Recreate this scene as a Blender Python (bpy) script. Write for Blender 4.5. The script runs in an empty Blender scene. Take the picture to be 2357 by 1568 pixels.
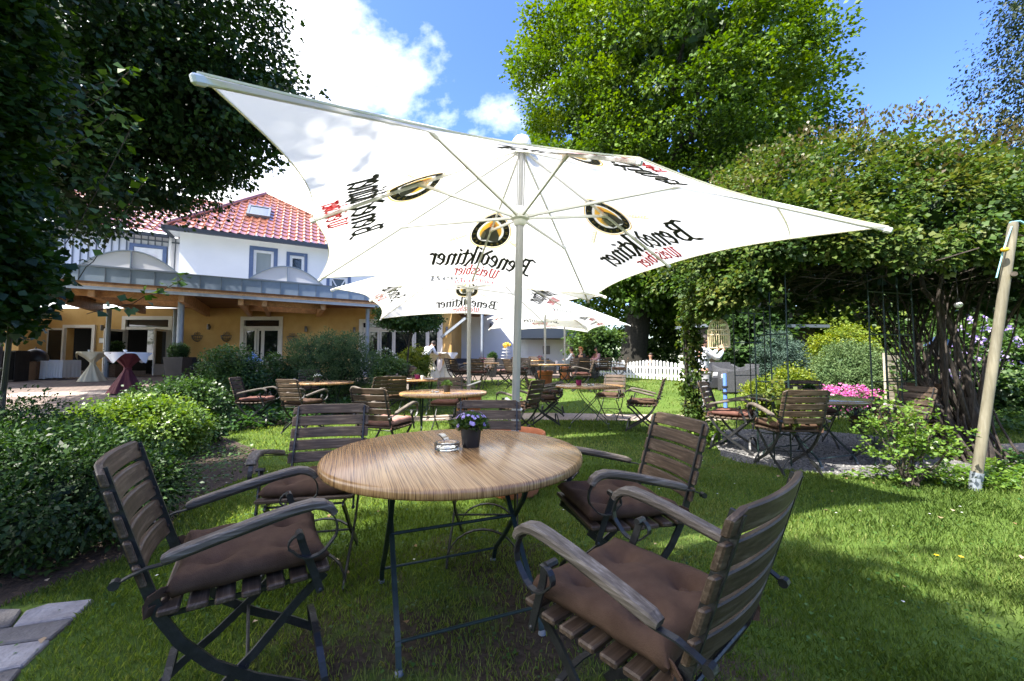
import bpy, bmesh, math, random
import numpy as np
from math import sin, cos, pi, radians, sqrt, atan2, tan
from mathutils import Vector, Matrix

random.seed(7)
RNG = np.random.default_rng(11)
SC = bpy.context.scene
COL = SC.collection

# ------------------------------------------------------------------ camera
FPX, PITCH, HC = 916.3, 0.0515, 1.19          # focal length in photo pixels (2357 wide), pitch up, eye height
PW, PH = 2357.0, 1568.0

def T(y):
    """height of the garden terrain at depth y"""
    t = min(1.0, max(0.0, (y - 8.3) / 3.2)); s = t * t * (3 - 2 * t)
    return 0.33 * s + 0.025 * max(0.0, min(y, 26.0) - 11.5)

def Tn(y):
    t = np.clip((y - 8.3) / 3.2, 0, 1); s = t * t * (3 - 2 * t)
    return 0.33 * s + 0.025 * np.maximum(0, np.minimum(y, 26.0) - 11.5)

def ray(px, py):
    u = (px - PW / 2) / FPX; v = (PH / 2 - py) / FPX
    return Vector((u, cos(PITCH) - v * sin(PITCH), sin(PITCH) + v * cos(PITCH)))

def at(px, py, d):
    """world point seen at photo pixel (px, py) at depth d"""
    r = ray(px, py); k = d / r.y
    return Vector((r.x * k, d, HC + r.z * k))

def xat(px, d):
    return (px - PW / 2) / FPX * d / cos(PITCH) * 1.0

def on_plane(px, py, p0, n):
    r = ray(px, py); o = Vector((0, 0, HC))
    k = (Vector(p0) - o).dot(n) / r.dot(n)
    return o + r * k

cam_d = bpy.data.cameras.new('camera'); cam = bpy.data.objects.new('camera', cam_d); COL.objects.link(cam)
cam_d.sensor_width = 36.0; cam_d.lens = 36.0 * FPX / PW
cam_d.clip_start = 0.05; cam_d.clip_end = 500
cam.location = (0, 0, HC); cam.rotation_euler = (pi / 2 + PITCH, 0, 0)
SC.camera = cam

# ------------------------------------------------------------------ objects
def tag(o, label=None, cat=None, group=None, kind=None):
    if label: o['label'] = label
    if cat: o['category'] = cat
    if group: o['group'] = group
    if kind: o['kind'] = kind
    return o

def empty(name, loc, rz=0.0, label=None, cat=None, group=None):
    o = bpy.data.objects.new(name, None); COL.objects.link(o)
    o.empty_display_size = 0.2
    o.location = loc; o.rotation_euler = (0, 0, rz)
    return tag(o, label, cat, group)

KIDS = {}
def link(name, me, mat, parent=None):
    o = bpy.data.objects.new(name, me); COL.objects.link(o)
    if mat is not None:
        for m in (mat if isinstance(mat, (list, tuple)) else [mat]):
            me.materials.append(m)
    if parent is not None:
        o.parent = parent; KIDS.setdefault(parent.name, []).append(o)
    return o

def copy_tree(o, parent=None):
    c = o.copy(); COL.objects.link(c)
    if parent is not None: c.parent = parent; KIDS.setdefault(parent.name, []).append(c)
    for ch in list(KIDS.get(o.name, [])): copy_tree(ch, c)
    return c

class MB:
    """collects shapes and links them as one mesh object"""
    def __init__(s): s.bm = bmesh.new()
    def box(s, c, size, rot=None, bev=0.0, seg=1):
        M = Matrix.Translation(Vector(c)) @ (rot.to_4x4() if rot is not None else Matrix()) @ Matrix.Diagonal((size[0], size[1], size[2], 1))
        r = bmesh.ops.create_cube(s.bm, size=1.0, matrix=M)
        if bev > 0:
            es = list({e for v in r['verts'] for e in v.link_edges})
            bmesh.ops.bevel(s.bm, geom=es, offset=bev, segments=seg, affect='EDGES', profile=0.6)
        return s
    def bar(s, p, q, w, h, bev=0.0, up=(0, 0, 1)):
        p = Vector(p); q = Vector(q); d = q - p; L = d.length
        if L < 1e-6: return s
        y = d / L; z = Vector(up); 
        if abs(y.dot(z)) > 0.97: z = Vector((0, 1, 0)) if abs(y.y) < .9 else Vector((1, 0, 0))
        x = y.cross(z).normalized(); z = x.cross(y)
        R = Matrix((x, y, z)).transposed()
        return s.box((p + q) / 2, (w, L, h), R, bev)
    def strip(s, pts, w, th, wdir=(1, 0, 0), closed=False):
        """flat bar swept along pts: width w along wdir, thickness th across"""
        pts = [Vector(p) for p in pts]; wd = Vector(wdir).normalized(); n = len(pts); rings = []
        for i, p in enumerate(pts):
            a = pts[max(i - 1, 0)]; b = pts[min(i + 1, n - 1)]
            t = (b - a).normalized(); k = t.cross(wd)
            k = k.normalized() if k.length > 1e-6 else Vector((0, 0, 1))
            rings.append([s.bm.verts.new(p + wd * (w / 2 * e) + k * (th / 2 * f)) for e, f in ((-1, -1), (1, -1), (1, 1), (-1, 1))])
        for i in range(n - 1):
            for j in range(4):
                s.bm.faces.new((rings[i][j], rings[i][(j + 1) % 4], rings[i + 1][(j + 1) % 4], rings[i + 1][j]))
        s.bm.faces.new(rings[0][::-1]); s.bm.faces.new(rings[-1])
        return s
    def tube(s, pts, r, n=8, cap=True):
        pts = [Vector(p) for p in pts]; m = len(pts)
        rs = r if isinstance(r, (list, tuple)) else [r] * m
        t0 = (pts[1] - pts[0]).normalized()
        u = t0.orthogonal().normalized(); rings = []
        for i, p in enumerate(pts):
            a = pts[max(i - 1, 0)]; b = pts[min(i + 1, m - 1)]
            t = (b - a)
            t = t.normalized() if t.length > 1e-9 else t0
            u = (u - t * u.dot(t)); u = u.normalized() if u.length > 1e-6 else t.orthogonal().normalized()
            v = t.cross(u)
            rings.append([s.bm.verts.new(p + (u * cos(2 * pi * k / n) + v * sin(2 * pi * k / n)) * rs[i]) for k in range(n)])
        for i in range(m - 1):
            for k in range(n):
                s.bm.faces.new((rings[i][k], rings[i][(k + 1) % n], rings[i + 1][(k + 1) % n], rings[i + 1][k]))
        if cap:
            s.bm.faces.new(rings[0][::-1]); s.bm.faces.new(rings[-1])
        return s
    def lathe(s, prof, c=(0, 0, 0), n=24, sx=1, sy=1, wob=None):
        c = Vector(c); rings = []
        for (r, z) in prof:
            if r < 1e-5: rings.append([s.bm.verts.new(c + Vector((0, 0, z)))])
            else:
                ring = []
                for k in range(n):
                    a = 2 * pi * k / n; rr = r * (1 + (wob(a, z) if wob else 0))
                    ring.append(s.bm.verts.new(c + Vector((rr * cos(a) * sx, rr * sin(a) * sy, z))))
                rings.append(ring)
        for A, B in zip(rings, rings[1:]):
            for k in range(n):
                a, b = A[k % len(A)], A[(k + 1) % len(A)]; c2, d = B[(k + 1) % len(B)], B[k % len(B)]
                f = [a] + ([b] if b is not a else []) + [c2] + ([d] if d is not c2 else [])
                if len(f) >= 3:
                    try: s.bm.faces.new(f)
                    except ValueError: pass
        return s
    def ball(s, c, r, n=12, sc=(1, 1, 1)):
        M = Matrix.Translation(Vector(c)) @ Matrix.Diagonal((sc[0], sc[1], sc[2], 1))
        bmesh.ops.create_uvsphere(s.bm, u_segments=n, v_segments=max(6, n * 2 // 3), radius=r, matrix=M); return s
    def poly(s, pts):
        s.bm.faces.new([s.bm.verts.new(Vector(p)) for p in pts]); return s
    def prism(s, pts, off):
        a = [s.bm.verts.new(Vector(p)) for p in pts]; b = [s.bm.verts.new(Vector(p) + Vector(off)) for p in pts]; n = len(a)
        s.bm.faces.new(a[::-1]); s.bm.faces.new(b)
        for i in range(n): s.bm.faces.new((a[i], a[(i + 1) % n], b[(i + 1) % n], b[i]))
        return s
    def grid(s, nu, nv, fn, two=False):
        V = [[s.bm.verts.new(fn(i / (nu - 1), j / (nv - 1))) for j in range(nv)] for i in range(nu)]
        for i in range(nu - 1):
            for j in range(nv - 1):
                s.bm.faces.new((V[i][j], V[i + 1][j], V[i + 1][j + 1], V[i][j + 1]))
        return s
    def build(s, name, mat, parent=None, smooth=False, angle=40):
        me = bpy.data.meshes.new(name)
        bmesh.ops.recalc_face_normals(s.bm, faces=s.bm.faces[:])
        if smooth:
            lim = radians(angle)
            for f in s.bm.faces: f.smooth = True
            for e in s.bm.edges:
                if len(e.link_faces) == 2:
                    e.smooth = e.calc_face_angle(0.0) < lim
        s.bm.to_mesh(me); s.bm.free()
        return link(name, me, mat, parent)

def sheet(name, pts, mat, dz=0.0, kind='structure', flat=None, parent=None):
    """ground patch given by plan points, draped on the terrain dz above it"""
    bm = bmesh.new()
    bm.faces.new([bm.verts.new((x, y, 0)) for x, y in pts])
    ys = [p[1] for p in pts]; y = 8.3
    while y < 11.8:
        if min(ys) < y < max(ys):
            bmesh.ops.bisect_plane(bm, geom=bm.verts[:] + bm.edges[:] + bm.faces[:], plane_co=(0, y, 0), plane_no=(0, 1, 0))
        y += 0.35
    if min(ys) < 26 < max(ys): bmesh.ops.bisect_plane(bm, geom=bm.verts[:] + bm.edges[:] + bm.faces[:], plane_co=(0, 26, 0), plane_no=(0, 1, 0))
    for v in bm.verts: v.co.z = T(v.co.y) + dz
    bmesh.ops.recalc_face_normals(bm, faces=bm.faces[:])
    for f in bm.faces:
        if f.normal.z < 0: f.normal_flip()
    me = bpy.data.meshes.new(name); bm.to_mesh(me); bm.free()
    o = link(name, me, mat, parent)
    if kind: o['kind'] = kind
    return o

# ------------------------------------------------------------------ materials
def nodes(name):
    m = bpy.data.materials.new(name); m.use_nodes = True
    nt = m.node_tree; b = nt.nodes['Principled BSDF']
    return m, nt, b

def N(nt, t, **kw):
    n = nt.nodes.new(t)
    for k, v in kw.items():
        if k in n.inputs.keys(): n.inputs[k].default_value = v
        else: setattr(n, k, v)
    return n

def ramp(nt, stops, fac):
    r = nt.nodes.new('ShaderNodeValToRGB'); e = r.color_ramp.elements
    while len(e) < len(stops): e.new(0.5)
    for el, (p, c) in zip(e, stops): el.position = p; el.color = (*c, 1)
    nt.links.new(fac, r.inputs[0]); return r

def mat(name, col, rough=0.6, col2=None, scale=8.0, detail=5.0, bump=0.0, bscale=None, metal=0.0, coat=0.0, spec=0.5, stretch=None, lo=0.35, hi=0.65, coord='Object', transl=0.0):
    m, nt, b = nodes(name); L = nt.links
    b.inputs['Roughness'].default_value = rough; b.inputs['Metallic'].default_value = metal
    b.inputs['Coat Weight'].default_value = coat; b.inputs['Specular IOR Level'].default_value = spec
    b.inputs['Base Color'].default_value = (*col, 1)
    tc = N(nt, 'ShaderNodeTexCoord'); mp = N(nt, 'ShaderNodeMapping')
    L.new(tc.outputs[coord], mp.inputs[0])
    if stretch: mp.inputs['Scale'].default_value = stretch
    if col2 is not None:
        n = N(nt, 'ShaderNodeTexNoise', Scale=scale, Detail=detail, Roughness=0.6); L.new(mp.outputs[0], n.inputs['Vector'])
        r = ramp(nt, [(lo, col), (hi, col2)], n.outputs[0]); L.new(r.outputs[0], b.inputs['Base Color'])
    if bump > 0:
        n2 = N(nt, 'ShaderNodeTexNoise', Scale=bscale or scale * 3, Detail=4.0); L.new(mp.outputs[0], n2.inputs['Vector'])
        bp = N(nt, 'ShaderNodeBump', Strength=bump, Distance=0.02); L.new(n2.outputs[0], bp.inputs['Height']); L.new(bp.outputs[0], b.inputs['Normal'])
    if transl > 0:
        out = nt.nodes['Material Output']; tr = N(nt, 'ShaderNodeBsdfTranslucent'); tr.inputs[0].default_value = (*col, 1)
        mx = N(nt, 'ShaderNodeMixShader'); mx.inputs[0].default_value = transl
        L.new(b.outputs[0], mx.inputs[1]); L.new(tr.outputs[0], mx.inputs[2]); L.new(mx.outputs[0], out.inputs[0])
    return m

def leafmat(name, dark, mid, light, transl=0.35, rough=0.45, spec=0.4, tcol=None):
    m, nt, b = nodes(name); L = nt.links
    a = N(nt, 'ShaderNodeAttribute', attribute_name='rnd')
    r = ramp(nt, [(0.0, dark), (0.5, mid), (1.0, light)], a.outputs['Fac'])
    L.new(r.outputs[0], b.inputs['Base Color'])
    b.inputs['Roughness'].default_value = rough; b.inputs['Specular IOR Level'].default_value = spec
    tr = N(nt, 'ShaderNodeBsdfTranslucent')
    hs = N(nt, 'ShaderNodeHueSaturation', Hue=0.485, Saturation=1.15, Value=1.5); L.new(r.outputs[0], hs.inputs['Color']); L.new(hs.outputs[0], tr.inputs[0])
    mx = N(nt, 'ShaderNodeMixShader'); mx.inputs[0].default_value = transl
    L.new(b.outputs[0], mx.inputs[1]); L.new(tr.outputs[0], mx.inputs[2]); L.new(mx.outputs[0], nt.nodes['Material Output'].inputs[0])
    return m

def wood(name, c1, c2, c3, axis=0, scale=3.0, rough=0.6, grain=60.0, spec=0.3, bump=0.25):
    """weathered plank: long streaks along one axis"""
    m, nt, b = nodes(name); L = nt.links
    tc = N(nt, 'ShaderNodeTexCoord'); mp = N(nt, 'ShaderNodeMapping')
    s = [grain, grain, grain]; s[axis] = scale; mp.inputs['Scale'].default_value = s
    L.new(tc.outputs['Object'], mp.inputs[0])
    oi = N(nt, 'ShaderNodeObjectInfo')
    n = N(nt, 'ShaderNodeTexNoise', Scale=1.0, Detail=6.0, Roughness=0.65, noise_dimensions='4D'); L.new(mp.outputs[0], n.inputs['Vector']); 
    ml = N(nt, 'ShaderNodeMath', operation='MULTIPLY'); ml.inputs[1].default_value = 40.0
    L.new(oi.outputs['Random'], ml.inputs[0]); L.new(ml.outputs[0], n.inputs['W'])
    r = ramp(nt, [(0.33, c1), (0.52, c2), (0.70, c3)], n.outputs[0])
    n3 = N(nt, 'ShaderNodeTexNoise', Scale=5.0, Detail=3.0); L.new(tc.outputs['Object'], n3.inputs['Vector'])
    mx = N(nt, 'ShaderNodeMixRGB', blend_type='MULTIPLY'); mx.inputs[0].default_value = 0.6
    r2 = ramp(nt, [(0.3, (0.55, 0.55, 0.55)), (0.7, (1.15, 1.12, 1.08))], n3.outputs[0])
    L.new(r.outputs[0], mx.inputs[1]); L.new(r2.outputs[0], mx.inputs[2]); L.new(mx.outputs[0], b.inputs['Base Color'])
    b.inputs['Roughness'].default_value = rough; b.inputs['Specular IOR Level'].default_value = spec
    bp = N(nt, 'ShaderNodeBump', Strength=bump, Distance=0.003); L.new(n.outputs[0], bp.inputs['Height']); L.new(bp.outputs[0], b.inputs['Normal'])
    return m

# ------------------------------------------------------------------ leaves
def raw_mesh(name, V, F, rnd, mt, parent):
    me = bpy.data.meshes.new(name); nv = len(V); nf, k = F.shape
    me.vertices.add(nv); me.vertices.foreach_set('co', np.ascontiguousarray(V, np.float32).ravel())
    me.loops.add(nf * k); me.loops.foreach_set('vertex_index', np.ascontiguousarray(F, np.int32).ravel())
    me.polygons.add(nf); me.polygons.foreach_set('loop_start', np.arange(0, nf * k, k, dtype=np.int32))
    a = me.attributes.new('rnd', 'FLOAT', 'POINT'); a.data.foreach_set('value', np.ascontiguousarray(rnd, np.float32))
    me.update(calc_edges=True)
    return link(name, me, mt, parent)

def unit(v): return v / (np.linalg.norm(v, axis=1, keepdims=True) + 1e-9)

def leaves(name, P, A, Nn, S, rnd, mt, parent=None, aspect=0.42, fold=0.12):
    """one folded leaf per point: P base, A axis, Nn rough normal, S length"""
    n = len(P); A = unit(A); B = unit(np.cross(A, Nn)); C = np.cross(B, A); S = S[:, None]
    V = np.empty((n, 4, 3))
    V[:, 0] = P; V[:, 2] = P + A * S - C * S * 0.10
    V[:, 1] = P + A * S * 0.48 + B * S * aspect + C * S * fold
    V[:, 3] = P + A * S * 0.48 - B * S * aspect + C * S * fold
    F = np.arange(n * 4).reshape(n, 4)
    return raw_mesh(name, V.reshape(-1, 3), F, np.repeat(np.clip(rnd, 0, 1), 4), mt, parent)

def rdirs(n): return unit(RNG.normal(size=(n, 3)))

def clump_pts(C, outd, per, size, flat, leaf, shade, droop=0.25, lsd=0.25):
    """leaves around clump centres C (m,3) with outward directions"""
    m = len(C); k = m * per
    off = rdirs(k) * (RNG.uniform(0, 1, k) ** 0.42 * 1.65)[:, None] * np.repeat(size, per)[:, None] * np.array([1, 1, flat])
    P = np.repeat(C, per, 0) + off
    O = np.repeat(outd, per, 0)
    A = unit(O * 0.6 + unit(off) * 0.7 + rdirs(k) * 0.6 - np.array([0, 0, droop]))
    Nn = unit(O * 0.5 + rdirs(k) * 0.75 + np.array([0, 0, 0.75]))
    S = leaf * RNG.uniform(0.6, 1.25, k)
    hgt = off[:, 2] / (np.repeat(size, per) * flat + 1e-9)
    rnd = np.repeat(shade, per) + RNG.normal(0, lsd * 0.6, k) + 0.05 * hgt  # leaves high in a clump coloured lighter, as if lit from above
    return P, A, Nn, S, rnd

def lump(d, seed, f=2.2):
    """smooth pseudo-noise on directions for uneven outlines"""
    r = np.random.default_rng(seed); o = np.zeros(len(d))
    for i in range(5):
        k = r.normal(size=3) * f * (1 + 0.5 * i); o += np.sin(d @ k + r.uniform(0, 6.28)) / (1 + 0.45 * i)
    return o / 2.2

def crown(name, c, rad, nclump, per, csize, leaf, mt, parent, seed=1, rough=0.16, flat=0.55, inner=0.25, zmin=-1.0, keep=None, shade=0.5, droop=0.25, aspect=0.42, core=0.0):
    d = rdirs(nclump)
    d = d[d[:, 2] > zmin]
    rr = 1 + rough * lump(d, seed)
    q = RNG.uniform(0, 1, len(d)); depth = np.where(q < inner, RNG.uniform(0.45, 0.85, len(d)), RNG.uniform(0.86, 1.03, len(d)))
    C = np.array(c) + d * np.array(rad) * (rr * depth)[:, None]
    if keep is not None:
        k = keep(C); C = C[k]; d = d[k]; depth = depth[k]
    outd = unit(d / np.array(rad))
    sh = shade + RNG.normal(0, 0.17, len(C)) + 0.10 * d[:, 2] - 0.25 * (depth < 0.85)  # tone painted lighter up the crown and darker inside, like light and shade
    size = csize * RNG.uniform(0.6, 1.35, len(C))
    P, A, Nn, S, r = clump_pts(C, outd, per, size, flat, leaf, sh, droop)
    if core > 0:
        kq = int(nclump * core); dd = rdirs(kq); dd = dd[dd[:, 2] > zmin]; kq = len(dd)
        PP = np.array(c) + dd * np.array(rad) * (0.60 + 0.16 * RNG.uniform(-1, 1, kq))[:, None] * (1 + rough * lump(dd, seed))[:, None]
        if keep is not None: kk = keep(PP); PP = PP[kk]; dd = dd[kk]; kq = len(PP)
        P = np.vstack([P, PP]); A = np.vstack([A, rdirs(kq)]); Nn = np.vstack([Nn, rdirs(kq)])
        S = np.concatenate([S, np.full(kq, leaf * 3.2)]); r = np.concatenate([r, np.full(kq, 0.02)])  # core leaves coloured near black for the shade inside the crown
    return leaves(name, P, A, Nn, S, r, mt, parent, aspect)

def limb(m, p, q, r0, r1, n=6, wig=0.06, seg=8):
    p = Vector(p); q = Vector(q); L = (q - p).length; pts = []; rs = []
    for i in range(seg + 1):
        t = i / seg; w = wig * L * sin(pi * t)
        pts.append(p.lerp(q, t) + Vector((random.uniform(-w, w), random.uniform(-w, w), random.uniform(-w, w) * 0.5)) * 0.6); rs.append(r0 + (r1 - r0) * t)
    m.tube(pts, rs, n)
# ------------------------------------------------------------------ light
SUN = Vector((0.54, 0.43, -1.0)).normalized()          # direction the light travels
EL = math.asin(-SUN.z)
sl = bpy.data.lights.new('sun', 'SUN'); so = bpy.data.objects.new('sun', sl); COL.objects.link(so)
sl.energy = 5.0; sl.angle = radians(0.53); sl.color = (1.0, 0.95, 0.86)
so.rotation_euler = SUN.to_track_quat('-Z', 'Y').to_euler()
so.location = (-20, -14, 35)
w = bpy.data.worlds.new('World'); SC.world = w; w.use_nodes = True
nt = w.node_tree; bg = nt.nodes['Background']
sky = nt.nodes.new('ShaderNodeTexSky'); sky.sky_type = 'NISHITA'; sky.sun_disc = False
sky.sun_elevation = EL; sky.sun_rotation = atan2(-SUN.x, -SUN.y); sky.altitude = 50; sky.air_density = 1.1; sky.dust_density = 1.2; sky.ozone_density = 2.2
bg.inputs[1].default_value = 0.15
tc = N(nt, 'ShaderNodeTexCoord'); sx = N(nt, 'ShaderNodeSeparateXYZ'); nt.links.new(tc.outputs['Generated'], sx.inputs[0])
def mth(op, a, b=None):
    n = N(nt, 'ShaderNodeMath', operation=op)
    for i, v in enumerate((a, b)):
        if v is None: continue
        if isinstance(v, (int, float)): n.inputs[i].default_value = v
        else: nt.links.new(v, n.inputs[i])
    return n.outputs[0]
zc = mth('ADD', mth('MAXIMUM', sx.outputs[2], 0.0), 0.12)
cv = N(nt, 'ShaderNodeCombineXYZ'); nt.links.new(mth('DIVIDE', sx.outputs[0], zc), cv.inputs[0]); nt.links.new(mth('DIVIDE', sx.outputs[1], zc), cv.inputs[1])
cn = N(nt, 'ShaderNodeTexNoise', Scale=1.15, Detail=9.0, Roughness=0.58, Distortion=0.25); nt.links.new(cv.outputs[0], cn.inputs['Vector'])
# more cloud towards the west of the garden (over the house), a clear patch to the east
bias = mth('ADD', mth('MULTIPLY', sx.outputs[0], -0.42), -0.085)
cf = ramp(nt, [(0.47, (0, 0, 0)), (0.65, (1, 1, 1))], mth('ADD', cn.outputs[0], bias))
hsv = N(nt, 'ShaderNodeHueSaturation', Hue=0.52, Saturation=1.28, Value=0.95); nt.links.new(sky.outputs[0], hsv.inputs['Color'])
mixc = N(nt, 'ShaderNodeMixRGB'); mixc.inputs[2].default_value = (8.5, 8.6, 8.8, 1)
nt.links.new(cf.outputs[0], mixc.inputs[0]); nt.links.new(hsv.outputs[0], mixc.inputs[1]); nt.links.new(mixc.outputs[0], bg.inputs[0])
SC.view_settings.view_transform = 'Standard'; SC.view_settings.look = 'None'; SC.view_settings.exposure = 0
SC.cycles.film_exposure = 3.4; SC.cycles.max_bounces = 8; SC.cycles.transparent_max_bounces = 8; SC.cycles.use_denoising = True
SC.cycles.sample_clamp_indirect = 6.0; SC.cycles.caustics_refractive = False; SC.cycles.caustics_reflective = False

# ------------------------------------------------------------------ materials
M = {}
M['iron'] = mat('black_iron', (0.010, 0.011, 0.012), 0.42, (0.022, 0.022, 0.023), 30, bump=0.15, spec=0.5)
M['green_iron'] = mat('green_iron', (0.008, 0.018, 0.016), 0.4, (0.016, 0.034, 0.030), 25, bump=0.1)
M['slat'] = wood('weathered_slat', (0.036, 0.023, 0.015), (0.076, 0.051, 0.034), (0.18, 0.138, 0.10), axis=0, scale=2.5, grain=90, rough=0.52)
M['arm'] = wood('weathered_armrest', (0.060, 0.048, 0.038), (0.125, 0.105, 0.086), (0.25, 0.225, 0.195), axis=1, scale=3, grain=110, rough=0.6)
M['cushion'] = mat('brown_cushion', (0.060, 0.034, 0.022), 0.9, (0.086, 0.051, 0.034), 14, bump=0.25, bscale=300, spec=0.2)
M['rust_cushion'] = mat('faded_cushion', (0.115, 0.050, 0.038), 0.9, (0.15, 0.075, 0.06), 9, bump=0.12, bscale=300, spec=0.2)
M['pink_cushion'] = mat('pink_cushion', (0.27, 0.14, 0.12), 0.9, (0.34, 0.19, 0.16), 9, bump=0.12, bscale=300, spec=0.2)
M['white_metal'] = mat('white_enamel', (0.74, 0.73, 0.69), 0.35, (0.80, 0.79, 0.76), 4)
M['pole'] = mat('grey_aluminium', (0.31, 0.31, 0.30), 0.38, (0.37, 0.37, 0.36), 3, metal=0.2)
M['white_paint'] = mat('white_paint', (0.72, 0.72, 0.71), 0.5, (0.80, 0.80, 0.79), 5)
M['frame_white'] = mat('frame_white', (0.62, 0.58, 0.52), 0.4, (0.68, 0.64, 0.58), 4)
M['terracotta'] = mat('terracotta', (0.42, 0.125, 0.045), 0.75, (0.52, 0.18, 0.08), 7, bump=0.15)
M['soil'] = mat('soil', (0.018, 0.012, 0.008), 0.95, (0.05, 0.034, 0.022), 40, bump=0.6)
M['dark_pot'] = mat('dark_pot', (0.012, 0.0125, 0.014), 0.5, (0.018, 0.018, 0.020), 10)
M['magenta'] = mat('magenta_pot', (0.22, 0.012, 0.10), 0.4)
M['glass'] = None
gm, gnt, gb = nodes('clear_glass'); gb.inputs['Transmission Weight'].default_value = 1.0; gb.inputs['Roughness'].default_value = 0.02; gb.inputs['IOR'].default_value = 1.48; gb.inputs['Base Color'].default_value = (0.95, 0.97, 0.97, 1); M['glass'] = gm
M['chrome'] = mat('chrome', (0.55, 0.55, 0.56), 0.12, metal=1.0)
M['zinc'] = mat('zinc_sheet', (0.20, 0.245, 0.31), 0.42, (0.25, 0.30, 0.365), 2.2, metal=0.25, bump=0.05)
M['zinc_dark'] = mat('zinc_seam', (0.13, 0.155, 0.19), 0.45, metal=0.25)
M['yellow_wall'] = mat('ochre_plaster', (0.50, 0.30, 0.095), 0.9, (0.60, 0.385, 0.145), 1.1, bump=0.12, bscale=60)
M['white_wall'] = mat('white_plaster', (0.80, 0.80, 0.79), 0.9, (0.85, 0.85, 0.84), 0.8, bump=0.05, bscale=50)
M['lilac_wall'] = mat('annex_plaster', (0.72, 0.72, 0.75), 0.9, (0.76, 0.76, 0.79), 0.8)
M['blue_trim'] = mat('blue_trim', (0.085, 0.13, 0.24), 0.5, (0.11, 0.16, 0.28), 5)
M['gutter'] = mat('dark_gutter', (0.022, 0.030, 0.045), 0.4)
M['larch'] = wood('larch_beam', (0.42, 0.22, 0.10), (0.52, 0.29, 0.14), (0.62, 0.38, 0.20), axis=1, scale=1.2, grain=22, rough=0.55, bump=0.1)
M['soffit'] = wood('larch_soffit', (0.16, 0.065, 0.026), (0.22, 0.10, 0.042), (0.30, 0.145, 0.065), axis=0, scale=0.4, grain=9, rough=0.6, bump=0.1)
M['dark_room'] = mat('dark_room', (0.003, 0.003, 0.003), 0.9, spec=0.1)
pm, pnt, pb = nodes('window_pane'); pb.inputs['Base Color'].default_value = (0.010, 0.012, 0.013, 1); pb.inputs['Roughness'].default_value = 0.03; pb.inputs['Specular IOR Level'].default_value = 0.8; M['pane'] = pm
M['curtain'] = mat('curtain', (0.30, 0.34, 0.34), 0.9)
M['poly'] = mat('frosted_glazing', (0.74, 0.72, 0.74), 0.35, transl=0.15)
M['lamp_shell'] = mat('lamp_shell', (0.16, 0.15, 0.14), 0.4, metal=0.6)
M['brick_oven'] = mat('oven_brick', (0.10, 0.055, 0.03), 0.9, (0.19, 0.11, 0.06), 30, bump=0.3)
M['black'] = mat('black_rattan', (0.010, 0.010, 0.012), 0.6, (0.022, 0.022, 0.025), 60, bump=0.4, bscale=120)
M['grey_rattan'] = mat('grey_rattan', (0.035, 0.036, 0.042), 0.6, (0.07, 0.072, 0.08), 50, bump=0.5, bscale=110)
M['white_cloth'] = mat('white_cloth', (0.78, 0.78, 0.78), 0.85)
M['cream_cloth'] = mat('cream_cloth', (0.60, 0.54, 0.36), 0.8, (0.66, 0.60, 0.42), 3)
M['maroon_cloth'] = mat('maroon_cloth', (0.075, 0.008, 0.014), 0.75, (0.11, 0.014, 0.022), 4)
M['lantern_blue'] = mat('lantern_blue', (0.16, 0.26, 0.50), 0.4, (0.22, 0.33, 0.58), 6)
M['post_blue'] = mat('post_blue', (0.09, 0.19, 0.55), 0.5)
M['skin'] = mat('skin', (0.50, 0.27, 0.19), 0.6)
M['shirt'] = mat('shirt', (0.74, 0.76, 0.84), 0.85, (0.80, 0.82, 0.88), 20, bump=0.1)
M['stripe_shirt'] = mat('stripe_shirt', (0.42, 0.47, 0.66), 0.85, (0.78, 0.80, 0.88), 26, stretch=(1, 1, 0.15))
M['jeans'] = mat('grey_trousers', (0.24, 0.25, 0.28), 0.85, (0.38, 0.38, 0.40), 12)
M['dark_cloth'] = mat('dark_cloth', (0.012, 0.012, 0.015), 0.85)
M['pink_cloth'] = mat('pink_cloth', (0.55, 0.28, 0.28), 0.85)
M['hair_dark'] = mat('hair_dark', (0.018, 0.011, 0.008), 0.6)
M['hair_ginger'] = mat('hair_ginger', (0.42, 0.15, 0.04), 0.6)
M['cage'] = mat('cage_cream', (0.60, 0.50, 0.30), 0.5, (0.68, 0.58, 0.38), 10)
M['bark'] = mat('bark', (0.020, 0.015, 0.010), 0.9, (0.060, 0.048, 0.036), 14, bump=0.8, bscale=30)
M['bark_dark'] = mat('bark_dark', (0.008, 0.007, 0.005), 0.95, (0.022, 0.020, 0.014), 10, bump=0.8, bscale=25)
M['vine_bark'] = mat('vine_bark', (0.018, 0.013, 0.010), 0.9, (0.065, 0.050, 0.040), 12, bump=0.6, stretch=(6, 6, 1))
M['post_wood'] = wood('round_post', (0.14, 0.125, 0.085), (0.18, 0.165, 0.12), (0.23, 0.215, 0.17), axis=2, scale=1.2, grain=60, rough=0.8)
M['steel'] = mat('galvanised', (0.22, 0.25, 0.29), 0.45, (0.26, 0.29, 0.33), 5, metal=0.3)
M['rope'] = mat('rope', (0.22, 0.42, 0.46), 0.8)
M['shed'] = wood('dark_shed', (0.020, 0.016, 0.013), (0.034, 0.028, 0.022), (0.05, 0.042, 0.034), axis=2, scale=0.5, grain=8)
M['rock'] = mat('white_rock', (0.42, 0.40, 0.36), 0.9, (0.74, 0.72, 0.68), 9, bump=0.8, bscale=14)
M['old_plank'] = wood('bleached_plank', (0.26, 0.22, 0.17), (0.40, 0.36, 0.29), (0.52, 0.48, 0.41), axis=0, scale=1.5, grain=30)
M['bulb'] = mat('bulb_white', (0.75, 0.75, 0.78), 0.3)
M['yellow'] = mat('yellow_plastic', (0.70, 0.42, 0.03), 0.4)

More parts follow.
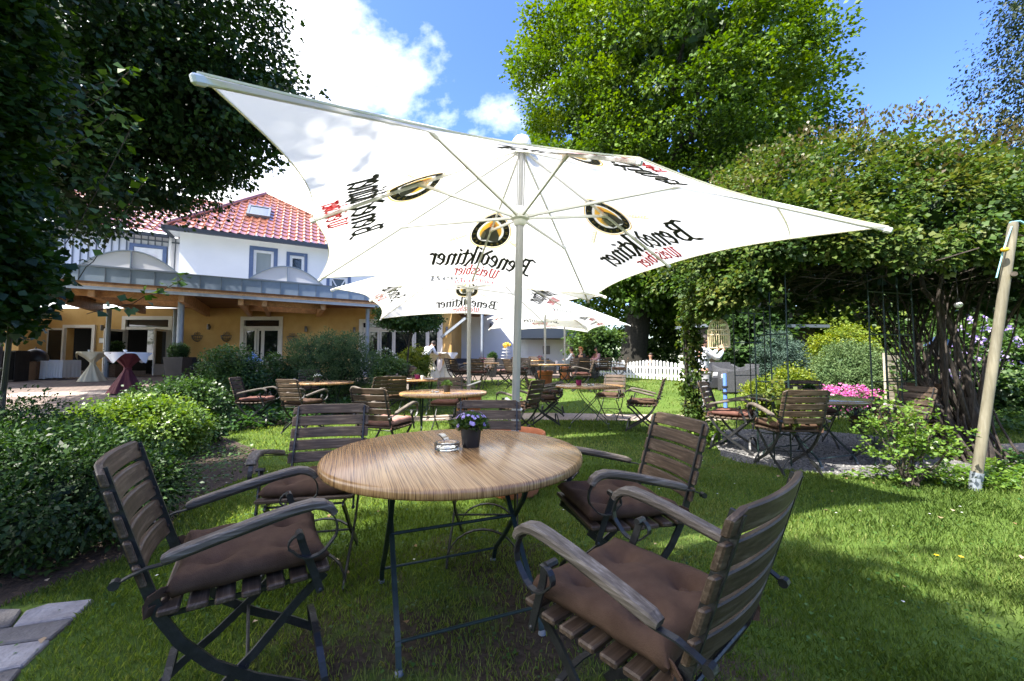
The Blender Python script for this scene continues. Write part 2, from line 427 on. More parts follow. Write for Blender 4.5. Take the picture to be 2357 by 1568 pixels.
# table top: zebrano laminate, streaks along local x
def zebrano():
    m, nt, b = nodes('zebrano_laminate'); L = nt.links
    tc = N(nt, 'ShaderNodeTexCoord'); mp = N(nt, 'ShaderNodeMapping'); mp.inputs['Scale'].default_value = (380.0, 3.0, 10.0); mp.inputs['Rotation'].default_value = (0, 0, radians(20))
    nz = N(nt, 'ShaderNodeTexNoise', Scale=2.6, Detail=2.0); L.new(tc.outputs['Object'], nz.inputs['Vector'])
    va = N(nt, 'ShaderNodeVectorMath', operation='MULTIPLY_ADD'); va.inputs[1].default_value = (0.005, 0.0, 0.0); L.new(nz.outputs[0], va.inputs[0]); L.new(tc.outputs['Object'], va.inputs[2])
    L.new(va.outputs[0], mp.inputs[0])
    n = N(nt, 'ShaderNodeTexNoise', Scale=1.0, Detail=3.0, Roughness=0.55); L.new(mp.outputs[0], n.inputs['Vector'])
    r = ramp(nt, [(0.34, (0.11, 0.055, 0.022)), (0.45, (0.23, 0.122, 0.050)), (0.53, (0.39, 0.222, 0.09)), (0.66, (0.48, 0.30, 0.135))], n.outputs[0])
    L.new(r.outputs[0], b.inputs['Base Color']); b.inputs['Roughness'].default_value = 0.27; b.inputs['Coat Weight'].default_value = 0.25; b.inputs['Coat Roughness'].default_value = 0.15; b.inputs['Specular IOR Level'].default_value = 0.35
    return m
M['zebrano'] = zebrano()

# canvas: lets the sun glow through
def canvas():
    m, nt, b = nodes('white_canvas'); L = nt.links
    tc = N(nt, 'ShaderNodeTexCoord'); n = N(nt, 'ShaderNodeTexNoise', Scale=1.3, Detail=4.0); L.new(tc.outputs['Object'], n.inputs['Vector'])
    r = ramp(nt, [(0.3, (0.84, 0.84, 0.82)), (0.7, (0.90, 0.90, 0.88))], n.outputs[0])
    mp = N(nt, 'ShaderNodeMapping'); mp.inputs['Scale'].default_value = (1.2, 1.2, 0.4); L.new(tc.outputs['Object'], mp.inputs[0])
    n2 = N(nt, 'ShaderNodeTexNoise', Scale=3.0, Detail=2.0, Distortion=0.8); L.new(mp.outputs[0], n2.inputs['Vector'])
    bp = N(nt, 'ShaderNodeBump', Strength=0.35, Distance=0.05); L.new(n2.outputs[0], bp.inputs['Height'])
    df = N(nt, 'ShaderNodeBsdfDiffuse'); tr = N(nt, 'ShaderNodeBsdfTranslucent')
    for q in (df, tr): L.new(r.outputs[0], q.inputs[0]); L.new(bp.outputs[0], q.inputs['Normal'])
    mx = N(nt, 'ShaderNodeMixShader'); mx.inputs[0].default_value = 0.45
    L.new(df.outputs[0], mx.inputs[1]); L.new(tr.outputs[0], mx.inputs[2]); L.new(mx.outputs[0], nt.nodes['Material Output'].inputs[0])
    return m
M['canvas'] = canvas()
M['shaded_top'] = mat('shaded_zebrano', (0.020, 0.017, 0.012), 0.18, (0.040, 0.033, 0.022), 40, stretch=(8, .4, 1), coat=0.3)  # zebrano top darkened: the arbour's shade is put into the colour
M['canvas_edge'] = mat('canvas_hem', (0.84, 0.81, 0.62), 0.8, transl=0.35)
M['ink'] = mat('print_black', (0.030, 0.034, 0.034), 0.8)
M['ink_red'] = mat('print_red', (0.72, 0.045, 0.055), 0.8, transl=0.45)
M['ink_gold'] = mat('print_gold', (0.88, 0.66, 0.22), 0.8, transl=0.72)
M['ink_pale'] = mat('print_pale', (0.90, 0.84, 0.58), 0.8, transl=0.72)
M['ink_grey'] = mat('print_grey', (0.16, 0.16, 0.17), 0.8)
M['ink_white'] = mat('print_white', (0.92, 0.92, 0.90), 0.8, transl=0.72)
M['ink_skin'] = mat('print_skin', (0.85, 0.62, 0.50), 0.8, transl=0.7)

def lawn_mat():
    m, nt, b = nodes('lawn'); L = nt.links
    tc = N(nt, 'ShaderNodeTexCoord')
    n1 = N(nt, 'ShaderNodeTexNoise', Scale=0.8, Detail=6.0, Roughness=0.6); L.new(tc.outputs['Object'], n1.inputs['Vector'])
    n2 = N(nt, 'ShaderNodeTexNoise', Scale=45.0, Detail=4.0, Roughness=0.7); L.new(tc.outputs['Object'], n2.inputs['Vector'])
    g1 = ramp(nt, [(0.3, (0.055, 0.092, 0.020)), (0.5, (0.085, 0.140, 0.027)), (0.72, (0.115, 0.160, 0.042))], n1.outputs[0])
    g2 = ramp(nt, [(0.3, (0.50, 0.52, 0.45)), (0.7, (1.25, 1.22, 1.2))], n2.outputs[0])
    mx = N(nt, 'ShaderNodeMixRGB', blend_type='MULTIPLY'); mx.inputs[0].default_value = 1.0
    L.new(g1.outputs[0], mx.inputs[1]); L.new(g2.outputs[0], mx.inputs[2])
    # worn soil in patches
    n3 = N(nt, 'ShaderNodeTexNoise', Scale=1.5, Detail=8.0, Roughness=0.68); L.new(tc.outputs['Object'], n3.inputs['Vector'])
    sp = N(nt, 'ShaderNodeVectorMath', operation='DISTANCE'); sp.inputs[1].default_value = (0.05, 1.75, 0.0); L.new(tc.outputs['Object'], sp.inputs[0])
    ad = N(nt, 'ShaderNodeMath', operation='MULTIPLY_ADD'); ad.inputs[1].default_value = -0.16; L.new(sp.outputs['Value'], ad.inputs[0]); L.new(n3.outputs[0], ad.inputs[2])
    wr = ramp(nt, [(0.33, (0, 0, 0)), (0.44, (1, 1, 1))], ad.outputs[0])
    so = ramp(nt, [(0.35, (0.035, 0.026, 0.018)), (0.65, (0.085, 0.066, 0.047))], n2.outputs[0])
    m2 = N(nt, 'ShaderNodeMixRGB'); L.new(wr.outputs[0], m2.inputs[0]); L.new(mx.outputs[0], m2.inputs[1]); L.new(so.outputs[0], m2.inputs[2])
    L.new(m2.outputs[0], b.inputs['Base Color']); b.inputs['Roughness'].default_value = 0.95; b.inputs['Specular IOR Level'].default_value = 0.1
    bp = N(nt, 'ShaderNodeBump', Strength=0.7, Distance=0.03); L.new(n2.outputs[0], bp.inputs['Height']); L.new(bp.outputs[0], b.inputs['Normal'])
    return m
M['lawn'] = lawn_mat()

def brick_mat(name, c1, c2, mortar, bw, bh, rot=0.0):
    m, nt, b = nodes(name); L = nt.links
    tc = N(nt, 'ShaderNodeTexCoord'); mp = N(nt, 'ShaderNodeMapping'); mp.inputs['Rotation'].default_value = (0, 0, rot); L.new(tc.outputs['Object'], mp.inputs[0])
    br = N(nt, 'ShaderNodeTexBrick'); br.inputs['Color1'].default_value = (*c1, 1); br.inputs['Color2'].default_value = (*c2, 1); br.inputs['Mortar'].default_value = (*mortar, 1)
    br.inputs['Scale'].default_value = 1.0; br.inputs['Brick Width'].default_value = bw; br.inputs['Row Height'].default_value = bh; br.inputs['Mortar Size'].default_value = 0.012; br.inputs['Mortar Smooth'].default_value = 0.3
    L.new(mp.outputs[0], br.inputs['Vector'])
    n = N(nt, 'ShaderNodeTexNoise', Scale=1.4, Detail=6.0); L.new(tc.outputs['Object'], n.inputs['Vector'])
    r = ramp(nt, [(0.3, (0.70, 0.70, 0.70)), (0.7, (1.2, 1.2, 1.2))], n.outputs[0])
    mx = N(nt, 'ShaderNodeMixRGB', blend_type='MULTIPLY'); mx.inputs[0].default_value = 1.0
    L.new(br.outputs[0], mx.inputs[1]); L.new(r.outputs[0], mx.inputs[2]); L.new(mx.outputs[0], b.inputs['Base Color'])
    b.inputs['Roughness'].default_value = 0.85
    bp = N(nt, 'ShaderNodeBump', Strength=0.5, Distance=0.01); L.new(br.outputs['Fac'], bp.inputs['Height']); bp.invert = True; L.new(bp.outputs[0], b.inputs['Normal'])
    return m
M['paving'] = brick_mat('patio_paving', (0.155, 0.115, 0.098), (0.205, 0.15, 0.125), (0.07, 0.058, 0.05), 0.22, 0.12)
M['paving_light'] = brick_mat('light_band_paving', (0.40, 0.33, 0.27), (0.48, 0.40, 0.33), (0.20, 0.17, 0.15), 0.30, 0.20)
M['gravel'] = mat('gravel_bed', (0.055, 0.055, 0.058), 0.95, (0.20, 0.195, 0.19), 60, detail=8, bump=1.0, bscale=90)
M['path'] = mat('gravel_path', (0.24, 0.19, 0.15), 0.95, (0.38, 0.31, 0.25), 30, bump=0.6, bscale=80)
M['slab'] = mat('concrete_slab', (0.075, 0.068, 0.064), 0.9, (0.145, 0.133, 0.125), 9, bump=0.5, bscale=60)
M['slab_pale'] = mat('pale_slab', (0.19, 0.175, 0.175), 0.9, (0.29, 0.275, 0.275), 12, bump=0.5, bscale=60)
M['mulch'] = mat('mulch', (0.022, 0.014, 0.009), 0.95, (0.07, 0.045, 0.03), 35, bump=0.8, bscale=60)

M['grass'] = leafmat('grass_blades', (0.072, 0.122, 0.024), (0.138, 0.212, 0.042), (0.25, 0.285, 0.09), 0.45, 0.6, 0.2)
M['dry'] = leafmat('dry_leaf', (0.16, 0.09, 0.04), (0.30, 0.20, 0.11), (0.45, 0.36, 0.24), 0.1, 0.8, 0.1)
M['beech'] = leafmat('beech_leaf', (0.022, 0.055, 0.004), (0.070, 0.140, 0.009), (0.155, 0.225, 0.020), 0.32, 0.5, 0.3)
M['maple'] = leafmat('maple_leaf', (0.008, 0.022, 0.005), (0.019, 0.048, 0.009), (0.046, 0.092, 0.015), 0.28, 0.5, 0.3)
M['rose'] = leafmat('rose_leaf', (0.015, 0.038, 0.008), (0.055, 0.105, 0.018), (0.135, 0.150, 0.034), 0.30, 0.5, 0.25)
M['vine'] = leafmat('vine_leaf', (0.010, 0.026, 0.004), (0.022, 0.055, 0.007), (0.070, 0.135, 0.016), 0.3, 0.45, 0.35)
M['yew'] = leafmat('yew_leaf', (0.007, 0.022, 0.005), (0.022, 0.058, 0.011), (0.058, 0.115, 0.020), 0.2, 0.5, 0.3)
M['laurel'] = leafmat('laurel_leaf', (0.035, 0.080, 0.010), (0.085, 0.165, 0.022), (0.17, 0.25, 0.05), 0.3, 0.35, 0.5)
M['shrub'] = leafmat('shrub_leaf', (0.020, 0.050, 0.012), (0.045, 0.100, 0.020), (0.090, 0.15, 0.03), 0.25, 0.45, 0.4)
M['juniper'] = leafmat('juniper_leaf', (0.030, 0.060, 0.022), (0.070, 0.125, 0.045), (0.13, 0.19, 0.075), 0.2, 0.6, 0.2)
M['spruce'] = leafmat('blue_spruce_leaf', (0.022, 0.048, 0.032), (0.055, 0.095, 0.070), (0.10, 0.15, 0.12), 0.15, 0.6, 0.2)
M['golden'] = leafmat('golden_leaf', (0.060, 0.100, 0.012), (0.13, 0.19, 0.02), (0.26, 0.29, 0.045), 0.35, 0.5, 0.3)
M['hosta'] = leafmat('cover_leaf', (0.020, 0.060, 0.012), (0.040, 0.105, 0.020), (0.075, 0.15, 0.03), 0.3, 0.45, 0.4)
M['far_leaf'] = leafmat('far_leaf', (0.022, 0.050, 0.012), (0.055, 0.110, 0.025), (0.11, 0.17, 0.04), 0.3, 0.5, 0.3)
M['birch'] = leafmat('birch_leaf', (0.010, 0.020, 0.009), (0.018, 0.034, 0.013), (0.034, 0.055, 0.02), 0.25, 0.5, 0.3)
M['petal_pink'] = leafmat('pink_petal', (0.42, 0.06, 0.24), (0.66, 0.16, 0.42), (0.80, 0.34, 0.58), 0.35, 0.6, 0.2)
M['petal_lilac'] = leafmat('lilac_petal', (0.30, 0.20, 0.52), (0.45, 0.35, 0.68), (0.66, 0.58, 0.80), 0.35, 0.6, 0.2)
M['petal_white'] = leafmat('white_petal', (0.60, 0.60, 0.55), (0.75, 0.75, 0.72), (0.82, 0.82, 0.80), 0.3, 0.6, 0.2)
M['petal_yellow'] = leafmat('yellow_petal', (0.60, 0.40, 0.02), (0.75, 0.55, 0.03), (0.80, 0.65, 0.1), 0.3, 0.6, 0.2)

# ------------------------------------------------------------------ the ground
ys = [-14, 8.3] + [8.3 + 0.2 * i for i in range(1, 17)] + [26, 120]
m = MB(); V = [[m.bm.verts.new((x, y, T(y))) for y in ys] for x in (-90, 90)]
for j in range(len(ys) - 1): m.bm.faces.new((V[0][j], V[1][j], V[1][j + 1], V[0][j + 1]))
ground = m.build('lawn', M['lawn']); tag(ground, kind='structure')

PATIO = [(-30, 4.0), (-6.5, 4.6), (-5.4, 5.6), (-6.1, 8.0), (-8.0, 11.0), (-7.8, 13.2), (-3.6, 14.6), (3.2, 17.4), (3.2, 23.4), (-30, 23.4)]
sheet('patio', PATIO, M['paving'], 0.006)
sheet('patio_band', [(-30, 6.65), (-7.3, 6.9), (-6.3, 7.35), (-30, 7.25)], M['paving_light'], 0.011)
sheet('patio_band', [(-13.5, 10.4), (-8.0, 11.2), (-7.4, 11.9), (-9.4, 11.9), (-11.0, 11.4), (-13.5, 11.0)], M['paving_light'], 0.0115)
GRAVEL = [(2.72, 6.35), (2.85, 5.6), (2.62, 5.05), (2.66, 4.75), (3.05, 4.38), (3.6, 4.1), (4.3, 3.98), (5.2, 4.1), (6.0, 4.8), (6.1, 6.0), (5.2, 6.9), (3.8, 7.0)]
sheet('gravel_bed', GRAVEL, M['gravel'], 0.006)
PATHP = [(-3.5, 7.55), (-1.2, 8.05), (0.6, 8.12), (2.2, 7.98), (3.9, 7.95), (5.4, 8.35), (9.0, 8.6), (14, 8.4), (14, 9.1), (9.0, 9.35), (5.6, 9.15), (4.0, 8.75), (2.3, 8.8), (0.6, 8.95), (-1.4, 8.75), (-3.6, 8.1)]
sheet('garden_path', PATHP, M['path'], 0.006)
SIDEP = [(6.6, 4.9), (14, 6.0), (14, 6.9), (6.6, 5.7)]
sheet('side_path', SIDEP, M['path'], 0.006)
BED = [(-8.5, 1.2), (-2.55, 1.75), (-2.3, 2.6), (-2.75, 3.5), (-2.7, 4.3), (-3.4, 5.4), (-4.9, 6.6), (-3.2, 9.0), (-3.0, 10.5), (-7.4, 11.5), (-7.7, 10.9), (-6.0, 8.0), (-5.3, 5.6), (-6.4, 4.5), (-8.5, 4.0)]
sheet('planting_bed', BED, M['mulch'], 0.004)

def slab_row(name, quads, mt, cat, label):
    for q, k, lb in zip(quads, mt, label):
        m = MB(); m.prism([(x, y, -0.05) for x, y in q], (0, 0, 0.068)); bmesh.ops.bevel(m.bm, geom=m.bm.edges[:], offset=0.006, segments=1, affect='EDGES')
        tag(m.build(name, M[k]), lb, cat)
def g0(px, py, z=0.018): 
    r = ray(px, py); k = (z - HC) / r.z; return (r.x * k, r.y * k)
slab_row('paving_slab', [[g0(58, 1405), g0(112, 1388), g0(217, 1377), g0(172, 1418), g0(30, 1440)],
                         [g0(-60, 1400), g0(50, 1400), g0(25, 1438), g0(-70, 1452)],
                         [g0(-70, 1456), g0(26, 1444), g0(170, 1422), g0(118, 1466), g0(-80, 1492)],
                         [g0(-80, 1496), g0(116, 1470), g0(52, 1530), g0(-95, 1560)],
                         [g0(-95, 1566), g0(50, 1535), g0(-2, 1600), g0(-110, 1640)]],
         ['slab_pale', 'slab', 'slab', 'slab_pale', 'slab'], 'paving slab',
         ['pale pinkish paving slab at the far tip of the slab row by the lawn', 'small dark paving slab beside the pale tip slab, cut by the picture edge',
          'dark grey paving slab just nearer than the pale tip slab', 'mid grey worn paving slab, second nearest of the slab row', 'dark grey paving slab, nearest of the row at the bottom corner'])
slab_row('stepping_stone', [[at(478, 985, 0).xy and g0(470, 986), g0(492, 968), g0(560, 958), g0(548, 972), g0(500, 984)]], ['slab'], 'stepping stone', ['flat grey stone edging set where lawn meets the green ground cover'])

# ------------------------------------------------------------------ grass
def inpoly(P, poly):
    x, y = P[:, 0], P[:, 1]; r = np.zeros(len(P), bool); n = len(poly)
    for i in range(n):
        x1, y1 = poly[i]; x2, y2 = poly[(i + 1) % n]
        c = ((y1 > y) != (y2 > y)) & (x < (x2 - x1) * (y - y1) / (y2 - y1 + 1e-12) + x1); r ^= c
    return r
SLABS = [g0(-100, 1395), g0(217, 1375), g0(0, 1605), g0(-120, 1650)]
def blades(n, y0, y1, h, wd, shrink=0.0):
    y = y0 + (y1 - y0) * RNG.uniform(0, 1, n) ** (0.8)
    lim = y * 1.38 + 2.0; x = RNG.uniform(-1, 1, n) * lim
    P = np.stack([x, y, Tn(y)], 1); ok = np.ones(n, bool)
    for q in (PATIO, GRAVEL, PATHP, SIDEP, BED, SLABS): ok &= ~inpoly(P, q)
    # worn ground under the front table
    wv = np.hypot(P[:, 0] - 0.05, P[:, 1] - 1.75); 
    pn = 0.5 + 0.25 * (np.sin(P[:, 0] * 5.1 + 1.3 * np.sin(P[:, 1] * 4.3)) + np.sin(P[:, 1] * 6.7 + 1.7 * np.sin(P[:, 0] * 3.1)))
    ok &= RNG.uniform(0, 1, n) > np.clip(1.02 - wv * 0.75, 0, 0.9) * np.clip(pn * 1.5, 0.25, 1)
    pz = np.sin(P[:, 0] * 2.3 + 1.9 * np.sin(P[:, 1] * 1.9)) * np.sin(P[:, 1] * 2.9 + 1.4 * np.sin(P[:, 0] * 2.2 + 1))
    ok &= RNG.uniform(0, 1, n) > np.clip((pz - .25) * 1.1, 0, .75) * np.clip((5.5 - y) / 3, 0, 1)
    P = P[ok]; n = len(P); a = RNG.uniform(0, 2 * pi, n)
    hh = h * RNG.uniform(0.45, 1.25, n) * (0.75 + 0.5 * pn[ok]); lean = RNG.uniform(0.15, 0.8, n) * hh
    D = np.stack([np.cos(a), np.sin(a), np.zeros(n)], 1); Sd = np.stack([-np.sin(a), np.cos(a), np.zeros(n)], 1)
    W = (wd * RNG.uniform(0.6, 1.3, n))[:, None]
    mid = P + D * (lean * 0.35)[:, None] + np.array([0, 0, 1]) * (hh * 0.6)[:, None]
    tip = P + D * lean[:, None] + np.array([0, 0, 1]) * hh[:, None]
    V = np.stack([P - Sd * W, P + Sd * W, mid + Sd * W * 0.7, tip, mid - Sd * W * 0.7], 1)
    patch = 0.5 + 0.2 * np.sin(P[:, 0] * 1.7 + np.sin(P[:, 1] * 1.1) * 2) + 0.15 * np.sin(P[:, 1] * 2.3 + P[:, 0])
    rnd = np.clip(patch + RNG.normal(0, 0.2, n), 0, 1)
    return V, rnd
Vs = []; Rs = []
for (n, y0, y1, h, wd) in ((150000, 0.4, 2.6, 0.032, 0.0020), (130000, 2.6, 4.6, 0.034, 0.0030), (90000, 4.6, 9.0, 0.040, 0.0055), (60000, 9.0, 20.0, 0.05, 0.011)):
    V, r = blades(n, y0, y1, h, wd); Vs.append(V); Rs.append(r)
V = np.concatenate(Vs); r = np.concatenate(Rs); n = len(V)
F = np.arange(n * 5).reshape(n, 5)
gr = raw_mesh('grass', V.reshape(-1, 3), F, np.repeat(r, 5), M['grass'], None); tag(gr, kind='stuff')

# daisies and fallen leaves scattered in the lawn
def scatter(name, pts, s, mt, up=0.035):
    P = np.array([(x, y, T(y) + up) for x, y in pts]); n = len(P); k = 6
    PP = np.repeat(P, k, 0); a = np.tile(np.arange(k) * 2 * pi / k, n) + RNG.uniform(0, 1, n * k)
    A = np.stack([np.cos(a), np.sin(a), np.full(n * k, 0.25)], 1); Nn = np.tile([0, 0, 1.0], (n * k, 1))
    return leaves(name, PP, A, Nn, np.full(n * k, s), RNG.uniform(0, 1, n * k), mt, None, 0.4, 0.05)
dp = []
while len(dp) < 34:
    x = random.uniform(-3, 4.5); y = random.uniform(1.6, 6.8)
    if not inpoly(np.array([[x, y]]), GRAVEL)[0] and not inpoly(np.array([[x, y]]), BED)[0]: dp.append((x, y))
tag(scatter('daisies', dp, 0.009, M['petal_white']), kind='stuff')
for px, py, lb in ((1790, 1216, 'pair of white daisy heads in the sunlit lawn beside the umbrella shadow'),):
    o = scatter('daisy', [g0(px, py, 0.05), g0(px + 9, py - 2, 0.05)], 0.014, M['petal_white']); tag(o, lb, 'flower')
for px, py, lb in ((2212, 1276, 'bright yellow dandelion in the sunlit lawn'), (2155, 1272, 'paler yellow dandelion, first of the two in the sunlit lawn')):
    o = scatter('dandelion', [g0(px, py, 0.05)], 0.014, M['petal_yellow']); tag(o, lb, 'flower')
nl = 60; P = np.stack([RNG.uniform(-2.5, 4, nl), RNG.uniform(1.5, 5, nl), np.full(nl, 0.03)], 1)
tag(leaves('fallen_leaves', P, rdirs(nl) * [1, 1, .2], np.tile([0, 0, 1.], (nl, 1)) + rdirs(nl) * .3, RNG.uniform(.02, .045, nl), RNG.uniform(0, 1, nl), M['dry'], None), kind='stuff')
# clover and plantain growing through the grass
k = 420; cc = np.stack([RNG.uniform(-2.6, 5, k), RNG.uniform(1.5, 6.5, k), np.zeros(k)], 1); cc = cc[~inpoly(cc, GRAVEL) & ~inpoly(cc, BED)]; k = len(cc)
P = np.repeat(cc, 14, 0) + RNG.normal(0, .075, (k * 14, 3)) * [1, 1, 0]; P[:, 2] = RNG.uniform(.008, .03, len(P))
tag(leaves('clover', P, rdirs(len(P)) * [1, 1, .25], rdirs(len(P)) * .35 + [0, 0, 1], RNG.uniform(.009, .022, len(P)), RNG.uniform(.1, .9, len(P)), M['hosta'], None, .5), kind='stuff')
# stones of the gravel bed
ng = 9000; P = np.stack([RNG.uniform(2.5, 6.1, ng), RNG.uniform(3.9, 7.0, ng), np.full(ng, 0.006)], 1); P = P[inpoly(P, GRAVEL)]; ng = len(P)
th = np.arange(4) * pi / 2
R0 = RNG.uniform(.006, .016, ng); a0 = RNG.uniform(0, 6.28, ng)
V = np.empty((ng, 5, 3))
for k in range(4):
    V[:, k, 0] = P[:, 0] + R0 * np.cos(a0 + th[k]) * RNG.uniform(.7, 1.2, ng); V[:, k, 1] = P[:, 1] + R0 * np.sin(a0 + th[k]); V[:, k, 2] = P[:, 2]
V[:, 4] = P + np.stack([R0 * RNG.uniform(-.3, .3, ng), R0 * RNG.uniform(-.3, .3, ng), R0 * RNG.uniform(.6, 1.1, ng)], 1)
b0 = (np.arange(ng) * 5)[:, None]; F = np.concatenate([b0 + [0, 1, 4], b0 + [1, 2, 4], b0 + [2, 3, 4], b0 + [3, 0, 4]])
M['stone'] = leafmat('stone_chip', (0.06, 0.06, 0.062), (0.125, 0.12, 0.118), (0.26, 0.25, 0.24), 0.0, 0.9, 0.1)
tag(raw_mesh('gravel', V.reshape(-1, 3), F, np.repeat(RNG.uniform(0, 1, ng), 5), M['stone'], None), kind='stuff')
# ------------------------------------------------------------------ folding garden chair (front = local +y)
def make_chair(hi=True):
    root = empty('folding_chair', (0, 0, 0))
    m = MB()                                              # seat: seven lateral slats
    for i in range(7):
        y = -0.20 + i * 0.068; z = 0.448 + 0.010 * ((i - 3) / 3) ** 2 + (0.006 if i == 6 else 0)
        m.box((0, y, z), (0.475, 0.052, 0.020), bev=0.005)
    m.build('seat', M['slat'], root)
    m = MB()                                              # backrest: five curved slats, top one rounded
    for i in range(5):
        z = 0.572 + i * 0.0735; yb = -0.265 - (z - 0.575) * 0.30; h = 0.060
        top = (i == 4); n = 12
        rows = []
        for j in range(n + 1):
            x = -0.235 + 0.47 * j / n; e = abs(x) / 0.235
            y = yb - 0.028 * (1 - e * e) 
            zt = z + h / 2; zb = z - h / 2
            if top and e > 0.86: zt -= 0.022 * ((e - 0.86) / 0.14) ** 2
            lean = -0.30 * (zt - z)
            rows.append([m.bm.verts.new(v) for v in ((x, y - 0.009 + 0.3 * h / 2, zb), (x, y + 0.009 + 0.3 * h / 2, zb), (x, y + 0.009 + lean, zt), (x, y - 0.009 + lean, zt))])
        for A, B in zip(rows, rows[1:]):
            for k in range(4): m.bm.faces.new((A[k], A[(k + 1) % 4], B[(k + 1) % 4], B[k]))
        m.bm.faces.new(rows[0][::-1]); m.bm.faces.new(rows[-1])
        for sx in (-1, 1):
            m.ball((sx * 0.195, yb - 0.006 + 0.010, z), 0.006, 6, (1, 0.5, 1))
    bmesh.ops.bevel(m.bm, geom=[e for e in m.bm.edges if len(e.link_faces) == 2 and e.calc_face_angle(0) > 1.2], offset=0.004, segments=1, affect='EDGES')
    m.build('backrest', M['slat'], root)
    for sx in (-1, 1):                                    # long bar: back post running down to the front foot
        x = sx * 0.205
        pts = [(x, -0.362, 0.885), (x, -0.318, 0.74), (x, -0.262, 0.56), (x, -0.222, 0.44), (x, -0.17, 0.345), (x, -0.09, 0.25), (x, 0.02, 0.165), (x, 0.14, 0.095), (x, 0.235, 0.03), (x, 0.262, 0.0)]
        MB().strip(pts, 0.010, 0.030).build('back_post', M['iron'], root)
        x = sx * 0.188
        pts = [(x, 0.225, 0.432), (x, 0.14, 0.36), (x, 0.02, 0.235), (x, -0.10, 0.135), (x, -0.20, 0.065), (x, -0.252, 0.02), (x, -0.268, 0.0)]
        MB().strip(pts, 0.010, 0.028).build('leg', M['iron'], root)
    for yy, xx in ((0.235, 0.205), (-0.235, 0.188)):      # arched braces between the feet
        pts = [(xx * cos(pi * k / 12), yy * (1 - 0.10 * sin(pi * k / 12)), 0.035 + 0.165 * sin(pi * k / 12)) for k in range(13)]
        MB().strip(pts, 0.022, 0.006, (0, 1, 0)).build('foot_arch', M['iron'], root)
    for sx in (-1, 1): MB().bar((sx * 0.19, -0.22, 0.430), (sx * 0.19, 0.225, 0.434), 0.008, 0.014).build('seat_rail', M['iron'], root)
    for xx, yy, zz in ((0.205, -0.225, 0.43), (0.19, 0.2, 0.425), (0.2, 0.0, 0.205)): MB().tube([(-xx, yy, zz), (xx, yy, zz)], 0.006, 6).build('cross_bar', M['iron'], root)
    for sx in (-1, 1):
        x = sx * 0.252
        m = MB()                                          # wooden armrest, drooping at its front end
        prof = [(-0.215, 0.618, 0.034, 0.018), (-0.195, 0.624, 0.042, 0.028), (-0.165, 0.632, 0.045, 0.027), (-0.08, 0.653, 0.045, 0.027), (0.03, 0.679, 0.046, 0.027), (0.12, 0.696, 0.048, 0.027), (0.17, 0.701, 0.050, 0.028), (0.205, 0.694, 0.050, 0.028), (0.230, 0.677, 0.049, 0.026), (0.241, 0.658, 0.049, 0.022)]
        rings = []
        for i, (y, z, wd, th) in enumerate(prof):
            a = prof[max(i - 1, 0)]; b = prof[min(i + 1, len(prof) - 1)]; t = Vector((0, b[0] - a[0], b[1] - a[1])).normalized(); k = Vector((0, -t.z, t.y))
            rings.append([m.bm.verts.new(Vector((x + wd / 2 * cx, y, z)) + k * (th / 2 * cz)) for cx, cz in ((-1, -.55), (-.8, -1), (.8, -1), (1, -.55), (1, .55), (.8, 1), (-.8, 1), (-1, .55))])
        for A, B in zip(rings, rings[1:]):
            for k in range(8): m.bm.faces.new((A[k], A[(k + 1) % 8], B[(k + 1) % 8], B[k]))
        m.bm.faces.new(rings[0][::-1]); m.bm.faces.new(rings[-1])
        arm = m.build('armrest', M['arm'], root)
        # iron strap: behind the backrest, under the wood, round the scroll
        pts = [(x * 0.95, -0.312, 0.572), (x * 0.96, -0.285, 0.586), (x * 0.98, -0.25, 0.600), (x, -0.20, 0.606), (x, -0.08, 0.634), (x, 0.10, 0.674), (x, 0.18, 0.684)]
        cy, cz, r = 0.172, 0.604, 0.080
        for k in range(1, 14):
            a = pi / 2 - k * (1.30 * pi / 13); pts.append((x, cy + r * cos(a) * (0.88 if k > 6 else 1.0), cz + r * sin(a)))
        for k in range(1, 7):
            a = -0.80 * pi - k * (0.72 * pi / 6); pts.append((x, 0.142 + 0.040 * cos(a), 0.575 + 0.034 * sin(a)))
        m = MB(); m.strip(pts, 0.020, 0.005); m.tube([(x * 0.95 - 0.012, -0.314, 0.572), (x * 0.95 + 0.012, -0.314, 0.572)], 0.013, 8)
        m.build('arm_scroll', M['iron'], arm)
        m = MB(); xp = sx * 0.236
        m.strip([(xp, 0.205, 0.395), (xp, 0.185, 0.46), (xp + sx * .006, 0.150, 0.555), (xp + sx * .012, 0.137, 0.600)], 0.008, 0.024)
        m.tube([(xp - 0.012, 0.135, 0.605), (xp + 0.030, 0.135, 0.605)], 0.012, 8); m.ball((xp, 0.203, 0.40), 0.010, 6)
        m.build('arm_post', M['iron'], root)
    # tufted cushion
    m = MB(); n = 26; H = 0.045; zc = 0.497
    tuft = [(-0.105, -0.105), (0.105, -0.105), (-0.105, 0.105), (0.105, 0.105)]
    def cush(u, v, s):
        x = (u * 2 - 1); y = (v * 2 - 1)
        ex = 1 - abs(x) ** 5; ey = 1 - abs(y) ** 5
        t = max(0.0, min(ex, ey)) ** 0.33
        px = x * (0.220 - 0.012 * (1 - y * y)); py = y * (0.225 - 0.012 * (1 - x * x))
        h = H * t
        for (a, b) in tuft:
            d2 = (px - a) ** 2 + (py - b) ** 2; dx = abs(px - a); dy = abs(py - b)
            h -= 0.046 * math.exp(-d2 / 0.0016) * t
            h -= 0.012 * math.exp(-dx * dx / 0.00022) * math.exp(-dy * dy / 0.004) * t + 0.006 * math.exp(-dy * dy / 0.00022) * math.exp(-dx * dx / 0.004) * t
        h += 0.0035 * sin(px * 31 + 4 * sin(py * 17)) * t + 0.003 * sin(py * 37 + 3 * cos(px * 21)) * t
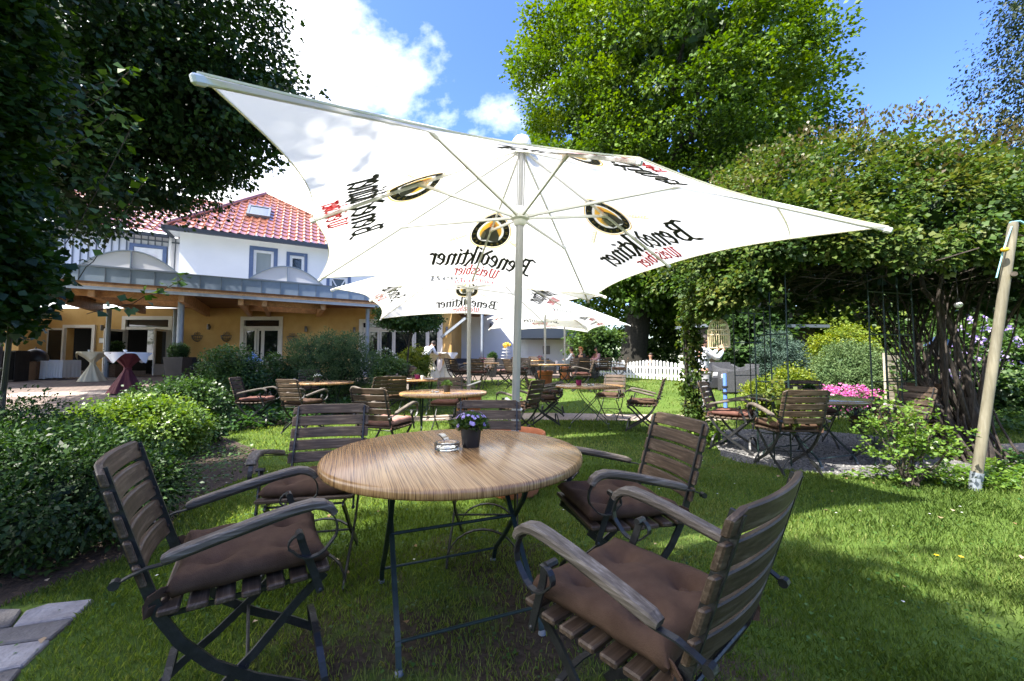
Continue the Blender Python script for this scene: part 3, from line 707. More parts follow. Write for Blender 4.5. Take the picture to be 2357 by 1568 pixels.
        if s < 0: h = min(H, h * 0.8)
        return (px, py + 0.01, zc + s * h + (0.010 * px * px / 0.05))
    for s in (1, -1): m.grid(n, n, lambda u, v: cush(u, v, s))
    bmesh.ops.remove_doubles(m.bm, verts=m.bm.verts[:], dist=0.0008)
    cu = m.build('seat_cushion', M['cushion'], root, smooth=True, angle=75)
    for sx in (-1, 1):
        MB().strip([(sx * 0.19, -0.195, 0.500), (sx * 0.212, -0.225, 0.508), (sx * 0.226, -0.252, 0.496), (sx * 0.222, -0.25, 0.462), (sx * 0.200, -0.225, 0.462), (sx * 0.186, -0.20, 0.484)], 0.030, 0.004, (0, 0.35, 1)).build('cushion_tie', M['cushion'], cu)
    return root

CHAIR = make_chair(); _first = [True]; CSHARE = {}
NCH = [0]
def chair(x, y, hd, label, group, cushion=None, z=None, tilt=0.0):
    """place a chair at (x, y) facing heading hd degrees (0 = +x, 90 = away from the camera)"""
    o = CHAIR if _first[0] else copy_tree(CHAIR); _first[0] = False
    o.location = (x, y, (T(y) + 0.004) if z is None else z); o.rotation_euler = (0, 0, radians(hd - 90))
    tag(o, label, 'chair', group)
    if cushion != None:
        for ch in KIDS[o.name]:
            if ch.name.startswith('seat_cushion'):
                if cushion == 'none':
                    for t in list(KIDS.get(ch.name, [])): bpy.data.objects.remove(t)
                    KIDS[o.name].remove(ch); bpy.data.objects.remove(ch); break
                k = cushion
                for t in [ch] + list(KIDS.get(ch.name, [])):
                    kk = (k, t.data.name)
                    if kk not in CSHARE:
                        d = t.data.copy(); d.materials.clear(); d.materials.append(M[k]); CSHARE[kk] = d
                    t.data = CSHARE[kk]
    return o

# ------------------------------------------------------------------ round folding table (legs' end frames along local x)
def make_table(r=0.62, th=0.042):
    root = empty('garden_table', (0, 0, 0))
    m = MB(); zt = 0.745
    m.lathe([(0, zt - th), (r - 0.02, zt - th), (r - 0.004, zt - th + 0.004), (r, zt - th + 0.012), (r, zt - 0.014), (r - 0.004, zt - 0.005), (r - 0.014, zt), (0, zt)], n=96)
    m.build('table_top', M['zebrano'], root, smooth=True, angle=50)
    X = 0.31
    for sx in (-1, 1):
        for sy in (-1, 1):
            x = sx * (X + 0.008 * sy)
            pts = [(x, -sy * 0.20, zt - th - 0.004), (x, -sy * 0.185, 0.62), (x, -sy * 0.10, 0.49), (x, 0.0, 0.385), (x, sy * 0.14, 0.24), (x, sy * 0.26, 0.13), (x, sy * 0.31, 0.08), (x, sy * 0.345, 0.0)]
            l = MB().strip(pts, 0.022, 0.012, (1, 0, 0)).build('leg', M['green_iron'], root)
            MB().lathe([(0, 0), (0.018, 0), (0.016, 0.010), (0.008, 0.014), (0, 0.014)], c=(x, sy * 0.345, 0.0), n=12).build('foot', M['steel'], l)
    for sy in (-1, 1):
        MB().tube([(-X, sy * 0.30, 0.09), (X, sy * 0.30, 0.09)], 0.007, 8).build('stretcher', M['green_iron'], root)
    MB().tube([(-X, 0.0, 0.385), (X, 0.0, 0.385)], 0.008, 8).build('pivot_bar', M['green_iron'], root)
    for sx in (-1, 1): MB().bar((sx * X, -0.30, zt - th - 0.010), (sx * X, 0.30, zt - th - 0.010), 0.03, 0.010).build('top_rail', M['green_iron'], root)
    return root
TABLE = make_table(); _ft = [True]
def table(x, y, rot, label, group='round tables on the lawn', z=None):
    o = TABLE if _ft[0] else copy_tree(TABLE); _ft[0] = False
    o.location = (x, y, (T(y) + 0.004) if z is None else z); o.rotation_euler = (0, 0, radians(rot))
    return tag(o, label, 'table', group)
def ttop(x, y): return T(y) + 0.004 + 0.745 + 0.0005

# small things that stand on tables
def flower_pot(x, y, z, label, mt='dark_pot', r=0.056, h=0.098, leaf='shrub', flower=None, seed=0, nl=260, fl=26, spread=0.085, cat='potted plant'):
    root = empty('potted_plant', (x, y, z), 0, label, cat, 'potted plants on the tables')
    m = MB(); rb = r * 0.74
    m.lathe([(0, 0), (rb, 0), (rb + 0.002, 0.004), (r - 0.003, h - 0.012), (r, h - 0.012), (r + 0.001, h), (r - 0.005, h), (r - 0.006, h - 0.012), (0, h - 0.014)], n=28)
    p = m.build('pot', M[mt], root, smooth=True)
    MB().lathe([(0, h - 0.008), (r - 0.008, h - 0.013)], n=14).build('soil', M['soil'], p)
    n = nl; d = rdirs(n); d[:, 2] = np.abs(d[:, 2]); rr = RNG.uniform(0.25, 1, n) ** 0.6
    P = np.array([0, 0, h - 0.005]) + d * np.array([spread, spread, spread * 0.80]) * rr[:, None]
    leaves('foliage', P, unit(d + rdirs(n) * 0.6 + [0, 0, .3]), rdirs(n) + [0, 0, .8], RNG.uniform(0.018, 0.034, n), RNG.normal(0.5, 0.25, n), M[leaf], root, 0.28)
    if flower:
        k = fl; d = rdirs(k); d[:, 2] = np.abs(d[:, 2]) * 0.9 + 0.25; d = unit(d)
        C = np.array([0, 0, h]) + d * np.array([spread * 1.12, spread * 1.12, spread * 0.92]) * RNG.uniform(0.85, 1.1, k)[:, None]
        pp = np.repeat(C, 6, 0); a = np.tile(np.arange(6) * pi / 3, k); o = np.repeat(d, 6, 0)
        t1 = unit(np.cross(o, [0.3, 0.2, 1])); t2 = np.cross(o, t1)
        A = t1 * np.cos(a)[:, None] + t2 * np.sin(a)[:, None] + o * 0.25
        leaves('flowers', pp, A, o, np.full(k * 6, 0.0125), RNG.uniform(0, 1, k * 6), M[flower], root, 0.42, 0.05)
    return root
def ashtray(x, y, z, label):
    root = tag(MB().lathe([(0, 0), (0.058, 0), (0.062, 0.003), (0.063, 0.012), (0.060, 0.015), (0.063, 0.018), (0.064, 0.030), (0.060, 0.035), (0.050, 0.035), (0.047, 0.030), (0.047, 0.010), (0.040, 0.007), (0, 0.007)], n=48).build('ashtray', M['glass'], None, smooth=True, angle=35), label, 'ashtray', 'glass ashtrays on the tables')
    root.location = (x, y, z); return root

# ---- the table in front
TX, TY = -0.278, 2.004
table(TX, TY, 22, 'round wood grain table nearest the camera under the big parasol, with five chairs')
tz = ttop(TX, TY)
p = at(1083, 1030, 2.06); flower_pot(p.x + .0, 2.08, tz, 'black plastic pot of small lilac flowers on the nearest table', flower='petal_lilac', fl=30, nl=420)
ashtray(-0.325, 2.02, tz, 'round clear glass ashtray on the nearest table')
m = MB(); px_, py_ = -0.352, 2.20
m.strip([(0, 0, 0.0), (0.002, 0.012, 0.018), (0, 0.034, 0.036), (0, 0.052, 0.040), (0, 0.055, 0.036), (0, 0.036, 0.028), (0, 0.018, 0.014), (0, 0.016, 0.0)], 0.040, 0.0015)
o = m.build('card_holder', M['chrome'], None, smooth=True); o.location = (px_, py_, tz); o.rotation_euler = (0, 0, radians(60)); tag(o, 'bent chrome card clip behind the ashtray on the nearest table', 'card holder')

GA = 'chairs round the nearest table'
chair(-0.96, 1.50, 33, 'brown cushioned slat chair at the nearest table, on the side of the grey paving slabs', GA)
chair(0.37, 1.22, 131, 'closest chair of all, cut by the bottom edge, with thin edge-on backrest', GA)
chair(0.52, 2.03, 192, 'brown cushioned chair with worn slats, behind the closest chair at the nearest table', GA)
chair(-1.13, 2.34, 282, 'chair facing us behind the nearest table, on its shrub side', GA)
chair(-0.17, 2.60, 270, 'chair facing us directly behind the flower pot of the nearest table', GA)

# ---- second table, by the pole of the second parasol
x2, y2 = -0.98, 5.75
table(x2, y2, 10, 'glossy round table behind the nearest one, with an ashtray and a leafy pot'); z2 = ttop(x2, y2)
flower_pot(-0.93, 5.72, z2, 'dark pot of plain green leaves on the second table from the camera', leaf='shrub', spread=0.075)
ashtray(-1.08, 5.62, z2, 'glass ashtray on the second table from the camera')
GB = 'chairs round the second table'
chair(-1.44, 4.62, 74, 'chair with faded pink cushion seen from behind at the second table', GB, 'pink_cushion')
chair(-1.10, 6.72, 268, 'chair facing us across the second table', GB, 'rust_cushion')
chair(0.10, 6.35, 148, 'dark chair beside the big parasol pole, turned towards the second table', GB)

# ---- third table by the path
x3, y3 = 1.42, 7.35
table(x3, y3, 78, 'round table beyond the big parasol pole, with crossed legs and a magenta pot'); z3 = ttop(x3, y3)
flower_pot(1.22, 7.3, z3, 'magenta pot on the table with the white sunlit chair', 'magenta', leaf='shrub', spread=0.08)
ashtray(1.42, 7.2, z3, 'glass ashtray on the table with the white sunlit chair')
GC = 'chairs round the table by the path'
chair(0.62, 7.55, 2, 'chair in front of an orange planter, facing along the table by the path', GC)
chair(0.88, 8.75, 350, 'half hidden chair behind the front chair at the orange planter', GC)
chair(2.02, 8.25, 238, 'chair with its backrest bleached white by the sun, behind the table by the path', GC)
chair(2.22, 6.85, 157, 'dark chair turned to the table by the path, nearest the climbing rose column', GC)

# ---- table by the shrubs
xl, yl = -4.0, 8.45
table(xl, yl, 5, 'round table in front of the big grey-green juniper'); zl = ttop(xl, yl)
flower_pot(-4.05, 8.3, zl, 'grey pot of white flowers on the table in front of the juniper', 'dark_pot', flower='petal_white', leaf='shrub')
GD = 'chairs round the table by the juniper'
chair(-3.50, 6.75, 72, 'chair seen from behind on the lawn side of the juniper table', GD)
chair(-4.62, 7.25, 12, 'chair in profile by the ground cover, at the shrub side of the juniper table', GD, 'rust_cushion')
chair(-4.78, 9.35, 292, 'chair facing us across the juniper table', GD)
chair(-2.72, 7.7, 150, 'chair with pale backrest between the juniper table and the second table', GD)
chair(-2.75, 9.7, 215, 'dark chair half hidden behind the pale chair of the juniper table', GD)

# ---- laid table under the second parasol
x4, y4 = -2.15, 9.0
table(x4, y4, 0, 'round table laid with plates and cups, with a magenta pot'); z4 = ttop(x4, y4)
flower_pot(-2.12, 8.95, z4, 'magenta pot of twiggy green on the table laid with plates', 'magenta', leaf='shrub', spread=0.14, r=.06)
def plate(x, y, z, label):
    o = MB().lathe([(0, 0), (0.06, 0), (0.115, 0.016), (0.117, 0.019), (0.06, 0.005), (0, 0.004)], n=28).build('plate', M['white_paint'], None, True); o.location = (x, y, z); return tag(o, label, 'plate', 'plates on the laid table')
plate(-2.52, 8.9, z4, 'white plate at the shrub side of the laid table'); plate(-2.3, 8.72, z4, 'white plate at the lawn side of the laid table'); plate(-1.82, 8.8, z4, 'white plate beyond the magenta pot on the laid table')
def cup(x, y, z, label, mt='white_paint', h=.07, r=.035):
    o = empty('cup', (x, y, z), 0, label, 'cup', 'crockery on the tables')
    MB().lathe([(0, 0), (r * .6, 0), (r, h * .5), (r, h), (r - .004, h), (r - .005, h * .5), (0, .006)], n=18).build('bowl', M[mt], o, True)
    MB().tube([(r, 0, h * .8), (r + .022, 0, h * .75), (r + .024, 0, h * .45), (r * .95, 0, h * .3)], .004, 6).build('handle', M[mt], o)
cup(-2.45, 8.75, z4, 'white cup on the shrub side of the laid table'); cup(-1.95, 8.68, z4, 'white mug beside the magenta pot of the laid table', h=.09)
GE = 'chairs round the laid table'
chair(-2.62, 9.95, 290, 'grey chair facing us behind the laid table', GE)
chair(-1.00, 8.55, 185, 'black looking chair against the pole of the second parasol', GE)
chair(-2.35, 8.0, 105, 'chair edge-on in front of the laid table', GE)

# ---- table under the rose arbour, its shade coloured into the top
xr, yr = 3.60, 4.90
tr_ = table(xr, yr, 20, 'shiny round table under the rose arbour, its top coloured as if in shade', 'round tables on the lawn')
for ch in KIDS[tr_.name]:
    if ch.name.startswith('table_top'): ch.data = ch.data.copy(); ch.data.materials.clear(); ch.data.materials.append(M['shaded_top']); zr = ttop(xr, yr)
flower_pot(3.72, 5.0, zr, 'dark pot on the shaded table under the rose arbour', leaf='yew', spread=0.06)
GF = 'chairs round the arbour table'
chair(2.95, 5.36, 318, 'chair with red-brown cushion at the lawn side of the arbour table', GF, 'rust_cushion')
chair(2.99, 4.40, 88, 'chair with its back to us at the arbour table, bright arched foot brace', GF)
chair(4.28, 5.72, 250, 'chair facing us across the arbour table', GF)
chair(4.30, 4.62, 176, 'dark cushioned chair in front of the pink azalea', GF, 'cushion')
chair(5.05, 5.15, 196, 'black chair beside the vine stems, outermost at the arbour', GF)

# ---- far tables towards the annex
def ft(x, y, lab): return table(x, y, random.uniform(0, 90), lab, 'round tables on the lawn')
ft(-1.05, 13.6, 'far round table with pink flowers, between the parasol poles'); flower_pot(-1.0, 13.5, ttop(-1, 13.6), 'pink flowering pot on a far table between the parasol poles', 'magenta', flower='petal_pink', spread=.13, fl=40)
ft(1.05, 17.3, 'far pale yellow round table before the white annex'); 
ft(1.18, 12.3, 'far round table beside the orange planters'); cup(1.35, 12.1, ttop(1, 12.3), 'white cup on the far table beside the orange planters', h=.1, r=.045)
ft(3.15, 15.6, 'far round table in front of the white picket fence')
flower_pot(1.2, 17.2, ttop(1, 17.3), 'red flowering pot on the far pale yellow table', 'terracotta', flower='petal_pink', spread=.12)
GG = 'chairs round the far tables'
chair(-1.95, 13.9, 350, 'far chair with bleached back beside the white cloth tables', GG)
chair(-1.62, 12.9, 40, 'far dark chair just nearer than the bleached one by the white cloth tables', GG)
chair(-1.02, 12.3, 80, 'far chair seen from behind before the pink flower table', GG, 'rust_cushion')
chair(-0.92, 14.7, 265, 'far sunlit chair behind the pink flower table', GG)
chair(-0.25, 13.1, 190, 'far bright sunlit chair facing us near the big parasol pole', GG, 'pink_cushion')
chair(0.3, 14.6, 230, 'far sunlit chair at the other side of the big pole from the pink flowers', GG, 'rust_cushion')
chair(0.35, 16.6, 60, 'far brown chair seen from behind at the yellow table', GG)
chair(1.0, 18.3, 270, 'far chair facing us behind the yellow table', GG)
chair(0.15, 12.0, 30, 'far chair just beside the far table, half hidden by the big parasol pole', GG)
chair(1.95, 11.3, 175, 'far chair with red-brown cushion, before the fence beside an orange planter', GG, 'rust_cushion')
chair(1.9, 13.6, 215, 'far dark chair between the two orange planters', GG)
chair(2.65, 14.8, 80, 'far dark chair seen from behind in front of the picket fence, first of the pair', GG)
chair(3.35, 14.7, 95, 'far dark chair seen from behind in front of the picket fence, second of the pair', GG)
chair(4.0, 15.0, 170, 'far black chair at the end of the picket fence table', GG)
# ------------------------------------------------------------------ parasols
US, UM, UTOP, UZM, UZC = 1.85, 1.7235, 3.20, 2.267, 2.122
def u_edge(q):
    e = abs(q); return UM + (US - UM) * e - 0.125 * sin(pi * e) * (1 - 0.25 * e)
def u_z(t, q):
    e = abs(q); drop = (UTOP - UZM) * (1 - e) + (UTOP - UZC) * e
    return UTOP - drop * t - 0.045 * sin(pi * min(t, 1.0)) * 4 * e * (1 - e) + 0.02 * t * t * sin(e * pi) 
def u_face(u, w, k, dz=0.0):
    """point on the canopy of face k: u across (as read from outside), w out from the pole"""
    q = 0.0
    if w > 1e-6:
        for _ in range(6): q = max(-1, min(1, u / w * u_edge(q) / US))
    t = w / u_edge(q)
    a = k * pi / 2; d = Vector((cos(a), sin(a), 0)); eu = (-d).cross(Vector((0, 0, 1)))
    return d * w + eu * u + Vector((0, 0, u_z(t, q) + dz))

# broad-nib lettering ------------------------------------------------
GLY = {  # strokes in x-height units, advance
 'n': ([[(0.02, .88), (.12, 1.0), (.14, .06), (.20, 0)], [(.14, .80), (.36, 1.0), (.50, .86), (.50, .08), (.60, 0)]], .70),
 'e': ([[(.14, .42), (.50, .66), (.44, .92), (.30, 1.0), (.12, .80), (.10, .26), (.26, 0), (.50, .14)]], .60),
 'd': ([[(.34, .98), (.10, .78), (.10, .20), (.28, 0), (.48, .16), (.48, .80), (.30, 1.06), (.06, 1.34)]], .66),
 'i': ([[(0.02, .90), (.12, 1.0), (.14, .08), (.24, 0)], [(.12, 1.26), (.20, 1.36)]], .33),
 'k': ([[(.04, 1.42), (.14, 1.48), (.14, .0)], [(.14, .52), (.44, 1.0)], [(.22, .60), (.36, .30), (.52, -.10), (.62, -.14)]], .60),
 't': ([[(.12, 1.30), (.14, .10), (.24, 0), (.36, .08)], [(-.02, .98), (.34, 1.0)]], .42),
 'r': ([[(0.02, .90), (.12, 1.0), (.14, 0)], [(.14, .78), (.30, 1.0), (.44, .90)]], .50),
 's': ([[(.44, .90), (.28, 1.0), (.12, .84), (.16, .64), (.40, .38), (.42, .14), (.24, 0), (.04, .12)]], .53),
 'b': ([[(.04, 1.42), (.14, 1.48), (.14, .12), (.28, 0), (.48, .18), (.48, .80), (.34, 1.0), (.14, .80)]], .64),
 'B': ([[(-.26, 1.26), (-.04, 1.42), (.24, 1.34), (.52, 1.40)], [(.16, 1.34), (.14, .10), (-.06, -.10), (-.30, -.12)], [(.46, 1.38), (.60, 1.20), (.56, .92), (.26, .76)],
        [(.26, .76), (.62, .70), (.74, .42), (.64, .10), (.40, -.02), (.14, .10)]], .95),
 'W': ([[(-.12, 1.30), (.06, 1.40), (.08, .30), (.24, 0), (.44, .16)], [(.40, 1.34), (.44, .16), (.64, 0), (.84, .24)], [(.66, 1.30), (.90, 1.38), (.84, .24)]], 1.12),
}
def hull2(P):
    P = sorted(P, key=lambda p: (p.x, p.y)); L = []; U = []
    cr = lambda o, a, b: (a.x - o.x) * (b.y - o.y) - (a.y - o.y) * (b.x - o.x)
    for p in P:
        while len(L) > 1 and cr(L[-2], L[-1], p) <= 1e-9: L.pop()
        L.append(p)
    for p in reversed(P):
        while len(U) > 1 and cr(U[-2], U[-1], p) <= 1e-9: U.pop()
        U.append(p)
    return L[:-1] + U[:-1]
def pen_word(word, xh, u0, w0, face, m, nib=0.17, ang=0.66, dz=0.004):
    adv = sum(GLY[c][1] for c in word) * xh; x = -adv / 2; lvl = 0
    nv = Vector((cos(ang), sin(ang))) * nib * 0.5
    for c in word:
        for st in GLY[c][0]:
            pts = [Vector(p) for p in st]; fine = []
            for a, b in zip(pts, pts[1:]):
                for s in range(2): fine.append(a.lerp(b, s / 2))
            fine.append(pts[-1]); lvl = (lvl + 1) % 4
            pv = Vector((-nv.y, nv.x)) * 0.55
            for a, b in zip(fine, fine[1:]):
                P4 = [p + s1 * nv + s2 * pv for p in (a, b) for s1 in (-1, 1) for s2 in (-1, 1)]
                H = hull2(P4); lvl = (lvl + 1) % 6
                for sgn in (1, -1): m.bm.faces.new([m.bm.verts.new(u_face(u0 + x + p.x * xh, w0 - p.y * xh, face, sgn * (dz + 0.00025 * lvl))) for p in H])
        x += GLY[c][1] * xh

def disc_patch(m, face, uc, wc, pts, dz):
    """fan polygon given by (du, dw) outline round (uc, wc)"""
    for s in (1, -1):
        c = m.bm.verts.new(u_face(uc, wc, face, s * dz)); r = [m.bm.verts.new(u_face(uc + a, wc + b, face, s * dz)) for a, b in pts]
        for i in range(len(r)): m.bm.faces.new((c, r[i], r[(i + 1) % len(r)]))
def ring_patch(m, face, uc, wc, r0, r1, dz, n=40):
    for s in (1, -1):
        A = [m.bm.verts.new(u_face(uc + r0 * cos(2 * pi * i / n), wc + r0 * sin(2 * pi * i / n), face, s * dz)) for i in range(n)]
        B = [m.bm.verts.new(u_face(uc + r1 * cos(2 * pi * i / n), wc + r1 * sin(2 * pi * i / n), face, s * dz)) for i in range(n)]
        for i in range(n): j = (i + 1) % n; m.bm.faces.new((A[i], A[j], B[j], B[i]))
def poly_patch(m, face, uc, wc, pts, dz):
    for s in (1, -1): m.bm.faces.new([m.bm.verts.new(u_face(uc + a, wc - b, face, s * dz)) for a, b in pts])

_gl = {}
def font_tris(ch):
    if ch not in _gl:
        c = bpy.data.curves.new('t', 'FONT'); c.body = ch; c.size = 1.0; c.resolution_u = 2; c.align_x = 'CENTER'
        o = bpy.data.objects.new('t', c); COL.objects.link(o); dg = bpy.context.evaluated_depsgraph_get(); me = o.evaluated_get(dg).to_mesh()
        _gl[ch] = ([tuple(v.co) for v in me.vertices], [tuple(p.vertices) for p in me.polygons])
        o.evaluated_get(dg).to_mesh_clear(); bpy.data.objects.remove(o); bpy.data.curves.remove(c)
    return _gl[ch]

def make_parasol():
    root = empty('parasol', (0, 0, 0))
    m = MB(); m.lathe([(0.036, 0.10), (0.037, 0.4), (0.037, 2.46), (0.036, 2.48), (0, 2.48)], n=10)
    for k in range(4):
        a = k * pi / 2 + .4; m.bar((0.036 * cos(a), 0.036 * sin(a), 0.3), (0.036 * cos(a), 0.036 * sin(a), 2.46), 0.008, 0.006)
    m.build('pole', M['pole'], root)
    MB().lathe([(0.022, 2.48), (0.022, 3.20)], n=10).build('inner_pole', M['pole'], root, True)
    for sx in (-1, 1):
        MB().tube([(sx * 0.034, 0.0, 2.56), (sx * 0.034, 0.0, 3.16)], 0.006, 6).build('guide_rod', M['pole'], root)
    MB().lathe([(0.040, 2.44), (0.055, 2.455), (0.062, 2.49), (0.085, 2.505), (0.085, 2.545), (0.060, 2.565), (0.045, 2.62), (0.030, 2.625)], n=24).build('hub', M['white_metal'], root, True)
    MB().lathe([(0.0, 3.13), (0.08, 3.135), (0.085, 3.175), (0, 3.18)], n=20).build('crown_plate', M['white_metal'], root, True)
    MB().lathe([(0.088, 3.185), (0.091, 3.215), (0.084, 3.25), (0.063, 3.28), (0.03, 3.300), (0, 3.305)], n=24).build('finial', M['white_paint'], root, True)
    h = MB().bar((-0.03, -0.045, 0.745), (0.22, -0.055, 0.83), 0.035, 0.030, 0.010).build('crank_handle', M['white_metal'], root)
    # canopy with eight panels
    m = MB(); nt_, nq = 16, 12
    for k in range(4):
        V = []
        for i in range(nt_ + 1):
            t = 0.035 + (1 - 0.035) * i / nt_; row = []
            for j in range(-nq, nq + 1):
                q = j / nq; w_ = u_edge(q) * t; row.append(m.bm.verts.new(u_face(q * US * t, w_, k)))
            V.append(row)
        for A, B in zip(V, V[1:]):
            for a, b, c, d in zip(A, A[1:], B[1:], B): m.bm.faces.new((a, b, c, d))
    bmesh.ops.remove_doubles(m.bm, verts=m.bm.verts[:], dist=0.002)
    can = m.build('canopy', M['canvas'], root, smooth=True, angle=25)
    m = MB()                                             # hem
    for k in range(4):
        pts = [u_face(q * US, u_edge(q), k) for q in [j / 16 for j in range(-16, 17)]]
        m.strip(pts, 0.009, 0.004, (0, 0, 1))
    m.build('hem', M['canvas_edge'], can)
    KEYS = ['ink', 'ink_gold', 'ink_white', 'ink_grey', 'ink_skin', 'ink_pale']
    R = 0.235; WC = 0.945
    cir = [(R * .585 * cos(2 * pi * i / 28), R * .585 * sin(2 * pi * i / 28)) for i in range(28)]
    rob = [(-.115, -.105), (-.10, -.02), (-.06, .03), (-.02, .045), (.03, .045), (.07, .01), (.085, -.06), (.07, -.112), (.0, -.122), (-.06, -.118)]
    for k in range(4):
        mm = MB(); pen_word('Benediktiner', 0.182, 0.0, 1.450, k, mm); mm.build('lettering', M['ink'], can)
        mm = MB(); pen_word('Weissbier', 0.112, 0.0, 1.640, k, mm, nib=.15); mm.build('lettering', M['ink_red'], can)
        mm = MB(); done = [0]
        def paint(key):
            mm.bm.faces.ensure_lookup_table()
            for f in mm.bm.faces[done[0]:]: f.material_index = KEYS.index(key)
            done[0] = len(mm.bm.faces)
        ring_patch(mm, k, 0, WC, R * 0.965, R * 1.01, 0.004); disc_patch(mm, k, 0, WC, [(a * .93, b * .93) for a, b in cir], 0.0040); paint('ink_gold')
        ring_patch(mm, k, 0, WC, R * 0.66, R * 0.93, 0.004); paint('ink')
        ring_patch(mm, k, 0, WC, R * 0.555, R * 0.655, 0.0042); paint('ink_white')
        poly_patch(mm, k, 0, WC, [(a * 1.12, b * 1.12) for a, b in rob], 0.0052); paint('ink_grey')
        poly_patch(mm, k, 0, WC, [(.045, -.10), (.05, .0), (.10, .012), (.118, -.05), (.10, -.085)], 0.0062); paint('ink_white')
        poly_patch(mm, k, 0, WC, [(-.035, .05), (-.04, .085), (-.02, .112), (.012, .115), (.034, .09), (.032, .055), (.008, .034), (-.015, .034)], 0.0062); paint('ink_skin')
        for i, ch in enumerate('BENEDIKTINER'):
            a = radians(118) - i * radians(236) / 11; vs, fs = font_tris(ch); sz = 0.048; rr = R * 0.715
            for s in (1, -1):
                vv = [mm.bm.verts.new(u_face((rr + y * sz) * sin(-a) + x * sz * cos(a), WC - ((rr + y * sz) * cos(a) - x * sz * sin(-a)), k, s * 0.0056)) for x, y, _ in vs]
                for f in fs: mm.bm.faces.new([vv[j] for j in f])
        for i in range(5):
            a = radians(180 - 44 + 22 * i); cx, cy = R * .795 * sin(a), R * .795 * cos(a)
            poly_patch(mm, k, 0, WC, [(cx + (.021 if j % 2 == 0 else .009) * sin(j * pi / 5), cy + (.021 if j % 2 == 0 else .009) * cos(j * pi / 5)) for j in range(10)], 0.0056)
        paint('ink_gold')
        for sx in (-1, 1):
            for i in range(7):
                x = sx * (.25 + .028 * i); y = -.05 - .012 * i + (.02 if sx > 0 else 0)
                for up in (-1, 1):
                    a = (x, y); b = (x + sx * .02, y + up * .022); c = (x + sx * .045, y + up * .022 - .004); e = (x + sx * .028, y + up * .006)
                    poly_patch(mm, k, 0, WC, [a, b, c, e], 0.0045)
        paint('ink_pale')
        mm.build('emblem', [M[q] for q in KEYS], can)
    pts = []                                             # loose strap across one corner
    for i in range(9):
        s_ = i / 8; q = -1 + .30 * s_; t = .76 + .24 * s_; pts.append(u_face(q * US * t, u_edge(q) * t, 0, -.008 - .02 * sin(pi * s_)))
    MB().strip(pts, 0.022, 0.003, (0, 0, 1)).build('strap', M['canvas_edge'], can)
    # eight ribs with struts
    for k in range(8):
        a = k * pi / 4; mid = (k % 2 == 0); L = UM if mid else US * sqrt(2); zt = UZM if mid else UZC
        d = Vector((cos(a), sin(a), 0)); ext = 1.0
        p0 = d * 0.07 + Vector((0, 0, UTOP - 0.065)); p1 = d * L * ext + Vector((0, 0, UTOP - (UTOP - zt) * ext - 0.024))
        rb = MB().bar(p0, p1, 0.020, 0.026, 0.004).build('rib', M['white_metal'], root)
        e1 = p1 + (p1 - p0).normalized() * 0.018
        MB().bar(p1 - (p1 - p0).normalized() * 0.03, e1, 0.028, 0.036, 0.008).build('rib_cap', M['white_metal'], rb)
        t = 0.50; pj = p0.lerp(p1, t) - Vector((0, 0, 0.02))
        st = MB().bar(d * 0.07 + Vector((0, 0, 2.525)), pj, 0.020, 0.026, 0.003).build('strut', M['white_metal'], root)
        MB().bar(pj - d * 0.04, pj + d * 0.05 + Vector((0, 0, 0.008)), 0.036, 0.045, 0.010).build('joint', M['white_metal'], st)
    return root
PARA = make_parasol()
GU = 'white parasols over the garden tables'
PARA.location = (0.0146, 3.645, 0.0); PARA.rotation_euler = (0.0131, 0.0205, 0.3525)
tag(PARA, 'largest white parasol, nearest the camera, its printed underside spread over the front table', 'parasol', GU)
def parasol(x, y, yaw, label, dz=0.0):
    o = copy_tree(PARA); o.location = (x, y, T(y) + dz); o.rotation_euler = (0, 0, yaw); return tag(o, label, 'parasol', GU)
parasol(-0.78, 7.2, 0.16, 'white parasol directly behind the nearest one, pole by the second table')
parasol(1.08, 13.0, 0.05, 'far white parasol whose pole stands in the nearer orange planter', -0.12)
[setattr(c, 'rotation_euler', (0, 0, 1.9)) for c in KIDS[PARA.name] if c.name.startswith('crank')]
parasol(2.12, 16.0, 0.25, 'farthest white parasol, pole in the orange planter by the picket fence', -0.05)

def planter(x, y, r, h, label, taper=0.74):
    o = empty('terracotta_planter', (x, y, T(y) + 0.004), 0, label, 'planter', 'terracotta planters at the parasol poles')
    rb = r * taper
    MB().lathe([(0, 0), (rb, 0), (rb + 0.01, 0.01), (r * 0.955, h * 0.86), (r * 0.96, h * 0.87), (r * 1.0, h * 0.88), (r * 1.01, h * 0.95), (r * 1.0, h * 0.99), (r * 0.97, h), (r * 0.93, h * 0.99), (r * 0.90, h * 0.86), (r * 0.88, h * 0.74), (0, h * 0.73)], n=48).build('pot', M['terracotta'], o, True, 60)
    MB().lathe([(0, h * 0.755), (r * 0.5, h * 0.75), (r * 0.875, h * 0.735)], n=24, wob=None).build('soil', M['soil'], o)
planter(0.0146, 3.674, 0.29, 0.545, 'wide terracotta planter holding the pole of the nearest parasol')
planter(-0.78, 7.2, 0.24, 0.62, 'terracotta planter under the second table edge, at the pole behind the nearest parasol')
planter(1.08, 13.0, 0.26, 0.50, 'orange planter, nearer of the two slim ones on the far lawn')
planter(2.12, 16.0, 0.24, 0.52, 'orange planter, farther of the two slim ones on the far lawn')
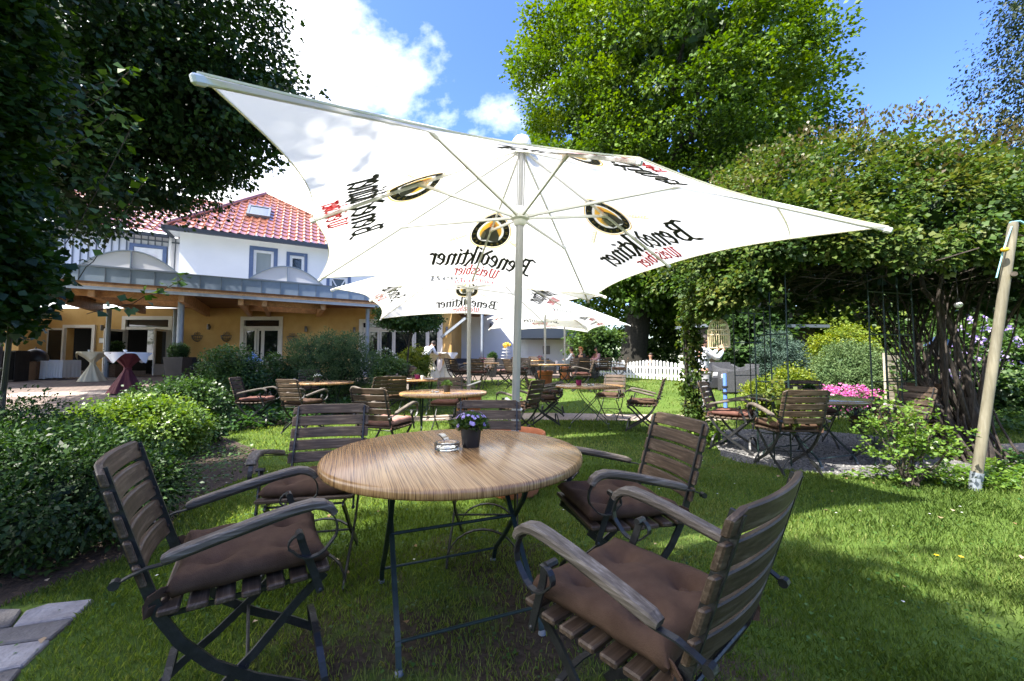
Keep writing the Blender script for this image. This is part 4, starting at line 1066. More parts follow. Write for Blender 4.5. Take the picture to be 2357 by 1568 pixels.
# ------------------------------------------------------------------ restaurant wing with covered terrace
def fr(x0, y0, x1, y1, d):
    a = at(x0, y1, d); b = at(x1, y0, d); return a.x, b.x, a.z, b.z
def holes_wall(m, x0, x1, z0, z1, y, th, holes):
    xs = sorted({x0, x1, *[h[0] for h in holes], *[h[1] for h in holes]}); zs = sorted({z0, z1, *[h[2] for h in holes], *[h[3] for h in holes]})
    for a, b in zip(xs, xs[1:]):
        run = None
        for c, d in zip(zs, zs[1:]):
            cx, cz = (a + b) / 2, (c + d) / 2
            if x0 < cx < x1 and z0 < cz < z1 and not any(h[0] < cx < h[1] and h[2] < cz < h[3] for h in holes):
                m.box(((a + b) / 2, y + th / 2, (c + d) / 2), (b - a, th, d - c))
def frame(m, x0, x1, z0, z1, y, w_, dp, bottom=True):
    m.box((x0 + w_ / 2, y, (z0 + z1) / 2), (w_, dp, z1 - z0)); m.box((x1 - w_ / 2, y, (z0 + z1) / 2), (w_, dp, z1 - z0))
    m.box(((x0 + x1) / 2, y, z1 - w_ / 2), (x1 - x0 - 2 * w_ - .002, dp * .98, w_))
    if bottom: m.box(((x0 + x1) / 2, y, z0 + w_ / 2), (x1 - x0 - 2 * w_ - .002, dp * .98, w_))

YW = 18.8; FL = T(YW) + 0.01
REST = empty('restaurant', (-10, 19, 0), 0, 'ochre restaurant wing with a zinc edged timber canopy on grey columns', 'building')
def rp(m, name, mt, parent=None, smooth=False):
    o = m.build(name, mt, None, smooth); par = parent or REST; o.parent = par
    if par is REST: o.location = (10, -19, 0)
    KIDS.setdefault(par.name, []).append(o); return o
dA = fr(147, 755, 214, 900, YW); dA = (dA[0], dA[1], FL, dA[3])
dB = fr(274, 728, 398, 900, YW); dB = (dB[0], dB[1], FL, dB[3])
wC = fr(549, 729, 652, 900, YW); wC = (wC[0], wC[1], FL, wC[3])
wD = fr(824, 735, 1019, 900, YW); wD = (wD[0], wD[1], FL, wD[3])
xR = at(1039, 800, YW).x; xL = at(115, 800, YW).x; ZS = 3.70
m = MB(); holes_wall(m, xL, xR, FL - .3, ZS - 0.003, YW, 0.30, [dA, dB, wC, wD])
m.box((xL - 0.15, 18.35, (FL + ZS) / 2 - .15), (0.30, 1.5, ZS - FL + .29)); m.box((xL - 2.6, 17.75, (FL + ZS) / 2 - .15), (4.58, 0.3, ZS - FL + .28))
m.box((xR - 0.15, YW + 2.4, (FL + ZS) / 2 - .15), (0.298, 4.2, ZS - FL + .29))
rp(m, 'wall', M['yellow_wall'])
m = MB()                                                  # rooms behind the openings, their dimness put in as near-black walls
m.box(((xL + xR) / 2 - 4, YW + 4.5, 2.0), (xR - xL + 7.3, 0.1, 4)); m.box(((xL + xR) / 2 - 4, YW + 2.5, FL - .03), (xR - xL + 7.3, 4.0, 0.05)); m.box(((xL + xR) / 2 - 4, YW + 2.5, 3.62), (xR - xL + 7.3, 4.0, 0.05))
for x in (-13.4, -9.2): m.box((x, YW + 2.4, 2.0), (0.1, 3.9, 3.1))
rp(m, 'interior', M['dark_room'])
def leaf_door(x, y, z0, z1, w_, ang, name='door_leaf'):
    """open glazed door leaf hinged at (x, y)"""
    R = Matrix.Rotation(ang, 4, 'Z'); Tm = Matrix.Translation((x, y, 0)) @ R
    m = MB(); frame(m, 0, w_, z0, z1, 0, 0.09, 0.05); m.box((w_ / 2, 0, z0 + .30), (w_ - .19, .03, .42)); m.bm.transform(Tm); f = rp(m, name, M['frame_white'])
    m = MB(); m.box((w_ / 2, 0, (z0 + z1) / 2 + .22), (w_ - .182, .012, z1 - z0 - .63)); m.bm.transform(Tm); rp(m, 'pane', M['pane'], f).location = (0, 0, 0)
    return f
m = MB(); frame(m, dA[0] - .16, dA[1] + .16, FL, dA[3] + .14, YW - .03, .14, .08, False); rp(m, 'door_frame', M['frame_white'])
leaf_door(dA[0] - .02, YW - .10, FL + .02, dA[3] - .02, 0.80, radians(182))
# double door with transom
def cased(h, zt0, zt1, tr, bars):
    m = MB(); frame(m, h[0], h[1], h[2], h[3], YW + .04, .17, .16, False)
    m.box(((h[0] + h[1]) / 2, YW + .04, tr), (h[1] - h[0] - .345, .12, .12)); f = rp(m, 'door_frame', M['frame_white'])
    m = MB(); m.box(((h[0] + h[1]) / 2, YW + .07, (tr + h[3]) / 2 - .03), (h[1] - h[0] - .35, .012, h[3] - tr - .24)); rp(m, 'transom_pane', M['pane'], f).location = (0, 0, 0)
    return f
trB = at(300, 756, YW).z
cased(dB, 0, 0, trB, 0)
leaf_door(dB[0] + .19, YW - .05, FL + .02, trB - .08, 0.85, radians(262)); leaf_door(dB[1] - .19, YW - .05, FL + .02, trB - .08, 0.85, radians(-80))
m = MB(); m.box((dB[1] - .75, YW + .16, (FL + trB) / 2), (1.1, .012, trB - FL - .12)); rp(m, 'inner_pane', M['pane'])
fC = cased(wC, 0, 0, at(600, 754, YW).z, 0); trC = at(600, 754, YW).z
fD = cased(wD, 0, 0, at(900, 757, YW).z, 0); trD = at(900, 757, YW).z
def glazed(h, tr, cuts, par):
    xs = [h[0] + .17] + cuts + [h[1] - .17]
    for i, (a, b) in enumerate(zip(xs, xs[1:])):
        m = MB(); yy = YW + .06 + .05 * (i % 2); frame(m, a + .003, b - .003, FL + .02, tr - .063, yy, .085, .045)
        s = rp(m, 'window_sash', M['frame_white'])
        m = MB(); m.box(((a + b) / 2, yy + .004, (FL + tr) / 2), (b - a - .17, .010, tr - FL - .24)); rp(m, 'pane', M['pane'], s).location = (0, 0, 0)
glazed(wC, trC, [at(588, 800, YW).x, at(602, 800, YW).x], fC)
glazed(wD, trD, [at(872, 800, YW).x, at(905, 800, YW).x, at(952, 800, YW).x, at(983, 800, YW).x], fD)

# canopy roof: slab pieces leave two light wells under the barrel rooflights
A0 = Vector((-13.5, 12.8, 0)); EU = Vector((13.2, 7.4, 0)).normalized(); EV = Vector((-EU.y, EU.x, 0))
uR = (Vector((-0.3, 20.2, 0)) - A0).dot(EU); uL = -12.5
def uv(u, v, z): p = A0 + EU * u + EV * v; return Vector((p.x, p.y, z))
def ubox(m, u0, u1, v0, v1, z0, z1, bev=0): m.prism([uv(u0, v0, z0), uv(u1, v0, z0), uv(u1, v1, z0), uv(u0, v1, z0)], (0, 0, z1 - z0))
def uof(px, v, z=4.3):  # u coordinate where the vertical line through v shows at px
    lo, hi = uL, uR
    for _ in range(50):
        mid = (lo + hi) / 2; p = uv(mid, v, z)
        if p.x / p.y * FPX * 1.0 + PW / 2 < px: lo = mid
        else: hi = mid
    return lo
W1 = (uof(215, 1.6) , uof(405, 1.6)); W2 = (uof(582, 1.6), uof(727, 1.6)); VW = (0.75, 2.55)
ZT = 4.24
m = MB()
for (a, b, c, d) in ((uL, uR, 0.06, VW[0]), (uL, W1[0], VW[0], VW[1]), (W1[1], W2[0], VW[0], VW[1]), (W2[1], uR, VW[0], VW[1]), (uL, uR, VW[1], 6.5)): ubox(m, a, b, c, d, ZS + .10, ZT - .02)
rp(m, 'roof_deck', M['zinc_dark'])
m = MB()
for (a, b, c, d) in ((uL, uR, 0.02, VW[0] - .02), (uL, W1[0] - .02, VW[0] - .02, VW[1] + .02), (W1[1] + .02, W2[0] - .02, VW[0] - .02, VW[1] + .02), (W2[1] + .02, uR - .1, VW[0] - .02, VW[1] + .02), (uL, uR - .1, VW[1] + .02, 6.4)): ubox(m, a, b, c, d, ZS, ZS + .098)
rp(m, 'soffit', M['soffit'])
m = MB(); ubox(m, uL, uR + .02, 0.0, .055, ZS + .075, ZT); ubox(m, uR - .035, uR + .02, .057, 5.5, ZS + .075, ZT)
fas = rp(m, 'fascia', M['zinc'])
m = MB(); u = uL + .3
while u < uR: ubox(m, u, u + .018, -.022, -.001, ZS + .075, ZT); u += .62
ubox(m, uL, uR + .03, -.03, .10, ZT + .001, ZT + .03)
rp(m, 'seam', M['zinc_dark'], fas).location = (0, 0, 0)
m = MB(); ubox(m, uL, uR, .03, .10, ZS - .10, ZS + .072); rp(m, 'edge_board', M['larch'])
m = MB(); ubox(m, uL, uR - 1.2, -.10, -.04, ZS - .21, ZS - .13); ubox(m, uL, uR - 1.2, -.102, .0, ZS - .128, ZS - .10); rp(m, 'awning_rail', M['steel'])
# timber beams
for px, v0, v1 in ((200, .12, 5.5), (408, .12, 5.5), (545, .12, 4.6), (600, .12, 4.2), (735, .12, 3.2), (905, .12, 2.2), (40, .12, 6)):
    uu = uof(px, 0.3, ZS)
    m = MB(); m.prism([uv(uu, v0, ZS - .42), uv(uu + .16, v0, ZS - .42), uv(uu + .16, v1, ZS - .42), uv(uu, v1, ZS - .42)], (0, 0, .418)); o = rp(m, 'roof_beam', M['larch'])
for wl in (W1, W2):
    for v in (VW[1] + .01, VW[0] - .15):
        m = MB(); ubox(m, wl[0] - .3, wl[1] + .3, v, v + .12, ZS - .34, ZS - .002); rp(m, 'roof_beam', M['larch'])
    m = MB(); ubox(m, wl[0] - .06, wl[0] - .001, VW[0], VW[1], ZS - .1, ZT + .12); ubox(m, wl[1] + .001, wl[1] + .06, VW[0], VW[1], ZS - .1, ZT + .12); ubox(m, wl[0] - .06, wl[1] + .06, VW[1] + .001, VW[1] + .06, ZS, ZT + .12); rp(m, 'well_lining', M['larch'])
# barrel rooflights
for wl in (W1, W2):
    cx = (wl[0] + wl[1]) / 2; hw = (wl[1] - wl[0]) / 2 + .12; zb = ZT + .14; Hh = 0.62; n = 20
    m = MB(); ubox(m, wl[0] - .14, wl[1] + .14, VW[0] - .2, VW[0] - .06, ZT - .01, zb + .02); ubox(m, wl[0] - .14, wl[1] + .14, VW[1] + .07, VW[1] + .2, ZT - .01, zb + .02)
    sk = rp(m, 'rooflight', M['zinc_dark'])
    arc = [(cx + hw * (-1 + 2 * i / n), zb + Hh * (1 - (-1 + 2 * i / n) ** 2)) for i in range(n + 1)]
    m = MB()
    for v in (VW[0] - .14, VW[1] + .14): m.poly([uv(a, v, z) for a, z in arc])
    for (a, z), (b, z2_) in zip(arc, arc[1:]): m.poly([uv(a, VW[0] - .139, z + .001), uv(b, VW[0] - .139, z2_ + .001), uv(b, VW[1] + .139, z2_ + .001), uv(a, VW[1] + .139, z + .001)])
    rp(m, 'glazing', M['poly'], sk).location = (0, 0, 0)
    m = MB()
    for v in (VW[0] - .16, VW[1] + .16): m.strip([uv(a, v, z + .012) for a, z in arc], .05, .035, EV)
    m.bar(uv(cx, VW[0] - .165, zb), uv(cx, VW[0] - .165, zb + Hh), .06, .03, up=EU); ubox(m, cx - hw, cx + hw, VW[0] - .17, VW[0] - .142, zb - .03, zb + .03)
    rp(m, 'glazing_bar', M['zinc'], sk).location = (0, 0, 0)
# grey columns
for px, d, r in ((247, 17.3, .085), (413, 14.6, .10), (401, 17.6, .085), (845, 17.4, .085), (1110, 19.0, .075)):
    x = at(px, 800, d).x
    m = MB(); m.lathe([(r * 1.5, 0), (r * 1.5, .015), (r, .02), (r, ZS - .25 - T(d)), (r * 1.5, ZS - .24 - T(d)), (r * 1.5, ZS - .22 - T(d))], (x, d, T(d) + .006), 18); rp(m, 'column', M['steel'], None, True)
m = MB(); p = at(1020, 752, 18.6); m.bar((p.x - .1, 18.75, p.z - .5), (p.x + 1.1, 18.2, p.z + .35), .08, .12); rp(m, 'roof_brace', M['steel'])

# wall lamps, baskets and the notice by the door
def wall_lamp(px, py, d, label):
    p = at(px, py, d); o = empty('wall_lamp', (p.x, d, p.z), 0, label, 'wall lamp', 'wall lamps on the restaurant')
    MB().lathe([(0, -.13), (.055, -.13), (.058, -.12), (.058, .12), (.050, .13), (.045, .11), (0, .11)], (0, -.09, 0), 18).build('shade', M['lamp_shell'], o, True); MB().box((0, -.015, 0), (.08, .03, .10)).build('bracket', M['lamp_shell'], o)
for px, py, d, lb in ((69, 739, 17.6, 'wall lamp on the projecting pier beside the white cloth rack'), (239, 755, YW, 'wall lamp between the dark doorway and the grey column'), (483, 753, YW, 'wall lamp above the gap between two wire baskets'),
                      (706, 758, YW, 'wall lamp above the single wire basket, past the sliding window'), (829 - 12, 760, YW, 'wall lamp just before the wide glazed doors'), (1029, 759, YW, 'wall lamp on the narrow ochre pier beside the white annex')): wall_lamp(px, py, d, lb)
def basket(px, py, label):
    p = at(px, py, YW); o = empty('wall_basket', (p.x, YW - .02, p.z), 0, label, 'wall basket', 'wire baskets on the ochre wall')
    m = MB(); R = .24
    for k in range(9):
        a = pi * k / 8; m.tube([(R * cos(a), -R * .8 * sin(a), 0), (R * .85 * cos(a), -R * .66 * sin(a), -.14), (R * .45 * cos(a), -R * .36 * sin(a), -.25), (0, -.01, -.29)], .010, 5)
    for s, z in ((1, 0), (.86, -.13)): m.tube([(R * s * cos(pi * k / 12), -R * .8 * s * sin(pi * k / 12), z) for k in range(13)], .012, 5)
    m.tube([(-R, 0, 0), (R, 0, 0)], .012, 5); m.build('bowl', M['lamp_shell'], o)
    m = MB()
    for s in (-1, 1): m.tube([(s * .10, -.01, 0)] + [(s * (.09 + .05 * cos(t)), -.012, .10 + .05 * sin(t)) for t in [pi * i / 5 for i in range(9)]], .009, 5)
    m.tube([(0, -.01, 0), (0, -.01, .2)], .01, 5); m.build('scroll', M['lamp_shell'], o)
basket(455, 773, 'wire wall basket, first along from the grey column pair'); basket(522, 773, 'wire wall basket between the wall lamp and the sliding window'); basket(673, 775, 'wire wall basket past the sliding window, above the juniper')
p = at(236, 784, YW - .03); o = empty('notice_case', (p.x, YW - .03, p.z), 0, 'small framed notice case on the wall beside the dark doorway', 'notice case'); MB().box((0, 0, 0), (.30, .04, .26)).build('frame', M['lamp_shell'], o); MB().box((0, -.023, 0), (.25, .008, .21)).build('sheet', M['white_paint'], o)
p = at(274, 695, 15.6); MB_ = MB().box((0, 0, 0), (.22, .26, .26), Matrix.Rotation(.4, 3, 'Z'), .02); o = MB_.build('loudspeaker', M['steel'], None); o.location = (p.x, 15.6, p.z - .02); tag(o, 'small grey loudspeaker hung under the lit timber beams', 'loudspeaker')

# ------------------------------------------------------------------ white house behind
K = Vector((at(412, 600, 17.3).x, 17.3, 0)); F1 = Vector((cos(radians(28)), sin(radians(28)), 0)); F2 = Vector((-F1.y, F1.x, 0)); NF = -F2
HOUSE = empty('white_house', tuple(K), 0, 'white rendered house with red pantile roof behind the zinc canopy', 'house')
def hp(m, name, mt, parent=None, smooth=False):
    o = m.build(name, mt, None, smooth); par = parent or HOUSE; o.parent = par
    if par is HOUSE: o.location = -K
    KIDS.setdefault(par.name, []).append(o); return o
def st(s, t, z): p = K + F1 * s + F2 * t; return Vector((p.x, p.y, z))
def sbox(m, s0, s1, t0, t1, z0, z1): m.prism([st(s0, t0, z0), st(s1, t0, z0), st(s1, t1, z0), st(s0, t1, z0)], (0, 0, z1 - z0))
EZ = 7.0
def plane_uv(px, py):
    p = on_plane(px, py, K, NF); return (p - K).dot(F1), p.z
w1a = plane_uv(575, 566); w1b = plane_uv(636, 690); w2a = plane_uv(660, 580); w2b = plane_uv(706, 655); w3a = plane_uv(752, 628); w3b = plane_uv(806, 700)
def hwall(m, s0, s1, t, th, z0, z1, holes):
    xs = sorted({s0, s1, *[h[0] for h in holes], *[h[1] for h in holes]}); zs = sorted({z0, z1, *[h[2] for h in holes], *[h[3] for h in holes]})
    for a, b in zip(xs, xs[1:]):
        for c, d in zip(zs, zs[1:]):
            if not any(h[0] < (a + b) / 2 < h[1] and h[2] < (c + d) / 2 < h[3] for h in holes): sbox(m, a, b, t, t + th, c, d)
hol = [(w1a[0], w1b[0], w1b[1], w1a[1]), (w2a[0], w2b[0], w2b[1], w2a[1]), (w3a[0], w3b[0], w3b[1], w3a[1])]
m = MB(); hwall(m, 0, 9.0, 0, .3, 3.9, EZ, hol); sbox(m, 0, .3, .302, 6.0, 3.9, EZ - .01); hp(m, 'wall', M['white_wall'])
# older wing with boarded wall
m = MB(); hp0 = -10.0; sbox(m, hp0, -.002, 1.1, 1.4, 3.9, EZ - .15)
x = hp0
hp(m, 'boarded_wall', M['lilac_wall'])
m = MB(); x = hp0
while x < -.05: sbox(m, x, x + .035, 1.06, 1.098, 3.9, EZ - .2); x += .24
sbox(m, hp0, -.05, 1.04, 1.059, EZ - .42, EZ - .36)
hp(m, 'batten', M['zinc_dark'])
def hwin(h, t, trim=.15, kind='plain'):
    s0, s1, z0, z1 = h
    m = MB(); sbox(m, s0 - .005, s0 + trim, t - .03, t + .12, z0 - .01, z1 + .01); sbox(m, s1 - trim, s1 + .005, t - .03, t + .12, z0 - .01, z1 + .01); sbox(m, s0 + trim + .001, s1 - trim - .001, t - .029, t + .12, z1 - trim, z1 + .01)
    f = hp(m, 'window', M['blue_trim'])
    a, b, c, d = s0 + trim + .002, s1 - trim - .002, z0, z1 - trim - .002
    m = MB(); wq = .11
    for q in ((a, a + wq, c, d), (b - wq, b, c, d), (a + wq + .001, b - wq - .001, d - wq, d), (a + wq + .001, b - wq - .001, c, c + wq)): sbox(m, q[0], q[1], t + .02, t + .10, q[2], q[3])
    if kind == 'cross':
        m.bar(st(a + .1, t + .06, c + .1), st(b - .1, t + .06, d - .1), .06, .05); m.bar(st(a + .1, t + .075, d - .1), st(b - .1, t + .075, c + .1), .06, .05)
    hp(m, 'frame', M['white_paint'], f).location = (0, 0, 0)
    m = MB(); sbox(m, a + wq, b - wq, t + .11, t + .12, c + wq, d - wq); hp(m, 'pane', M['pane'], f).location = (0, 0, 0)
    if kind == 'curtain':
        m = MB(); n = 24; P0 = [st(a + wq + (b - a - 2 * wq) * i / n, t + .10 - .012 * (i % 2), 0) for i in range(n + 1)]
        for p, q in zip(P0, P0[1:]): m.poly([(p.x, p.y, c + wq), (q.x, q.y, c + wq), (q.x, q.y, d - wq), (p.x, p.y, d - wq)])
        hp(m, 'curtain', M['curtain'], f).location = (0, 0, 0)
hwin(hol[0], 0, .16, 'curtain'); hwin(hol[1], 0, .14); hwin(hol[2], 0, .14, 'cross')
pw = on_plane(300, 560, K + F2 * 1.1, NF); pw2 = on_plane(384, 610, K + F2 * 1.1, NF); sA = (pw - K).dot(F1); sB = (pw2 - K).dot(F1)
m = MB(); sbox(m, sA, sB, 1.0, 1.059, pw.z - .14, pw.z); sbox(m, sA, sA + .14, 1.0, 1.059, 4.3, pw.z - .141); sbox(m, sB - .14, sB, 1.0, 1.059, 4.3, pw.z - .141); f = hp(m, 'window', M['blue_trim'])
m = MB(); sbox(m, sA + .15, sB - .15, 1.03, 1.058, 4.3, pw.z - .15); hp(m, 'frame', M['white_paint'], f).location = (0, 0, 0)
m = MB(); sbox(m, sA + .35, sB - .35, 1.01, 1.028, 4.3, pw.z - .42); hp(m, 'pane', M['poly'], f).location = (0, 0, 0)
m = MB(); m.tube([st(-.55, .95, EZ - .15), st(-.55, .98, 4.2)], .055, 8); hp(m, 'downpipe', M['white_paint'])
# pantile roofs
M['tile'] = mat('red_pantile', (0.25, 0.090, 0.058), 0.22, (0.36, 0.16, 0.11), 3.2, coat=0.9, spec=0.9, bump=0.05)
def pantile(m, O, eu, ev, en, L, Hh, inside):
    """corrugated tile field: eu along eave, ev up the slope"""
    tw, tl = .33, .42; sub = 6; nu = int(L / tw * sub); nv = int(Hh / tl)
    prev = None
    for j in range(nv):
        for row in (0, 1):
            v = (j + (0.0 if row == 0 else 0.999)) * tl; lift = .045 if row == 0 else .005
            cur = []
            for i in range(nu + 1):
                u = i * tw / sub; ph = u / tw * 2 * pi; bump_ = .055 * (0.6 * cos(ph) + 0.25 * cos(2 * ph + .7))
                cur.append((u, v, m.bm.verts.new(O + eu * u + ev * v + en * (bump_ + lift))))
            if prev is not None:
                for a, b, c, d in zip(prev, prev[1:], cur[1:], cur):
                    if inside((a[0] + b[0]) / 2, (a[1] + d[1]) / 2): m.bm.faces.new((a[2], b[2], c[2], d[2]))
            prev = cur
    bmesh.ops.delete(m.bm, geom=[v for v in m.bm.verts if not v.link_faces], context='VERTS')
OV = .42; AP = (2.9, 4.2, 10.75); SR = 8.6
c0 = st(-OV, -OV, EZ); ap = st(*AP); c1 = st(SR + OV, -OV, EZ); cb = st(-OV, 9.0, EZ)
def face_roof(m, O, eu, apex, L, inside_pts):
    ev = (apex - O); ev = ev - eu * ev.dot(eu); Hh = ev.length; ev = ev.normalized(); en = eu.cross(ev)
    if en.z < 0: en = -en
    P = [((q - O).dot(eu), (q - O).dot(ev)) for q in inside_pts]
    def ins(u, v):
        r = False; n = len(P)
        for i in range(n):
            (x1, y1), (x2, y2) = P[i], P[(i + 1) % n]
            if (y1 > v) != (y2 > v) and u < (x2 - x1) * (v - y1) / (y2 - y1 + 1e-12) + x1: r = not r
        return r
    pantile(m, O, eu, ev, en, L, Hh + .3, ins); return ev, en
m = MB(); ev1, en1 = face_roof(m, c0, F1, ap, SR + 2 * OV, [c0, c1, ap + F1 * .02, ap]); hp(m, 'roof', M['tile'], None, True)
m = MB(); face_roof(m, cb, -F2, ap, 9.4, [cb, c0, ap]); hp(m, 'roof', M['tile'], None, True)
mr = st(-14, .75, EZ - .1); top = st(-14, 6.0, 10.35); e_ = st(9, 6.0, 10.35)
m = MB(); face_roof(m, mr, F1, top, 24, [mr, st(10, .75, EZ - .1), st(10, 6.0, 10.35), top]); hp(m, 'roof', M['tile'], None, True)
def ridge(m, a, b, r=.11):
    n = max(2, int((b - a).length / .36)); d = (b - a) / n
    for i in range(n): m.tube([a + d * i, a + d * (i + 1.06)], [r * 1.0, r * 1.12], 8)
for a_, b_ in ((c0 + Vector((0, 0, .08)), ap + Vector((0, 0, .05))), (c1 + Vector((0, 0, .08)), ap + Vector((0, 0, .05))), (top, e_)):
    m = MB(); ridge(m, a_, b_); hp(m, 'ridge', M['tile'], None, True)
m = MB(); sbox(m, -OV - .05, SR + OV, -OV - .12, -OV + .05, EZ - .20, EZ - .02); sbox(m, -OV - .12, -OV + .02, -OV - .12, 1.0, EZ - .199, EZ - .019); sbox(m, -14, -OV - .13, .62, .78, EZ - .28, EZ - .14); hp(m, 'gutter', M['gutter'])
m = MB(); sbox(m, -OV + .021, SR, -OV + .051, -.001, EZ - .13, EZ - .06); sbox(m, -OV + .021, -.001, .0, 1.0, EZ - .128, EZ - .062); hp(m, 'eave_soffit', M['white_paint'])
pr = on_plane(597, 492, c0, en1); uu = (pr - c0).dot(F1); vv = (pr - c0).dot(ev1)
def rl(a, b, h): return c0 + F1 * (uu + a) + ev1 * (vv + b) + en1 * h
m = MB()
for q in ((-.5, .5, .52, .62), (-.5, .5, -.62, -.52), (-.5, -.40, -.519, .519), (.40, .5, -.519, .519)): m.prism([rl(q[0], q[2], .02), rl(q[1], q[2], .02), rl(q[1], q[3], .02), rl(q[0], q[3], .02)], en1 * .16)
f = hp(m, 'skylight', M['zinc_dark']); m = MB(); m.poly([rl(-.4, -.52, .15), rl(.4, -.52, .15), rl(.4, .52, .15), rl(-.4, .52, .15)]); 
sm, snt, sb = nodes('sky_glass'); sb.inputs['Base Color'].default_value = (.25, .28, .33, 1); sb.inputs['Roughness'].default_value = .04; sb.inputs['Metallic'].default_value = .9; M['skyglass'] = sm
hp(m, 'pane', M['skyglass'], f).location = (0, 0, 0)

# ------------------------------------------------------------------ white annex at the far end
YA = 22.5; ANX = empty('white_annex', (1, YA, 0), 0, 'plain white annex with a dark flat roof edge and a recessed bar front', 'building')
def ap_(m, name, mt, par=None):
    o = m.build(name, mt, None); q = par or ANX; o.parent = q
    if q is ANX: o.location = (-1, -YA, 0)
    KIDS.setdefault(q.name, []).append(o); return o
xa = at(1030, 800, YA).x; xb = at(1196, 800, YA).x; xc = at(1345, 800, YA).x
m = MB(); m.box(((xa + xb) / 2, YA + .2, 2.0), (xb - xa, .4, 4.6)); m.box(((xb + xc) / 2 + .2, YA + 1.6, 1.55), (xc - xb + .4, .3, 2.3)); ap_(m, 'wall', M['lilac_wall'])
m = MB(); m.box(((xb + xc) / 2 + .35, YA + .8, 2.75), (xc - xb + .66, 2.0, .55)); ap_(m, 'roof_edge', M['gutter'])
m = MB(); m.box((xb + .2, YA + 1.42, 1.75), (.7, .06, 1.5)); ap_(m, 'door', M['white_paint'])
m = MB(); m.box((at(1258, 790, YA + 1.4).x, YA + 1.43, 1.85), (.42, .05, .5)); ap_(m, 'picture_panel', M['lamp_shell'])
m = MB(); m.box(((xa + xb) / 2, YA + .1, 4.42), (xb - xa + .3, .8, .18)); ap_(m, 'parapet', M['gutter'])
for px, py, d, lb in ((1081, 750, YA, 'wall lamp on the white annex, nearer the restaurant corner'), (1130, 750, YA, 'wall lamp on the white annex between the two parasol poles'), (1235, 770, YA + 1.45, 'wall lamp in the recessed bar front, before the picture panel'), (1277, 770, YA + 1.45, 'wall lamp in the recessed bar front, past the picture panel')): wall_lamp(px, py, d, lb)
# ------------------------------------------------------------------ trees
def tree(x, y, label, crowns, mt, trunk, group=None, name='tree', bark='bark', limbs=8, z0=None, limb_r=0.10):
    """crowns: list of (centre, radii, clumps, leaves per clump, clump size, leaf, seed, dict)"""
    o = empty(name, (x, y, T(y) if z0 is None else z0), 0, label, 'tree', group); bz = o.location.z
    h, r0, r1, lean = trunk
    m = MB(); top = Vector((lean[0], lean[1], h)); pts = []; rs = []
    for i in range(9):
        t = i / 8; pts.append(top * t + Vector((.06 * sin(3 * t + x), .06 * sin(4 * t + y), 0)) * h * .12); rs.append(r0 * (1.35 if i == 0 else 1) * (1 - t) + r1 * t)
    m.tube(pts, rs, 12)
    c, rad = crowns[0][0], crowns[0][1]
    for i in range(limbs):
        a = 2 * pi * i / limbs + random.uniform(-.3, .3); ph = random.uniform(.1, 1.0); st_ = pts[5 + i % 4]
        e = Vector((c[0] - x + rad[0] * .78 * cos(a) * cos(ph * .8), c[1] - y + rad[1] * .78 * sin(a) * cos(ph * .8), c[2] - bz + rad[2] * .62 * sin(ph * 1.5 - .5)))
        limb(m, st_, e, r1 * .75, .02, 6, .05)
    m.build('trunk', M[bark], o, True)
    for (c, rad, nc, per, cs, lf, seed, kw) in crowns:
        crown('crown', (c[0] - x, c[1] - y, c[2] - bz), rad, nc, per, cs, lf, M[mt], o, seed, **kw)
    return o

# big beech behind the lawn
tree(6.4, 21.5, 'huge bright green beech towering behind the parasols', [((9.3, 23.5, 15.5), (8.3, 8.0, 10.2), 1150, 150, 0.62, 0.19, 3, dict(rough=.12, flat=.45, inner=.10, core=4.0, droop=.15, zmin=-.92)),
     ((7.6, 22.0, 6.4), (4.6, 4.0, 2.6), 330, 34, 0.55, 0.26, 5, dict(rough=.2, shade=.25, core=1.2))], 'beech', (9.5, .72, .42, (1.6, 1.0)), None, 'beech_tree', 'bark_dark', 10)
tree(8.2, 17.6, 'thick brown trunked tree beside the beech, in front of the dark shed', [((9.6, 18.4, 6.6), (3.4, 3.0, 2.6), 340, 34, .5, .22, 8, dict(shade=.22, core=1.0))], 'beech', (4.6, .60, .40, (.3, .2)), None, 'tree', 'bark', 6)
# dark maple over the terrace
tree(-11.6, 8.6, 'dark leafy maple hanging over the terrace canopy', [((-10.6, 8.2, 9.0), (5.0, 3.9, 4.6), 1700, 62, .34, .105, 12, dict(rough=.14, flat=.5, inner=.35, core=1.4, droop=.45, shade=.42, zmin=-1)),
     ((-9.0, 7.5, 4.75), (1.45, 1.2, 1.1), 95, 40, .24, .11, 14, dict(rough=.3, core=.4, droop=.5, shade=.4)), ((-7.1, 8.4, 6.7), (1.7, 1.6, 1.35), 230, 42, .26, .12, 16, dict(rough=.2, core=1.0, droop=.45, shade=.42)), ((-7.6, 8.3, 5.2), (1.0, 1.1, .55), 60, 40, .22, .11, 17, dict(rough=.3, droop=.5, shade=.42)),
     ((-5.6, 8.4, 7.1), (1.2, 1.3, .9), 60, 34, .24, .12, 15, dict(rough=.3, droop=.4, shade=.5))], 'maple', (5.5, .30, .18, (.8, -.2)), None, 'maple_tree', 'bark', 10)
# tree that shades the front table, beside the terrace behind the camera
tree(-5.6, -3.0, 'broad leafy tree beside the garden seats', [((-6.0, -4.0, 10.4), (2.75, 2.2, 2.0), 520, 40, .34, .20, 21, dict(rough=.10, core=4.0, inner=.5))], 'maple', (8.8, .26, .14, (-.6, -.4)), None, 'tree', 'bark', 7)
# birch whose drooping sprays hang in at the edge
tree(13.6, 7.4, 'birch with fine drooping sprays hanging in at the top corner', [((13.1, 7.2, 7.4), (3.5, 2.8, 3.4), 900, 70, .24, .065, 31, dict(rough=.25, flat=1.2, droop=1.0, inner=.4, core=.3))], 'birch', (8.0, .16, .08, (-.6, 0)), None, 'birch_tree', 'bark', 9)

